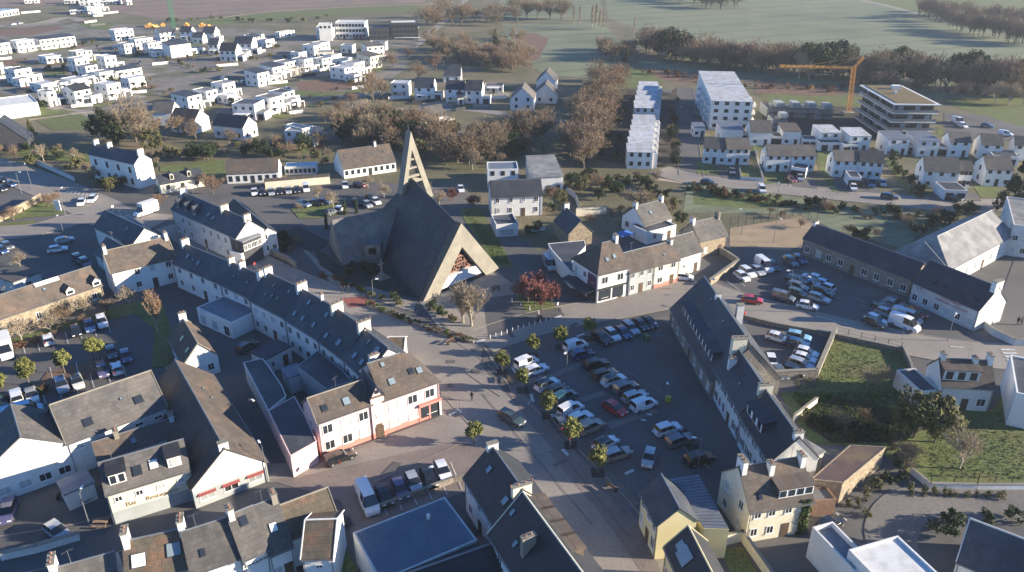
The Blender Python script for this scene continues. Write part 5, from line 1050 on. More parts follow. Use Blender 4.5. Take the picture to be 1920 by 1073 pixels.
def car_proto(kind):
    if kind in CARM: return CARM[kind]
    body, glass, L, hw, st = car_parts(kind)
    w = MB(); w.tube((0, -.11, 0), (0, .11, 0), .315, .315, 'tyre', 14); wr = MB(); wr.tube((0, -.125, 0), (0, .125, 0), .19, .19, 'rim', 10)
    hl = MB(); hl.box((-.06, -.2, -.07), (.05, .2, .07), 'lamp_white'); tl = MB(); tl.box((-.04, -.12, -.14), (.05, .12, .14), 'lamp_red')
    CARM[kind] = dict(body=body, glass=mesh_from(glass, 'windows', {'GL': 'glass_dark'}), L=L, hw=hw, wheel=w.mesh('tyre'), rim=wr.mesh('rim'), hl=hl.mesh('headlight'), tl=tl.mesh('tail_light'), bm={}); return CARM[kind]
def car(cx, cy, dx, dy, col='white', kind='hatch', label='', group=None, roof=None):
    pr = car_proto(kind); p = P(cx, cy, .6); q = P(cx + dx, cy + dy, .6); a = math.atan2(q.y - p.y, q.x - p.x)
    big = kind in ('bigvan', 'truck'); nm = {'van': 'parked_van', 'bigvan': 'parked_van', 'truck': 'box_truck'}.get(kind, 'parked_car')
    o = thing(nm, (p.x, p.y, .125), a, label, 'van' if 'van' in kind else ('truck' if kind == 'truck' else 'car'), group)
    if col not in pr['bm']: pr['bm'][col] = mesh_from(pr['body'], 'body', {'BODY': 'paint_' + col})
    link('body', pr['bm'][col], o); link('windows', pr['glass'], o)
    L, hw = pr['L'], pr['hw']
    for x in (-L * .31, L * .32):
        for s_ in (-1, 1):
            w = link('wheel', pr['wheel'], o, (x, s_ * (hw - .1), .315)); link('rim', pr['rim'], w)
    if p.y < 260:
        for s_ in (-1, 1):
            link('headlight', pr['hl'], o, (L * .487, s_ * hw * .62, .68)); link('tail_light', pr['tl'], o, (-L * .492, s_ * hw * .68, .85))
    if roof:
        k = ('roofp', kind, roof)
        if k not in MESH:
            st = [s for s in car_parts(kind)[4] if s[2] and s[2] - s[1] > .3]; m = MB()
            for i in range(len(st) - 1):
                m.face([(st[i][0] * L, -hw * .66, st[i][2] + .012), (st[i + 1][0] * L, -hw * .66, st[i + 1][2] + .012), (st[i + 1][0] * L, hw * .66, st[i + 1][2] + .012), (st[i][0] * L, hw * .66, st[i][2] + .012)], 'paint_' + roof)
            MESH[k] = m.mesh('roof_panel')
        link('roof_panel', MESH[k], o)
    if kind == 'truck':
        m = MB(); m.box((-L * .5, -1.1, .9), (L * .22, 1.1, 3.1), 'white_render'); m.build('cargo_box', o)
    return o
DESC = dict(hatch='hatchback', estate='estate car', suv='SUV', van='small van', bigvan='large van', truck='box truck')
def row(place, group, cars, axis=0):
    cs = sorted(enumerate(cars), key=lambda t: t[1][0]) if axis == 0 else sorted(enumerate(cars), key=lambda t: t[1][1])
    for i, (_, c) in enumerate(cs):
        cx, cy, dx, dy, col, kind = c[:6]; rf = c[6] if len(c) > 6 else None
        cn = {'skyblue': 'pale blue', 'darkred': 'dark red', 'teal': 'dark teal'}.get(col, col)
        lab = '%s %s%s, %s from the %s %s' % (cn, DESC[kind], ' with %s roof' % rf if rf else '', ordw(i), 'left' if axis == 0 else 'back', place)
        car(cx, cy, dx, dy, col, kind, lab, group, rf)
row('in the western square row', 'cars in the western row of the square', [(987, 681, 34, -14, 'white', 'van'), (1005, 694, 34, -12, 'white', 'estate'), (1026, 722, 36, -16, 'white', 'suv', 'black'), (1044, 733, 32, -14, 'black', 'hatch'), (1059, 746, 34, -16, 'teal', 'van'),
    (1070, 769, 38, -18, 'white', 'van'), (1087, 786, 34, -16, 'white', 'suv'), (1108, 801, 36, -16, 'beige', 'suv'), (1050, 792, -10, -14, 'grey', 'hatch'), (1136, 832, 34, -16, 'white', 'hatch', 'black'), (1157, 852, 38, -12, 'beige', 'estate', 'silver')], 1)
row('in the middle row of the square', 'cars in the middle row of the square', [(1079, 649, 34, -10, 'white', 'van'), (1091, 665, 34, -8, 'blue', 'hatch'), (1118, 684, 34, -8, 'black', 'suv'), (1134, 702, 34, -10, 'brown', 'estate'), (1151, 714, 36, -12, 'white', 'suv', 'black'),
    (1173, 728, 36, -12, 'grey', 'suv'), (1191, 744, 36, -12, 'silver', 'estate'), (1207, 760, 38, -14, 'white', 'van')], 1)
row('in the top row of the square', 'cars at the top of the square', [(1128, 636, 20, 14, 'black', 'suv'), (1147, 628, 20, 16, 'white', 'hatch'), (1168, 625, 20, 16, 'blue', 'hatch'), (1182, 616, 22, 18, 'silver', 'estate'), (1201, 610, 20, 16, 'green', 'hatch'), (1217, 606, 20, 16, 'black', 'hatch')])
for c in ((1153, 767, 38, 22, 'red', 'hatch', 'red hatchback standing alone across the aisle of the square'), (959, 785, 38, 20, 'green', 'estate', 'dark green-grey car driving down the main street'), (1252, 806, 34, -10, 'white', 'suv', 'white car beside a small tree in the south corner of the square'),
          (1274, 826, 36, -12, 'grey', 'estate', 'grey car with pale roof next to the small tree'), (1217, 859, -8, 28, 'silver', 'hatch', 'silver car leaving the square, seen from behind'), (1311, 861, 30, -8, 'black', 'suv', 'black car in the deep shade near the cream house'),
          (637, 858, 36, -14, 'black', 'estate', 'dark car parked against the salmon plinth of the pink house'), (15, 960, -10, 30, 'purple', 'estate', 'dark purple estate at the lower left edge'), (107, 997, 22, 17, 'silver', 'hatch', 'silver hatchback beside the low wall at lower left'),
          (1556, 984, 22, -14, 'black', 'estate', 'black car with open look parked below the brick garage'), (153, 380, -8, 12, 'white', 'hatch', 'white hatchback at the western road junction, left of a second'), (173, 374, -10, 10, 'white', 'estate', 'white estate at the western road junction, right of a hatchback'),
          (121, 451, 26, -6, 'silver', 'hatch', 'silver car, upper of two in the western square'), (108, 468, 26, -4, 'white', 'hatch', 'white car, lower of two in the western square'), (274, 398, -24, 8, 'white', 'truck', 'white box truck behind the blue slate roof'),
          (1030, 497, 12, 18, 'silver', 'bigvan', 'silver van beside the bar parapet building'), (1282, 520, 22, 2, 'white', 'hatch', 'white car at the end of the corner row'), (1428, 356, 6, 10, 'white', 'van', 'white van on the valley road'), (1327, 342, 16, 2, 'black', 'hatch', 'black car on the valley road verge'),
          (1483, 337, 14, 8, 'darkred', 'hatch', 'dark red car in a front garden of the eastern row'), (1632, 345, 6, 14, 'blue', 'bigvan', 'dark blue van in a driveway of the eastern row'), (1668, 369, 20, 3, 'black', 'estate', 'black car by the gravel verge of the valley road'),
          (1795, 229, 14, 5, 'white', 'bigvan', 'white van in the far eastern car park, upper'), (1805, 236, 16, 6, 'white', 'hatch', 'white car in the far eastern car park, lower'), (1851, 236, 14, 2, 'blue', 'hatch', 'blue car alone in the far eastern car park'), (1885, 252, 14, 2, 'white', 'van', 'white van behind the upper eastern row'),
          (1307, 199, 12, 3, 'silver', 'hatch', 'silver car in the lane left of the stepped apartment block, upper'), (1310, 216, 12, 3, 'grey', 'hatch', 'grey car in the lane left of the stepped apartment block, lower'), (864, 355, 4, 10, 'white', 'hatch', 'white car between the two red shrubs'),
          (647, 348, 2, 10, 'white', 'hatch', 'white car in front of the low longhouse'), (675, 347, 14, 3, 'darkred', 'hatch', 'dark red car in front of the low longhouse'), (25, 46, 14, -2, 'white', 'hatch', 'white car on the far estate road, left'), (38, 44, 14, -2, 'silver', 'hatch', 'silver car on the far estate road, right'),
          (463, 651, 18, -10, 'green', 'hatch', 'dark car in the yard above the alley'), (1410, 563, 26, 3, 'red', 'hatch', 'red car with pale roof on the school street'), (1719, 587, 24, 14, 'darkred', 'hatch', 'dark red car against the lettered school wall')):
    car(c[0], c[1], c[2], c[3], c[4], c[5], c[6])
row('in the slanted row by the blue metal roof', 'cars by the blue metal roof', [(689, 939, 20, 42, 'white', 'bigvan'), (720, 930, 19, 38, 'black', 'hatch'), (750, 918, 19, 38, 'purple', 'hatch'), (775, 905, 19, 38, 'silver', 'hatch'), (804, 897, 19, 38, 'black', 'hatch'), (830, 884, 19, 38, 'white', 'hatch')])
row('below the gravel court', 'cars below the gravel court', [(1391, 519, 20, 13, 'white', 'hatch'), (1402, 511, 20, 13, 'white', 'estate'), (1420, 508, 20, 14, 'silver', 'hatch'), (1432, 500, 20, 16, 'white', 'bigvan'), (1448, 500, 20, 16, 'black', 'suv'), (1482, 492, 22, 16, 'grey', 'suv'), (1498, 487, 22, 14, 'blue', 'hatch')])
row('in the eastern double row', 'cars in the eastern double row', [(1522, 521, -26, -8, 'white', 'hatch'), (1535, 530, -26, -8, 'skyblue', 'hatch'), (1547, 539, -26, -8, 'white', 'hatch'), (1542, 549, 26, 8, 'black', 'suv'), (1535, 560, 26, 8, 'silver', 'estate'), (1514, 574, 26, 5, 'white', 'hatch'),
    (1494, 527, 26, 8, 'black', 'suv'), (1496, 539, 26, 8, 'grey', 'suv'), (1497, 551, 26, 8, 'green', 'estate'), (1468, 558, 30, 8, 'grey', 'van')], 1)
row('in the group before the school', 'cars before the school', [(1654, 577, 26, 12, 'black', 'hatch'), (1674, 571, 26, 12, 'silver', 'hatch'), (1661, 588, 26, 10, 'silver', 'hatch'), (1642, 600, 28, 12, 'white', 'hatch'), (1640, 606, 28, 12, 'black', 'hatch'), (1699, 598, 30, 10, 'silver', 'bigvan'), (1695, 610, 32, 12, 'white', 'bigvan'), (1680, 567, 26, 12, 'grey', 'hatch')], 1)
row('in the small walled car park', 'cars in the small walled car park', [(1458, 634, 28, 8, 'white', 'hatch'), (1497, 633, 28, 6, 'skyblue', 'suv'), (1495, 645, 28, 6, 'blue', 'hatch'), (1512, 662, 28, 8, 'white', 'hatch'), (1508, 673, 28, 8, 'white', 'hatch'), (1502, 684, 28, 10, 'silver', 'estate'), (1487, 696, 28, 10, 'black', 'hatch'), (1446, 678, 8, 26, 'white', 'hatch'), (1462, 700, 16, 20, 'grey', 'hatch')], 1)
row('in the upper western car park', 'cars in the upper western car park', [(11, 658, 5, 24, 'white', 'truck'), (90, 637, -5, -16, 'white', 'hatch'), (142, 622, 8, 22, 'black', 'hatch'), (168, 613, 9, 24, 'blue', 'suv'), (191, 604, 8, 24, 'white', 'estate')])
row('in the lower western car park', 'cars in the lower western car park', [(209, 662, 8, 22, 'grey', 'hatch'), (236, 669, 8, 22, 'purple', 'hatch'), (192, 695, 10, 26, 'purple', 'estate'), (219, 691, -8, -22, 'white', 'hatch'), (145, 717, 9, 22, 'cream', 'hatch', 'black'), (116, 724, 9, 24, 'silver', 'suv', 'blue'), (60, 743, 8, 24, 'white', 'hatch', 'silver'),
    (31, 745, -7, -24, 'white', 'van'), (2, 756, 8, 24, 'teal', 'hatch'), (44, 776, 34, -10, 'skyblue', 'bigvan')])
row('in the line before the low pink-walled building', 'cars before the low pink-walled building', [(477, 361, 2, 10, 'white', 'hatch'), (492, 361, 2, 10, 'black', 'hatch'), (509, 361, 2, 10, 'silver', 'hatch'), (524, 360, 2, 10, 'black', 'hatch'), (541, 358, 2, 10, 'silver', 'hatch'), (557, 357, 2, 10, 'black', 'hatch'), (574, 354, 2, 10, 'white', 'van')])
row('in the car park behind the church', 'cars behind the church', [(570, 383, 16, 4, 'white', 'hatch', 'black'), (594, 381, 18, 2, 'black', 'hatch'), (607, 379, 18, 2, 'blue', 'hatch'), (624, 398, 14, -4, 'grey', 'hatch'), (637, 392, 12, -10, 'white', 'hatch'), (668, 380, 10, 8, 'black', 'hatch'), (678, 376, 10, 8, 'black', 'suv'), (689, 384, 10, 8, 'silver', 'hatch'), (694, 372, 10, 8, 'black', 'hatch'), (705, 378, 10, 8, 'white', 'hatch')])
row('along the verge of the western road', 'cars along the western road', [(5, 338, 16, 6, 'black', 'hatch'), (20, 346, 16, 6, 'blue', 'hatch'), (2, 355, 16, 6, 'black', 'hatch'), (4, 470, 16, 10, 'blue', 'hatch'), (14, 462, 16, 10, 'grey', 'hatch'), (147, 487, 14, 12, 'black', 'suv'), (160, 494, 14, 12, 'grey', 'suv')])
row('on the near estate street', 'cars on the estate street', [(262, 118, 10, 6, 'grey', 'hatch'), (420, 148, 14, 4, 'white', 'hatch'), (456, 156, 14, 4, 'black', 'hatch'), (110, 190, 12, 8, 'silver', 'hatch'), (540, 168, 12, 3, 'blue', 'hatch')])
row('before the two apartment blocks', 'cars before the apartment blocks', [(x, 71 + (i % 2), 2, 6, c, 'hatch') for i, (x, c) in enumerate(((606, 'white'), (618, 'black'), (631, 'silver'), (646, 'grey'), (660, 'white'), (668, 'darkred'), (676, 'red')))])
row('among the eastern estate gardens', 'cars in eastern gardens', [(1372, 322, 4, 10, 'grey', 'hatch'), (1500, 334, 4, 10, 'silver', 'hatch'), (1600, 352, 4, 10, 'white', 'hatch'), (1790, 372, 12, 3, 'black', 'hatch'), (1655, 344, 4, 10, 'silver', 'hatch')])
# motorcycle
p = P(117, 931); o = thing('motorcycle', (p.x, p.y, .05), 1.4, 'dark motorcycle parked by the slatted pergola', 'motorcycle')
for x in (-.7, .7): m = MB(); m.tube((x, -.06, .31), (x, .06, .31), .31, .31, 'tyre', 12); m.build('wheel', o)
m = MB(); m.slab([(-.75, -.14, .82), (.05, -.16, .78), (.05, .16, .78), (-.75, .14, .82)], .1, 'tyre'); m.build('seat', o)
m = MB(); m.tube((-.5, 0, .5), (.45, 0, .8), .16, .2, 'paint_black', 8); m.tube((-.7, 0, .31), (-.1, 0, .55), .05, .05, 'grey_metal', 6); m.box((-.2, -.16, .25), (.3, .16, .6), 'grey_metal'); m.build('body', o)
m = MB(); m.tube((.7, 0, .31), (.45, 0, .95), .04, .04, 'grey_metal', 6); m.tube((.42, -.35, 1.0), (.42, .35, 1.0), .02, .02, 'dark_metal', 6); m.build('handlebar', o)

# ================================================================ TREES AND PLANTS
TP = {}
def tree_proto(kind, seed):
    """trunk + crown meshes of a tree one unit-scaled to its real height"""
    k = (kind, seed)
    if k in TP: return TP[k]
    r = random.Random(seed * 31 + hash_(kind)); t = MB(); c = MB()
    spec = dict(bare_brown=(10, 'bark', 'twig_brown', 1.0), bare_grey=(11, 'bark', 'twig_grey', 1.0), bare_copper=(8, 'bark', 'twig_copper', .9), bare_pale=(9, 'pale_bark', 'twig_pale', .8), bare_purple=(12, 'bark', 'twig_purple', .8), poplar=(13, 'pale_bark', 'twig_pale', .28),
                red=(4.5, 'bark', 'twig_red', .8), copper_oval=(8, 'pale_bark', 'twig_copper', .62), birch=(8.5, 'pale_bark', 'twig_pale', .55))
    if kind in spec:
        H, bk, tw, sp = spec[kind]; ends = []
        upright = kind in ('poplar', 'copper_oval', 'birch')
        def grow(a, d, l, rad, lv):
            b = a + d * l; t.tube(a, b, rad, rad * .68, bk if lv < 3 else tw, 6 if lv < 2 else 4 if lv < 3 else 3, False)
            if lv >= 2:
                for q in range(3 if lv > 2 else 2): ends.append((a.lerp(b, r.random()), d, lv))
            if lv >= 4: return
            n = {0: 5, 1: 4, 2: 3, 3: 3}[lv]
            for i in range(n):
                az = 6.283 * (i + r.random() * .7) / n; tilt = (.35 if upright else .82) * (1 if i else .35) * r.uniform(.7, 1.25)
                u = d.orthogonal().normalized(); v = d.cross(u); nd = (d * math.cos(tilt) + (u * math.cos(az) + v * math.sin(az)) * math.sin(tilt)); nd.z += .30 if not upright else .4; nd.normalize()
                grow(a.lerp(b, r.uniform(.35, 1.0) if i else 1), nd, l * (r.uniform(.72, .98)), rad * .58, lv + 1)
        grow(Vector((0, 0, -.1)), Vector((r.uniform(-.05, .05), r.uniform(-.05, .05), 1)).normalized(), H * (.245 if not upright else .30), H * .021, 0)
        if kind == 'poplar':
            t = MB(); t.tube((0, 0, 0), (0, 0, H), .22, .05, bk, 6); ends = []
            for i in range(140):
                z = H * r.uniform(.12, .95); a_ = r.random() * 6.283; rr = 1.3 * (1 - abs(z / H - .4)) ; d = Vector((math.cos(a_) * .35, math.sin(a_) * .35, 1)).normalized(); st = Vector((0, 0, z)); t.tube(st, st + d * rr * 2, .04, .01, tw, 3, False); ends.append((st + d * rr, d, 3)); ends.append((st + d * rr * 1.8, d, 3))
        k_ = 7 if kind != 'red' else 9
        for p, d, lv in ends:
            for q in range(k_):
                dd = (d + Vector((r.gauss(0, .6), r.gauss(0, .6), r.gauss(.25, .45)))).normalized(); l = H * r.uniform(.03, .085); w = r.uniform(.016, .036) * (H / 10) ** .5 * (1.9 if kind == 'red' else 1); n_ = dd.orthogonal().normalized(); ang = r.random() * 6.28; n_ = (n_ * math.cos(ang) + dd.cross(n_) * math.sin(ang)) * w
                s_ = p + Vector((r.gauss(0, .1), r.gauss(0, .1), r.gauss(0, .1))) * H * .05; c.face([s_ - n_, s_ + n_, s_ + dd * l], tw)
    else:
        H, leaf, shape, n = dict(street=(4.6, 'leaf_yellow', 'ball', 2300), bushy=(5, 'leaf_yellow', 'ball', 4000), conifer=(13, 'leaf_dark', 'cone', 3400), evergreen=(9, 'leaf_dark', 'big', 3600), olive=(9, 'leaf_olive', 'big', 3600), cypress=(5.2, 'leaf_dark', 'col', 3200), yellow_conifer=(9, 'leaf_yellow', 'cone', 3000),
                                 shrub=(1.7, 'leaf_green', 'low', 420), olive_shrub=(1.7, 'leaf_olive', 'low', 420), rust_shrub=(1.8, 'leaf_rust', 'low', 420), dark_shrub=(2.2, 'leaf_dark', 'low', 480), ball=(1.3, 'leaf_olive', 'tight', 300))[kind]
        zb = dict(ball=.36, cone=.05, big=.12, col=.02, low=.0, tight=.02)[shape]
        if shape in ('ball', 'big', 'cone'):
            t.tube((0, 0, -.1), (0, 0, H * .55), H * .022, H * .010, 'bark', 6)
            for i in range(6): a_ = i * 1.05 + r.random(); t.tube((0, 0, H * (zb + .05)), (math.cos(a_) * H * .2, math.sin(a_) * H * .2, H * .7), H * .01, .01, 'bark', 4, False)
        else: t.tube((0, 0, -.05), (0, 0, H * .3), .04, .02, 'bark', 4)
        cl = []
        for i in range(dict(ball=44, cone=60, big=46, col=26, low=10, tight=8)[shape]):
            if shape == 'cone': f = r.random(); z = H * (zb + f * .95); rr = H * .24 * (1 - f) * r.uniform(.5, 1) + .05; a_ = r.random() * 6.28; cl.append((Vector((math.cos(a_) * rr, math.sin(a_) * rr, z)), H * .075 * (1.25 - f)))
            elif shape == 'col': f = r.random(); cl.append((Vector((r.uniform(-.25, .25), r.uniform(-.25, .25), H * f)), .5 * (1.1 - f * .5)))
            else:
                while True:
                    v = Vector((r.uniform(-1, 1), r.uniform(-1, 1), r.uniform(-1, 1)))
                    if .25 < v.length < 1: break
                wx = dict(ball=.26, big=.42, low=.55, tight=.42)[shape]; hz = (1 - zb) / 2; cl.append((Vector((v.x * wx * H, v.y * wx * H, H * (zb + hz + v.z * hz * .85))), H * dict(ball=.10, big=.12, low=.26, tight=.3)[shape] * r.uniform(.45, 1.3)))
        ls = H * dict(ball=.026, cone=.020, big=.022, col=.03, low=.07, tight=.06)[shape] * 1.3
        for i in range(n):
            p, rad = cl[i % len(cl)]; v = Vector((r.gauss(0, 1), r.gauss(0, 1), r.gauss(0, 1))).normalized(); q = p + v * rad * r.uniform(.45, 1.1)
            if q.z < 0.02: q.z = .05
            nrm = (v + Vector((r.gauss(0, .5), r.gauss(0, .5), r.gauss(.2, .5)))).normalized(); u = nrm.orthogonal().normalized(); w = nrm.cross(u); an = r.random() * 6.28; u, w = u * math.cos(an) + w * math.sin(an), w * math.cos(an) - u * math.sin(an)
            s = ls * r.uniform(.6, 1.4); c.face([q - u * s, q + w * s * .6, q + u * s, q - w * s * .6], leaf)
    TP[k] = (t.mesh('trunk'), c.mesh('crown'), H); return TP[k]
def hash_(s): return sum(ord(ch) * (i + 1) for i, ch in enumerate(s))
TREELIST = []
def tree(kind, px, py, h, label=None, group=None, world=None):
    TREELIST.append((kind, px, py, h, label, group, world))
NSEED = dict(bare_brown=4, bare_grey=4, bare_purple=5, shrub=3, olive_shrub=3, street=3)
def plant(kind, px, py, h, label, group, world=None):
    p = world or P(px, py); tm, cm, H = tree_proto(kind, rnd.randrange(NSEED.get(kind, 2)))
    low = kind in ('shrub', 'olive_shrub', 'rust_shrub', 'dark_shrub', 'ball')
    o = thing('shrub' if low else ('conifer' if 'conifer' in kind or kind == 'cypress' else 'tree'), (p.x, p.y, 0), rnd.random() * 6.28, label, 'shrub' if low else 'tree', group)
    s = h / H; wv = rnd.uniform(.9, 1.12) * (1.7 if kind == 'birch' else 1.2 if kind in ('bare_brown', 'bare_grey', 'bare_purple', 'bare_copper') else 1); o.scale = (s * wv, s * wv, s)
    link('trunk', tm, o); link('crown', cm, o); return o
KD = dict(bare_brown='bare brown tree', bare_grey='bare grey-brown tree', bare_copper='bare copper-twigged tree', bare_pale='bare pale-twigged tree', bare_purple='bare purple-brown tree', poplar='pale upright poplar', red='small red-twigged tree', copper_oval='oval bare copper tree', birch='pale slender bare tree',
          street='small clipped yellow-green street tree', bushy='yellow-green bushy tree', conifer='tall dark conifer', evergreen='dark evergreen tree', olive='olive-green broad tree', cypress='dark narrow cypress', yellow_conifer='yellow-green conifer',
          shrub='low green shrub', olive_shrub='olive shrub', rust_shrub='rust-brown shrub', dark_shrub='dark evergreen shrub', ball='clipped round shrub')
def grove(place, group, items):
    items = sorted(items, key=lambda t: t[1])
    for i, (kind, x, y, h) in enumerate(items): plant(kind, x, y, h, '%s, %s from the left %s' % (KD[kind], ordw(i) if i < 99 else 'last', place), group)
def mass(name, label, items):
    import numpy as np
    V = []; F = []; M = []; mats = []; off = 0
    for kind, x, y, h in items:
        p = P(x, y); tm, cm, H = tree_proto(kind, rnd.randrange(NSEED.get(kind, 2))); s = h / H; a = rnd.random() * 6.28; c, s_ = math.cos(a) * s, math.sin(a) * s
        for me in (tm, cm):
            n = len(me.vertices); co_ = np.empty(n * 3, np.float32); me.vertices.foreach_get('co', co_); co_ = co_.reshape(-1, 3)
            V += [(q[0] * c - q[1] * s_ + p.x, q[0] * s_ + q[1] * c + p.y, q[2] * s) for q in co_.tolist()]
            ids = [mats.index(m.name) if m.name in mats else (mats.append(m.name) or len(mats) - 1) for m in me.materials]
            for f in me.polygons: F.append(tuple(i + off for i in f.vertices)); M.append(ids[f.material_index])
            off += n
    me = bpy.data.meshes.new(name); me.from_pydata(V, [], F)
    for m in mats: me.materials.append(bpy.data.materials[m])
    me.polygons.foreach_set('material_index', M); o = link(name, me); tag(o, label, 'woodland', None, 'stuff')
def scatter(kinds, pts, n, jx, jy, h0, h1):
    out = []
    seg = [math.dist(pts[i], pts[i + 1]) for i in range(len(pts) - 1)]; T = sum(seg)
    for i in range(n):
        d = (i + rnd.uniform(.2, .8)) / n * T; j = 0
        while j < len(seg) - 1 and d > seg[j]: d -= seg[j]; j += 1
        t = d / seg[j]; a, b = pts[j], pts[j + 1]
        out.append((rnd.choice(kinds), a[0] + (b[0] - a[0]) * t + rnd.uniform(-jx, jx), a[1] + (b[1] - a[1]) * t + rnd.uniform(-jy, jy), rnd.uniform(h0, h1)))
    return out
grove('around the square', 'clipped street trees', [('street', 942, 699, 4.2), ('street', 999, 668, 4.4), ('street', 1050, 652, 4.2), ('street', 1104, 636, 4.4), ('street', 980, 733, 4.2), ('street', 1027, 781, 4.4), ('street', 1070, 836, 4.6), ('street', 1121, 888, 4.4), ('street', 889, 834, 4.0)])
grove('on the hedge bank of the western car park', 'bushy car park trees', [('bushy', 176, 676, 4.6), ('bushy', 122, 700, 4.4), ('bushy', 56, 722, 5.0), ('bushy', 2, 745, 4.6), ('bushy', 190, 672, 3.6)])
grove('along the stone barn above the western car park', 'bare trees by the barn', [('bare_pale', 243, 575, 5.2), ('bare_pale', 160, 592, 5.0), ('bare_pale', 96, 624, 5.2), ('bare_pale', 42, 640, 5.6), ('bare_grey', 10, 600, 7), ('bare_brown', 120, 600, 3.5), ('bare_brown', 200, 585, 3.2)])
for x_, y_ in ((942, 699), (999, 668), (1050, 652), (1104, 636), (980, 733), (1027, 781), (1070, 836), (1121, 888), (1278, 812), (1180, 728), (1300, 842)):
    q_ = P(x_, y_); m = MB(); m.box((q_.x - .9, q_.y - .9, 0), (q_.x + .9, q_.y + .9, .15), 'ground_dark_soil', 'xXyYZ'); m.build('tree_pit')['kind'] = 'structure'
plant('copper_oval', 296, 622, 7.6, 'large oval copper-coloured bare tree between car park and courtyard', None)
grove('in the paved square before the church gable', 'pale trees before the church', [('birch', 868, 606, 7.0), ('birch', 884, 612, 7.4)])
grove('on the small green beside the bar', 'red trees on the small green', [('red', 990, 566, 6.4), ('red', 1003, 576, 6.8), ('red', 1016, 582, 5.4), ('red', 1034, 572, 5.6), ('red', 1005, 555, 6.2), ('bare_pale', 970, 560, 4.6)])
grove('behind the church lawn', 'red trees behind the church lawn', [('red', 887, 392, 4.6), ('red', 846, 376, 4.0), ('bare_pale', 800, 372, 5), ('bare_pale', 824, 384, 5)])
grove('on the western roundabout greens', 'reddish trees on the western greens', [('bare_copper', 26, 414, 4.6), ('bare_copper', 92, 388, 4.6), ('bare_pale', 38, 500, 4.2), ('bare_copper', 105, 380, 3.8)])
grove('beside the rear car park of the church', 'trees by the rear car park', [('bare_pale', 625, 390, 5.6), ('bare_pale', 596, 372, 4.4), ('bare_pale', 720, 372, 5.0), ('bare_copper', 400, 364, 6.5), ('bare_pale', 690, 352, 4.5), ('cypress', 613, 430, 3.6), ('cypress', 647, 402, 3.6), ('cypress', 669, 400, 3.6), ('bare_pale', 560, 400, 3.4), ('bare_brown', 385, 352, 5)])
grove('in the tall brown hedge', 'tall brown hedge line', scatter(['bare_brown', 'bare_brown', 'bare_brown', 'bare_copper', 'bare_grey'], [(1088, 305), (1100, 270), (1112, 235), (1124, 200), (1135, 160)], 36, 24, 9, 10, 14))
grove('north of the brown hedge line', 'mixed hedge trees', scatter(['bare_grey', 'bare_brown', 'bare_grey'], [(1120, 100), (1150, 112), (1185, 105)], 14, 14, 7, 8, 12))
grove('in the field treeline', 'field edge treeline', scatter(['bare_purple', 'bare_purple', 'bare_grey', 'bare_brown', 'bare_grey', 'bare_grey', 'bare_brown', 'evergreen'], [(1200, 96), (1260, 112), (1330, 122), (1420, 132), (1520, 142), (1620, 150), (1720, 160), (1820, 172), (1950, 182)], 58, 6, 6, 13, 18))
grove('in the second treeline nearer the meadow', 'meadow edge trees', scatter(['birch', 'bare_purple', 'bare_pale'], [(1230, 118), (1300, 124), (1420, 138), (1700, 172), (1800, 190), (1930, 198)], 26, 8, 4, 7, 11))
mass('hedgerow', 'far purple-brown hedgerow across the upper field', scatter(['bare_purple'], [(1722, 30), (1760, 42), (1800, 56), (1850, 66), (1900, 78), (1960, 92)], 40, 8, 5, 12, 18))
mass('hedgerow', 'thin back hedgerow beyond the field track', scatter(['bare_purple', 'bare_grey'], [(1730, 24), (1790, 30), (1850, 40), (1940, 52)], 22, 6, 3, 11, 15))
mass('copse', 'copse of bare trees at the top of the frosted field', scatter(['bare_purple', 'bare_grey'], [(1250, -4), (1300, 4), (1350, 14), (1380, 10)], 20, 8, 6, 14, 18))
grove('at the top of the meadow', 'poplars', [('poplar', x, y, h) for x, y, h in ((1076, 44, 12), (1087, 45, 12), (1110, 52, 14), (1117, 54, 15), (1124, 56, 13), (1131, 57, 12), (1189, 64, 10))])
grove('beside the country lane', 'trees beside the country lane', scatter(['bare_grey', 'bare_brown', 'bare_grey'], [(800, 60), (835, 40), (880, 40), (930, 42), (980, 30), (1050, 38)], 22, 10, 8, 12, 18) + [('yellow_conifer', 930, 96, 12), ('bare_copper', 818, 132, 10), ('bare_brown', 785, 150, 10), ('conifer', 1174, 118, 8), ('bare_grey', 1052, 38, 20)])
grove('in the wooded gardens north of the church', 'wooded gardens', scatter(['bare_brown', 'bare_grey', 'bare_brown', 'bare_grey', 'bare_copper'], [(820, 100), (870, 110), (930, 120), (980, 130)], 22, 20, 14, 8, 13))
grove('in the belt behind the spire', 'tree belt behind the spire', scatter(['bare_brown', 'bare_grey', 'bare_brown', 'bare_grey', 'evergreen', 'bare_grey', 'bare_brown'], [(640, 250), (700, 262), (770, 268), (830, 290), (900, 292), (960, 270), (1010, 280)], 40, 24, 22, 8.5, 13) + [('bare_grey', 690, 272, 13), ('bare_copper', 858, 305, 9), ('bare_pale', 886, 318, 8), ('evergreen', 955, 290, 8)])
grove('south of the bend in the estate street', 'trees by the estate bend', [('bare_brown', 700, 190, 14), ('bare_grey', 716, 184, 10), ('bare_brown', 738, 126, 9), ('bare_brown', 765, 110, 7), ('bare_copper', 660, 196, 6), ('bare_brown', 640, 214, 6), ('bare_grey', 610, 230, 6), ('bare_grey', 652, 240, 8)])
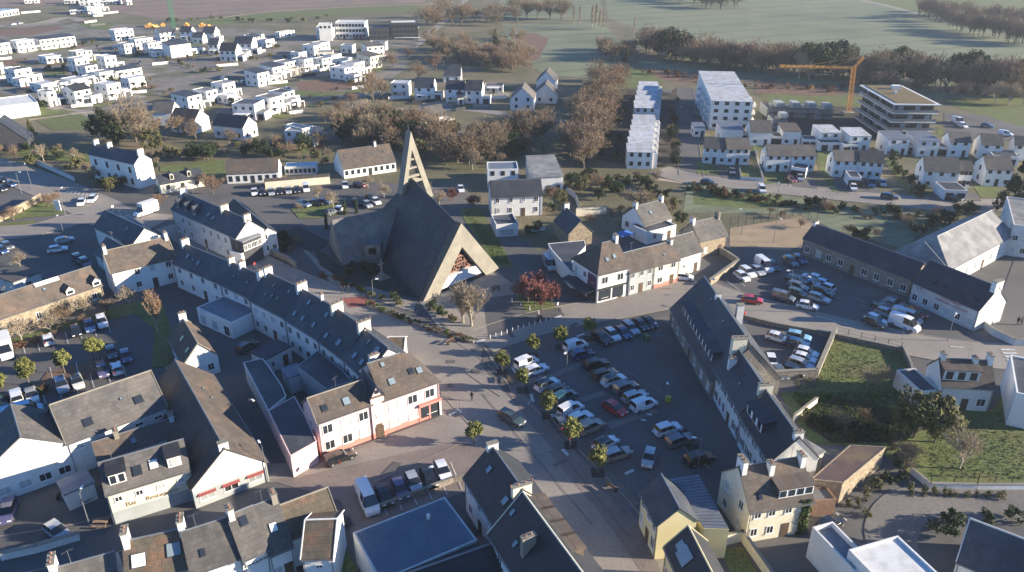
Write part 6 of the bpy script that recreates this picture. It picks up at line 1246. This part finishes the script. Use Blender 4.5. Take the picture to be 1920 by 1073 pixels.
grove('in the wood above the farmhouse', 'wood above the farmhouse', [('bare_grey', 255, 266, 18), ('evergreen', 195, 264, 11), ('evergreen', 225, 276, 10), ('bare_grey', 272, 276, 11), ('olive', 285, 286, 8), ('bare_grey', 235, 258, 12), ('bare_brown', 300, 258, 8), ('bare_brown', 335, 252, 8), ('bare_brown', 368, 262, 8), ('evergreen', 365, 300, 6), ('evergreen', 390, 300, 6), ('bare_brown', 430, 270, 6), ('bare_grey', 470, 285, 6), ('evergreen', 490, 292, 6), ('bare_brown', 520, 280, 6), ('evergreen', 570, 280, 6), ('bare_grey', 600, 275, 7), ('bare_brown', 545, 290, 5)])
grove('in the gardens left of the farmhouse', 'gardens left of the farmhouse', [('yellow_conifer', 62, 262, 7), ('bare_pale', 82, 302, 6.5), ('olive', 60, 312, 4), ('bare_brown', 30, 292, 4), ('evergreen', 68, 308, 3.5), ('olive', 205, 360, 4.5), ('evergreen', 220, 352, 4), ('bare_brown', 178, 342, 4.5), ('olive', 240, 348, 3.5), ('bare_copper', 300, 386, 4), ('bare_pale', 140, 296, 4), ('evergreen', 115, 300, 3)])
grove('in the gardens behind the bar', 'gardens behind the bar', [('bare_grey', 1195, 400, 7.5), ('bare_grey', 1212, 396, 7), ('bare_brown', 1240, 412, 6.5), ('evergreen', 1155, 368, 5), ('olive', 1090, 360, 5), ('evergreen', 1072, 350, 4.5), ('bare_brown', 1120, 352, 5), ('evergreen', 1210, 350, 3.4), ('bare_brown', 1232, 340, 4), ('evergreen', 1275, 420, 3.6), ('olive', 1052, 385, 4.5), ('bare_copper', 1036, 372, 4), ('olive', 1008, 434, 3), ('olive', 990, 440, 2.6), ('bare_brown', 1195, 340, 4), ('bare_copper', 1105, 415, 2.6), ('evergreen', 1125, 376, 4)])
grove('in the gardens of the grey-roofed rows', 'row gardens', scatter(['evergreen', 'bare_brown', 'evergreen'], [(1262, 180), (1262, 230), (1258, 270), (1262, 315)], 16, 8, 6, 2.6, 4.5) + scatter(['evergreen', 'shrub'], [(1160, 180), (1150, 230), (1145, 300)], 14, 16, 8, 1.6, 3))
grove('on the hillside garden east of the square', 'hillside garden trees', [('olive', 1712, 822, 8.4), ('olive', 1752, 830, 8.2), ('bare_grey', 1695, 806, 4), ('bare_pale', 1798, 880, 7.6), ('bare_pale', 1652, 724, 4.6), ('bare_pale', 1625, 725, 3.8), ('bare_grey', 1578, 800, 3), ('bare_brown', 1620, 790, 2.6), ('evergreen', 1600, 830, 2), ('bare_grey', 1700, 880, 4.2), ('bare_grey', 1690, 860, 3.4), ('bare_grey', 1710, 860, 3)])
plant('conifer', 1902, 398, 17, 'huge dark conifer at the right picture edge', None)
grove('on the slope above the gravel court', 'slope bushes', [('dark_shrub', 1520, 386, 3), ('bare_copper', 1548, 398, 3.6), ('dark_shrub', 1535, 388, 2.6), ('dark_shrub', 1672, 402, 3), ('dark_shrub', 1684, 406, 2.6), ('bare_purple', 1640, 446, 3), ('dark_shrub', 1600, 444, 2.6), ('dark_shrub', 1622, 450, 3), ('bare_purple', 1590, 440, 3), ('bare_brown', 1500, 428, 3), ('dark_shrub', 1718, 438, 3), ('dark_shrub', 1745, 425, 3.2), ('dark_shrub', 1770, 418, 3.4), ('dark_shrub', 1800, 400, 3), ('dark_shrub', 1820, 398, 3), ('bare_purple', 1755, 412, 4), ('bare_grey', 1700, 425, 4), ('bare_brown', 1466, 410, 2.6), ('bare_brown', 1445, 402, 2.4)])
grove('around the flower beds of the church', 'church shrubs', [('dark_shrub', 736, 560, 1.6), ('dark_shrub', 742, 566, 1.4), ('olive_shrub', 750, 572, 1.3)] + scatter(['shrub', 'olive_shrub', 'rust_shrub'], [(606, 516), (640, 532), (680, 548), (715, 562)], 16, 5, 3, .8, 1.3) + scatter(['olive_shrub', 'rust_shrub', 'shrub'], [(690, 572), (740, 592), (800, 616), (850, 632), (885, 640)], 34, 3, 2, .7, 1.2)
      + [('dark_shrub', 808, 580, 1.6), ('shrub', 820, 586, 1.6), ('dark_shrub', 830, 592, 1.5), ('rust_shrub', 845, 600, 1.3), ('olive_shrub', 852, 604, 1.2), ('dark_shrub', 815, 574, 1.4)] + scatter(['dark_shrub', 'bare_brown'], [(520, 452), (545, 468), (570, 455)], 9, 12, 8, 1.6, 2.8) + [('dark_shrub', 660, 512, 2.2), ('dark_shrub', 690, 508, 2.4), ('dark_shrub', 702, 514, 1.8)])
grove('along the hedge bank and car park edges', 'car park hedges', scatter(['olive_shrub', 'rust_shrub'], [(5, 762), (60, 745), (85, 735)], 14, 4, 3, .9, 1.5) + scatter(['rust_shrub', 'bare_brown'], [(20, 655), (80, 640), (130, 612), (200, 592)], 16, 8, 4, .9, 1.6) + scatter(['rust_shrub'], [(498, 350), (540, 348), (615, 340)], 12, 4, 2, 1.2, 1.8))
grove('along the white wall of the eastern drive', 'drive planting', [('ball', x, 926 + (x - 1700) * .045, h) for x, h in ((1706, 1.5), (1731, 1.3), (1751, 1.3), (1770, 1.1), (1785, 1.1), (1812, 1.0), (1830, .9), (1850, 1.1), (1876, 1.3))] + [('olive_shrub', 1640, 915, 1.5), ('ball', 1622, 935, 1.5), ('ball', 1608, 950, 1.3), ('ball', 1626, 968, 1.2), ('ball', 1590, 950, 1.2), ('ball', 1642, 912, 1.4), ('dark_shrub', 1665, 905, 1.6), ('dark_shrub', 1690, 900, 1.4), ('dark_shrub', 1770, 1000, 2.6), ('dark_shrub', 1785, 985, 2.2), ('dark_shrub', 1900, 975, 1.8), ('dark_shrub', 1850, 975, 1.5)])
grove('in the planted strips between the eastern houses', 'eastern house shrubs', scatter(['shrub', 'olive_shrub', 'rust_shrub', 'dark_shrub'], [(1662, 286), (1690, 320), (1715, 350), (1735, 372)], 26, 12, 6, 1.0, 2.2) + scatter(['rust_shrub', 'dark_shrub'], [(1300, 352), (1400, 372), (1500, 392)], 18, 6, 3, .9, 1.7))
grove('in the vegetable plots and estate gardens', 'estate shrubs', scatter(['dark_shrub', 'bare_brown', 'olive_shrub'], [(300, 112), (360, 130), (420, 138)], 12, 8, 4, 1.5, 3) + scatter(['dark_shrub', 'shrub'], [(30, 204), (60, 198), (90, 200)], 10, 6, 3, 1.5, 2.5) + scatter(['dark_shrub', 'olive_shrub'], [(310, 42), (370, 36), (480, 42), (560, 40), (620, 34)], 16, 8, 3, 2, 3.5))

mass('undergrowth', 'tangled bare undergrowth filling the tree belt behind the church', scatter(['bare_grey', 'bare_brown', 'evergreen', 'bare_grey', 'olive'], [(630, 245), (700, 258), (770, 262), (830, 282), (900, 290), (960, 268), (1020, 280)], 62, 30, 26, 3.5, 7.5))
mass('undergrowth', 'brown thicket under the tall hedge line', scatter(['bare_brown', 'bare_grey'], [(1082, 312), (1108, 240), (1136, 150)], 60, 26, 8, 7, 11))
mass('undergrowth', 'thicket below the field edge treeline', scatter(['bare_purple', 'bare_grey', 'dark_shrub'], [(1190, 92), (1330, 118), (1520, 138), (1720, 156), (1950, 178)], 90, 8, 5, 6, 11))
mass('undergrowth', 'brushwood of the wooded gardens beside the country lane', scatter(['bare_brown', 'bare_grey', 'bare_grey'], [(800, 70), (840, 100), (900, 112), (980, 128), (940, 60)], 60, 24, 18, 5, 10))
mass('undergrowth', 'scrubby bushes on the hillside bank', scatter(['bare_grey', 'dark_shrub', 'bare_brown', 'shrub'], [(1500, 785), (1580, 808), (1660, 822), (1700, 870)], 34, 18, 10, 1.0, 2.0))
mass('undergrowth', 'reddish young plants in the beds before the treeline', scatter(['rust_shrub', 'bare_copper'], [(1210, 136), (1320, 150), (1420, 162), (1590, 170)], 60, 10, 5, 1.2, 3))
mass('undergrowth', 'brown shrubs and hedges of the gardens behind the bar', scatter(['bare_brown', 'olive_shrub', 'bare_grey', 'dark_shrub'], [(1020, 400), (1070, 350), (1130, 345), (1230, 360), (1260, 400), (1140, 400)], 50, 16, 12, 1.5, 3.4))
mass('undergrowth', 'low brown hedges on the slope above the gravel court', scatter(['rust_shrub', 'bare_brown', 'dark_shrub', 'olive_shrub'], [(1290, 352), (1400, 370), (1520, 392), (1640, 405), (1790, 412)], 60, 12, 7, 1.0, 2.2))
mass('undergrowth', 'hedges and bushes in the estate gardens', scatter(['dark_shrub', 'bare_brown', 'olive_shrub'], [(-10, 118), (80, 130), (160, 145), (250, 160), (330, 180), (420, 200), (520, 210), (600, 190), (700, 150), (620, 110), (500, 100), (380, 108), (280, 95), (120, 90)], 130, 22, 12, 1.2, 2.8))
mass('undergrowth', 'garden bushes above and around the farmhouse', scatter(['bare_brown', 'olive_shrub', 'bare_grey', 'dark_shrub'], [(20, 285), (120, 290), (200, 345), (300, 300), (420, 285), (520, 288), (620, 300)], 70, 20, 12, 1.5, 4))
# rough grass tufts on the hillside garden (nobody could count them)
m = MB(); rg = random.Random(5)
def tufts(poly, n, hh, mat):
    xs = [p[0] for p in poly]; ys = [p[1] for p in poly]; k = 0
    while k < n:
        x, y = rg.uniform(min(xs), max(xs)), rg.uniform(min(ys), max(ys)); ins = False
        for i in range(len(poly)):
            a, b = poly[i], poly[i - 1]
            if (a[1] > y) != (b[1] > y) and x < (b[0] - a[0]) * (y - a[1]) / (b[1] - a[1]) + a[0]: ins = not ins
        if not ins: continue
        k += 1; p = P(x, y, .06); 
        for q in range(3):
            a = rg.random() * 6.28; w = rg.uniform(.05, .14); l = Vector((math.cos(a) * rg.uniform(.05, .3), math.sin(a) * rg.uniform(.05, .3), hh * rg.uniform(.5, 1.3))); s_ = Vector((-math.sin(a) * w, math.cos(a) * w, 0)); c = p + Vector((rg.uniform(-.2, .2), rg.uniform(-.2, .2), 0)); m.face([c - s_, c + s_, c + l], mat)
tufts([(1552, 632), (1690, 655), (1712, 735), (1640, 760), (1520, 760), (1480, 740)], 2000, .18, 'leaf_yellow')
tufts([(1480, 738), (1700, 735), (1720, 780), (1700, 830), (1560, 830)], 2600, .28, 'leaf_green')
tufts([(1740, 800), (1920, 760), (1920, 900), (1740, 895)], 1500, .15, 'leaf_green')
tufts([(870, 395), (935, 450), (958, 498), (925, 490)], 900, .15, 'leaf_green')
o = m.build('grass'); tag(o, 'rough uncut grass of the gardens and greens', 'grass', None, 'stuff')
# ivy and climber on the cream house
m = MB(); hc = (P(1500, 945, 5), P(1520, 943, 5)); base = P(1508, 1000, 0)
for i in range(900):
    t = rg.random(); z = rg.uniform(0, 5.4); q = P(1504 + 16 * t + rg.gauss(0, 2), 941 - t * 2, 5.0); v = Vector((rg.gauss(0, 1), rg.gauss(0, 1), rg.gauss(0, 1))).normalized() * .12; c = Vector((q.x + rg.gauss(0, .05), q.y - .15 - rg.random() * .25, z)); u = v.orthogonal().normalized() * .12; m.face([c - u, c + v, c + u, c - v], 'leaf_green')
o = m.build('ivy'); tag(o, 'green climber growing up the cream house front', 'climbing plant')

# ================================================================ WALLS, FENCES, LAMPS
def wall(label, pts, h, mat, w=.3, cat='wall', name='garden_wall', cap=None):
    ps = [P(x, y) for x, y in pts]; c = ps[0]; root = thing(name, (c.x, c.y, 0), 0, label, cat); m = MB(); k = MB()
    for a, b in zip(ps, ps[1:]):
        d = (b - a).normalized(); n = Vector((-d.y, d.x, 0)) * w / 2; A = a - c - d * .05; B = b - c + d * .05
        q = [(A - n), (B - n), (B + n), (A + n)]; m.prism([(v.x, v.y) for v in q], 0, h, mat); n2 = n * 1.35; q = [(A - n2), (B - n2), (B + n2), (A + n2)]; k.prism([(v.x, v.y) for v in q], h, h + .08, cap or 'concrete')
    m.build('wall', root); k.build('coping', root); return root
for a in (('low pale wall along the lower left lane', [(5, 1050), (70, 1036), (150, 1012)], 1.1, 'grey_white_render', .5), ('stone wall corner of the small walled car park', [(1444, 712), (1530, 708), (1566, 624)], 1.6, 'rubble_stone', .5), ('wall running down the hillside garden', [(1690, 655), (1706, 690), (1716, 735)], 1.0, 'rubble_stone', .3),
          ('short wall below the square houses', [(1488, 790), (1530, 757)], 1.2, 'cream_render', .3), ('long white wall with dark fence above the drive', [(1708, 888), (1742, 916), (1830, 918), (1990, 918)], .9, 'white_render', .3), ('white wall round the green yard of the yellow house', [(1330, 1028), (1390, 1014), (1450, 1100)], 1.6, 'cream_render', .3),
          ('curved sunlit wall by the gravel court', [(1330, 536), (1352, 520), (1384, 497)], 1.4, 'stone', .5), ('dark curved wall behind the cottage row', [(1384, 497), (1362, 482), (1338, 470)], 1.4, 'rubble_stone', .4), ('stone wall along the church flower beds', [(506, 476), (540, 490), (556, 502)], 1.1, 'rubble_stone', .4), ('low stone wall beside the farmhouse cottage', [(290, 360), (330, 356), (372, 346)], 1.6, 'stone', .4),
          ('kerbed stone wall edging the main street planting', [(690, 574), (760, 600), (830, 628), (888, 644)], .45, 'rubble_stone', .4), ('white wall in front of the carport house', [(984, 436), (1022, 432)], 1.1, 'white_render', .25), ('retaining wall west of the roundabout green', [(-4, 418), (40, 398), (78, 376)], 2.0, 'stone', .4), ('garden wall above the western road', [(66, 306), (110, 326), (140, 340)], 1.4, 'grey_white_render', .3),
          ('white wall before the first semi pair', [(1386, 318), (1389, 337), (1431, 340), (1416, 284)], .9, 'white_render', .2), ('wall between forecourt and blue metal roof', [(700, 962), (850, 905), (880, 900)], .9, 'rubble_stone', .3), ('wall along the alley mouth', [(315, 705), (350, 690)], 1.6, 'white_render', .2),
          ('curved white wall of the back gardens', [(1052, 352), (1078, 372), (1086, 396)], 1.5, 'white_render', .25), ('wall of the school yard by the street', [(1838, 612), (1862, 630), (1900, 648), (1950, 650)], 1.3, 'grey_white_render', .25), ('cream wall of the orchard behind the barn', [(1080, 406), (1136, 402)], 2.2, 'cream_render', .3),
          ('low wall along the school street', [(1394, 598), (1450, 612), (1560, 632), (1690, 660)], .8, 'rubble_stone', .35)): wall(*a)
def fence(label, pts, h=1.1, mat='dark_metal', step=2.2, board=None):
    ps = [P(x, y) for x, y in pts]; c = ps[0]; root = thing('fence', (c.x, c.y, 0), 0, label, 'fence')
    for a, b in zip(ps, ps[1:]):
        n = max(1, int((b - a).length / step))
        for i in range(n + 1):
            q = a.lerp(b, i / n) - c; m = MB(); m.box((q.x - .04, q.y - .04, 0), (q.x + .04, q.y + .04, h), mat); m.build('post', root)
        for z in ((h * .35, h * .9) if not board else (h * .3, h * .62, h * .94)):
            m = MB(); A, B = a - c, b - c; m.bar((A.x, A.y, z), (B.x, B.y, z), .03 if not board else .06, mat); m.build('rail', root)
for a in (('dark metal fence above the long white drive wall', [(1742, 912), (1830, 913), (1990, 913)], 1.9), ('tall net fence along the gravel court', [(1368, 430), (1440, 414), (1500, 404), (1530, 420)], 3.2), ('wooden rail fence of the slope paddock', [(1552, 404), (1600, 412), (1660, 424), (1714, 432)], 1.1, 'wood', 6), ('second rail of the slope paddock', [(1520, 412), (1580, 430), (1660, 450)], 1.1, 'wood', 6),
          ('wooden fence along the car park edge of the hillside', [(1566, 622), (1690, 653)], 1.2, 'wood'), ('fence beside the first garden of the eastern row', [(1306, 328), (1342, 330)], 1.0, 'dark_metal', 2), ('fence round the second garden of the eastern row', [(1432, 346), (1478, 350), (1488, 345)], 1.0, 'grey_metal', 2.5), ('fence before the third semi pair', [(1532, 358), (1590, 366)], 1.0, 'grey_metal', 2.5),
          ('long dark rail below the square building', [(1262, 606), (1300, 660), (1345, 738)], 1.0, 'grey_metal', 3), ('fence at the head of the grey-roofed rows', [(1160, 178), (1192, 178)], 1.5, 'wood', 2), ('bright garden fence near the apartment roof', [(1416, 178), (1440, 178)], 1.2, 'wood', 2)): fence(*a)
# bollards round the church square
i = 0
for (x0, y0, x1, y1, n) in ((919, 636, 1034, 600, 12), (960, 566, 1010, 590, 4)):
    for k in range(n):
        p = P(x0 + (x1 - x0) * k / (n - 1), y0 + (y1 - y0) * k / (n - 1)); o = thing('bollard', (p.x, p.y, .06), 0, 'pale bollard, %s from the left along the church square edge' % ordw(i), 'bollard', 'bollards of the church square'); i += 1
        m = MB(); m.tube((0, 0, 0), (0, 0, .85), .09, .08, 'white_render', 8); m.build('post', o); m = MB(); m.tube((0, 0, .85), (0, 0, .95), .1, .05, 'grey_metal', 8); m.build('cap', o)
LAMPS = [(1062, 708, 5, 'in the middle of the square'), (1250, 760, 3.2, 'by the recycling point'), (1308, 880, 5, 'near the yellow house'), (123, 405, 7, 'on the western green'), (41, 364, 6, 'before the western wall'), (60, 352, 7, 'on the western road'), (503, 905, 6, 'beside the white gabled hall'), (168, 985, 5, 'in the restaurant yard'),
         (475, 795, 4.5, 'in the dark alley'), (1514, 586, 7, 'in the eastern car park'), (1478, 560, 6, 'beside the grey van'), (1776, 640, 5, 'on the school street'), (1390, 440, 6, 'at the gravel court'), (1450, 455, 6, 'in the gravel court'), (1222, 640, 4, 'at the top of the square'), (120, 440, 5, 'in the western square'),
         (1270, 232, 6, 'in the lane by the grey-roofed rows'), (1456, 380, 5, 'on the valley footpath'), (700, 560, 4, 'at the red crossing'), (800, 930, 4, 'behind the parked row')]
for x, y, h, w in LAMPS:
    p = P(x, y); o = thing('street_lamp', (p.x, p.y, .05), rnd.random() * 6, 'slim grey street lamp standing ' + w, 'street lamp', 'street lamps')
    m = MB(); m.tube((0, 0, 0), (0, 0, h), .08, .05, 'grey_metal', 6); m.build('pole', o); m = MB(); m.tube((0, 0, h), (.9, 0, h + .15), .045, .04, 'grey_metal', 6); m.build('arm', o); m = MB(); m.box((.7, -.14, h + .08), (1.3, .14, h + .22), 'lamp_white'); m.build('lamp_head', o)
for i, (x, y, c) in enumerate(((1210, 637, 'green'), (1213, 640, 'green'), (1252, 755, 'yellow'), (1463, 1000, 'yellow'), (1455, 1003, 'green'), (1449, 1000, 'green'), (903, 980, 'yellow'), (906, 1000, 'yellow'))):
    p = P(x, y); o = thing('wheelie_bin', (p.x, p.y, .06), rnd.random(), '%s waste bin %s' % (c, ('at the top of the square, left of its pair', 'at the top of the square, right of its pair', 'beside the small tree in the square', 'in front of the cream house', 'in front of the cream house, middle', 'in front of the cream house, leftmost', 'behind the blue metal roof, upper', 'behind the blue metal roof, lower')[i]), 'bin')
    m = MB(); m.face([(-.25, -.28, .08), (-.25, .28, .08), (-.32, .34, 1.0), (-.32, -.34, 1.0)], c + '_bin'); m.prism([(-.3, -.32), (.3, -.32), (.3, .32), (-.3, .32)], .08, 1.0, c + '_bin'); m.build('body', o); m = MB(); m.slab([(-.34, -.36, 1.12), (.36, -.36, 1.03), (.36, .36, 1.03), (-.34, .36, 1.12)], .06, c + '_bin'); m.build('lid', o)
    for s_ in (-1, 1): m = MB(); m.tube((-.28, s_ * .28, .1), (-.28, s_ * .34, .1), .1, .1, 'tyre', 8); m.build('wheel', o)
for i, (x, y, w) in enumerate(((905, 700, 'at the street junction'), (1045, 592, 'at the church square corner'), (862, 770, 'before the pink corner house'), (1068, 850, 'at the crossing band'), (1335, 545, 'at the school street entrance'), (1690, 640, 'by the school'), (480, 515, 'at the head of the terrace'), (215, 405, 'at the western junction'), (1180, 985, 'on the brick pavement'), (640, 895, 'before the dark sheds'))):
    p = P(x, y); o = thing('road_sign', (p.x, p.y, .05), rnd.random() * 6, 'small round road sign ' + w, 'sign'); m = MB(); m.tube((0, 0, 0), (0, 0, 2.3), .035, .035, 'grey_metal', 6); m.build('post', o); m = MB(); m.tube((0, -.05, 2.5), (0, -.02, 2.5), .32, .32, ('red_plastic', 'lamp_white', 'blue_plastic')[i % 3], 12); m.build('disc', o)
for i, (x, y, w) in enumerate(((955, 715, 'beside the first street trees'), (1012, 600, 'near the bollards'), (846, 645, 'below the church planting'), (930, 545, 'by the church gable'), (1148, 918, 'on the brick pavement'))):
    p = P(x, y); o = thing('bench', (p.x, p.y, .1), rnd.random() * 3, 'slatted wooden bench ' + w, 'bench')
    for k in range(3): m = MB(); m.box((-.9, -.22 + k * .16, .42), (.9, -.1 + k * .16, .46), 'wood'); m.build('slat', o)
    m = MB(); m.box((-.9, .28, .55), (.9, .32, .85), 'wood'); m.build('backrest', o)
    for s_ in (-.7, .7): m = MB(); m.box((s_ - .04, -.22, 0), (s_ + .04, .3, .42), 'dark_metal'); m.build('leg', o)
# calvary cross before the church wing, standing sign, picnic table
p = P(717, 522); o = thing('calvary', (p.x, p.y, 0), .7, 'pale stone calvary cross on a stepped base beside the church', 'monument')
m = MB(); m.box((-1.3, -1.3, 0), (1.3, 1.3, .35), 'concrete'); m.box((-.8, -.8, .35), (.8, .8, .8), 'concrete'); m.box((-.4, -.4, .8), (.4, .4, 1.4), 'concrete'); m.build('base', o)
m = MB(); m.box((-.13, -.13, 1.4), (.13, .13, 4.2), 'concrete'); m.box((-.7, -.12, 3.2), (.7, .12, 3.45), 'concrete'); m.build('cross', o)
p = P(111, 398); o = thing('sign', (p.x, p.y, 0), -.3, 'blank white standing sign on the western green', 'sign'); m = MB(); m.box((-.9, -.1, .5), (.9, .1, 3.2), 'white_render'); m.build('panel', o)
for s_ in (-.7, .7): m = MB(); m.box((s_ - .06, -.06, 0), (s_ + .06, .06, .5), 'dark_metal'); m.build('post', o)
for i, (x, y) in enumerate(((192, 985), (168, 935), (645, 985))):
    p = P(x, y); o = thing('picnic_table', (p.x, p.y, .05), i, ('ochre garden table in the restaurant yard', 'dark table set under the restaurant wall', 'dark bench table behind the mottled-roof house')[i], 'table')
    mt = 'twig_copper' if i == 0 else 'dark_metal'; m = MB(); m.box((-.9, -.4, .7), (.9, .4, .76), mt); m.build('table_top', o)
    for s_ in (-1, 1): m = MB(); m.box((-.9, s_ * .75 - .14, .42), (.9, s_ * .75 + .14, .47), mt); m.build('bench', o); m = MB(); m.bar((s_ * .6, -.7, 0), (s_ * .6, .2, .7), .05, mt); m.bar((s_ * .6, .7, 0), (s_ * .6, -.2, .7), .05, mt); m.build('leg', o)
p = P(1170, 455); o = thing('canopy', (p.x, p.y, 0), .5, 'blue market canopy in the yard behind the corner row', 'canopy'); m = MB(); m.slab([(-2, -1.5, 2.3), (2, -1.5, 2.3), (0, 0, 3.1)], .05, 'blue_plastic'); m.slab([(2, -1.5, 2.3), (2, 1.5, 2.3), (0, 0, 3.1)], .05, 'blue_plastic'); m.slab([(2, 1.5, 2.3), (-2, 1.5, 2.3), (0, 0, 3.1)], .05, 'blue_plastic'); m.slab([(-2, 1.5, 2.3), (-2, -1.5, 2.3), (0, 0, 3.1)], .05, 'blue_plastic'); m.build('cover', o)
for sx in (-1.9, 1.9):
    for sy in (-1.4, 1.4): m = MB(); m.box((sx - .04, sy - .04, 0), (sx + .04, sy + .04, 2.3), 'grey_metal'); m.build('leg', o)

# ================================================================ PEOPLE
def person(px, py, face, top, label, walk=.25):
    p = P(px, py); o = thing('person', (p.x, p.y, .07), face, label, 'person')
    me = bpy.data.meshes.new('body'); V = [(0, 0, .95), (0, 0, 1.18), (0, 0, 1.42), (0, 0, 1.52), (0, .02, 1.66), (0, 0, 1.76)]; E = [(0, 1), (1, 2), (2, 3), (3, 4), (4, 5)]; Rr = [.15, .15, .16, .06, .095, .075]
    def ch(st, pts):
        prev = st
        for q, r in pts: V.append(q); Rr.append(r); E.append((prev, len(V) - 1)); prev = len(V) - 1
    for s_ in (-1, 1):
        ch(0, [((0, s_ * .10, .88), .10), ((s_ * walk * .3, s_ * .10, .50), .065), ((s_ * walk * .5 - .03, s_ * .10, .09), .045), ((s_ * walk * .5 + .12, s_ * .11, .04), .04)])
        ch(2, [((0, s_ * .19, 1.40), .065), ((-s_ * walk * .25, s_ * .24, 1.12), .048), ((-s_ * walk * .5 + .04, s_ * .23, .88), .035), ((-s_ * walk * .5 + .06, s_ * .22, .79), .036)])
    me.from_pydata(V, E, []); ob = link('body', me, o)
    sk = ob.modifiers.new('skin', 'SKIN'); ob.modifiers.new('sub', 'SUBSURF').levels = 1; ob.modifiers['sub'].render_levels = 1
    for v, r in zip(me.skin_vertices[0].data, Rr): v.radius = (r, r)
    me.skin_vertices[0].data[0].use_root = True; me.materials.append(MATS[top])
    m = MB(); m.tube((0, .01, 1.6), (0, .01, 1.73), .085, .09, 'skin', 10); m.build('face', o); m = MB(); m.tube((-.02, 0, 1.70), (-.02, 0, 1.80), .108, .07, 'hair', 10); m.build('hair', o)
person(885, 752, 1.2, 'cloth_dark', 'person in dark clothes crossing the main street alone')
person(641, 552, .4, 'cloth_dark', 'leftmost of three people in dark clothes on the church pavement')
person(647, 551, .6, 'cloth_blue', 'middle of three people in dark clothes on the church pavement')
person(654, 551, .2, 'cloth_dark', 'rightmost of three people in dark clothes on the church pavement')
for i, (x, y, c, w) in enumerate(((1020, 640, 'cloth_blue', 'in blue on the crossing below the bollards'), (1180, 575, 'cloth_dark', 'in dark clothes on the bar pavement'), (760, 610, 'cloth_dark', 'in dark clothes on the sunlit main street'), (1090, 885, 'cloth_dark', 'in dark clothes on the shaded pavement'), (560, 880, 'cloth_red', 'in red on the forecourt'), (1250, 700, 'cloth_blue', 'in blue in the empty part of the square'))): pass
person(1395, 598, 2.2, 'cloth_red', 'person in red clothes beside the school street')
person(1907, 610, 1.0, 'cloth_dark', 'person in dark clothes, left one in the school yard'); person(1914, 610, 2.0, 'cloth_dark', 'person in dark clothes, right one in the school yard')

# ================================================================ LETTERING
def text(s, size, mat, parent, x, y, z, rz, name='lettering', space=1.0):
    c = bpy.data.curves.new(name, 'FONT'); c.body = s; c.size = size; c.extrude = .015; c.space_character = space; c.materials.append(MATS[mat])
    t_ = bpy.data.objects.new(name, c); COL.objects.link(t_); dg = bpy.context.evaluated_depsgraph_get(); me = bpy.data.meshes.new_from_object(t_.evaluated_get(dg)); bpy.data.objects.remove(t_)
    me.materials.clear(); me.materials.append(MATS[mat]); o = link(name, me, parent, (x, y, z)); o.rotation_euler = (math.pi / 2, 0, rz); return o
G_('text_red', (.45, .03, .04), .6); G_('text_blue', (.06, .12, .35), .6); G_('text_brown', (.30, .24, .16), .6)
text('Bar', .95, 'text_brown', rs, 1.8, -.06, 2.32, 0); text('Restaurant', .85, 'text_brown', rs, 4.1, -.06, 2.32, 0)
sL = (P(1837, 581.5, 4.4) - P(1712, 528, 4.4)).length
text('La', .7, 'text_blue', sc, .9, -.06, 3.35, 0); text('C', 1.1, 'text_red', sc, 1.75, -.06, 3.25, 0); text('MATERNELLE', .62, 'text_red', sc, sL * .46, -.06, 3.6, 0, space=1.1); text('PRIMAIRE - COLL\u00c8GE', .62, 'text_red', sc, sL * .38, -.06, 2.85, 0, space=1.15)

# ================================================================ AIR
m = MB(); m.box((-7200, -1600, -1), (7200, 9200, 95), 'bark'); hz = m.build('haze'); hz['kind'] = 'stuff'; hz.data.materials.clear()
hm = bpy.data.materials.new('haze'); hm.use_nodes = True; n = hm.node_tree; n.nodes.clear(); o_ = n.nodes.new('ShaderNodeOutputMaterial'); v_ = n.nodes.new('ShaderNodeVolumePrincipled')
v_.inputs['Color'].default_value = (.80, .87, .95, 1); v_.inputs['Density'].default_value = .00014; v_.inputs['Anisotropy'].default_value = .2; n.links.new(v_.outputs[0], o_.inputs['Volume']); hz.data.materials.append(hm)
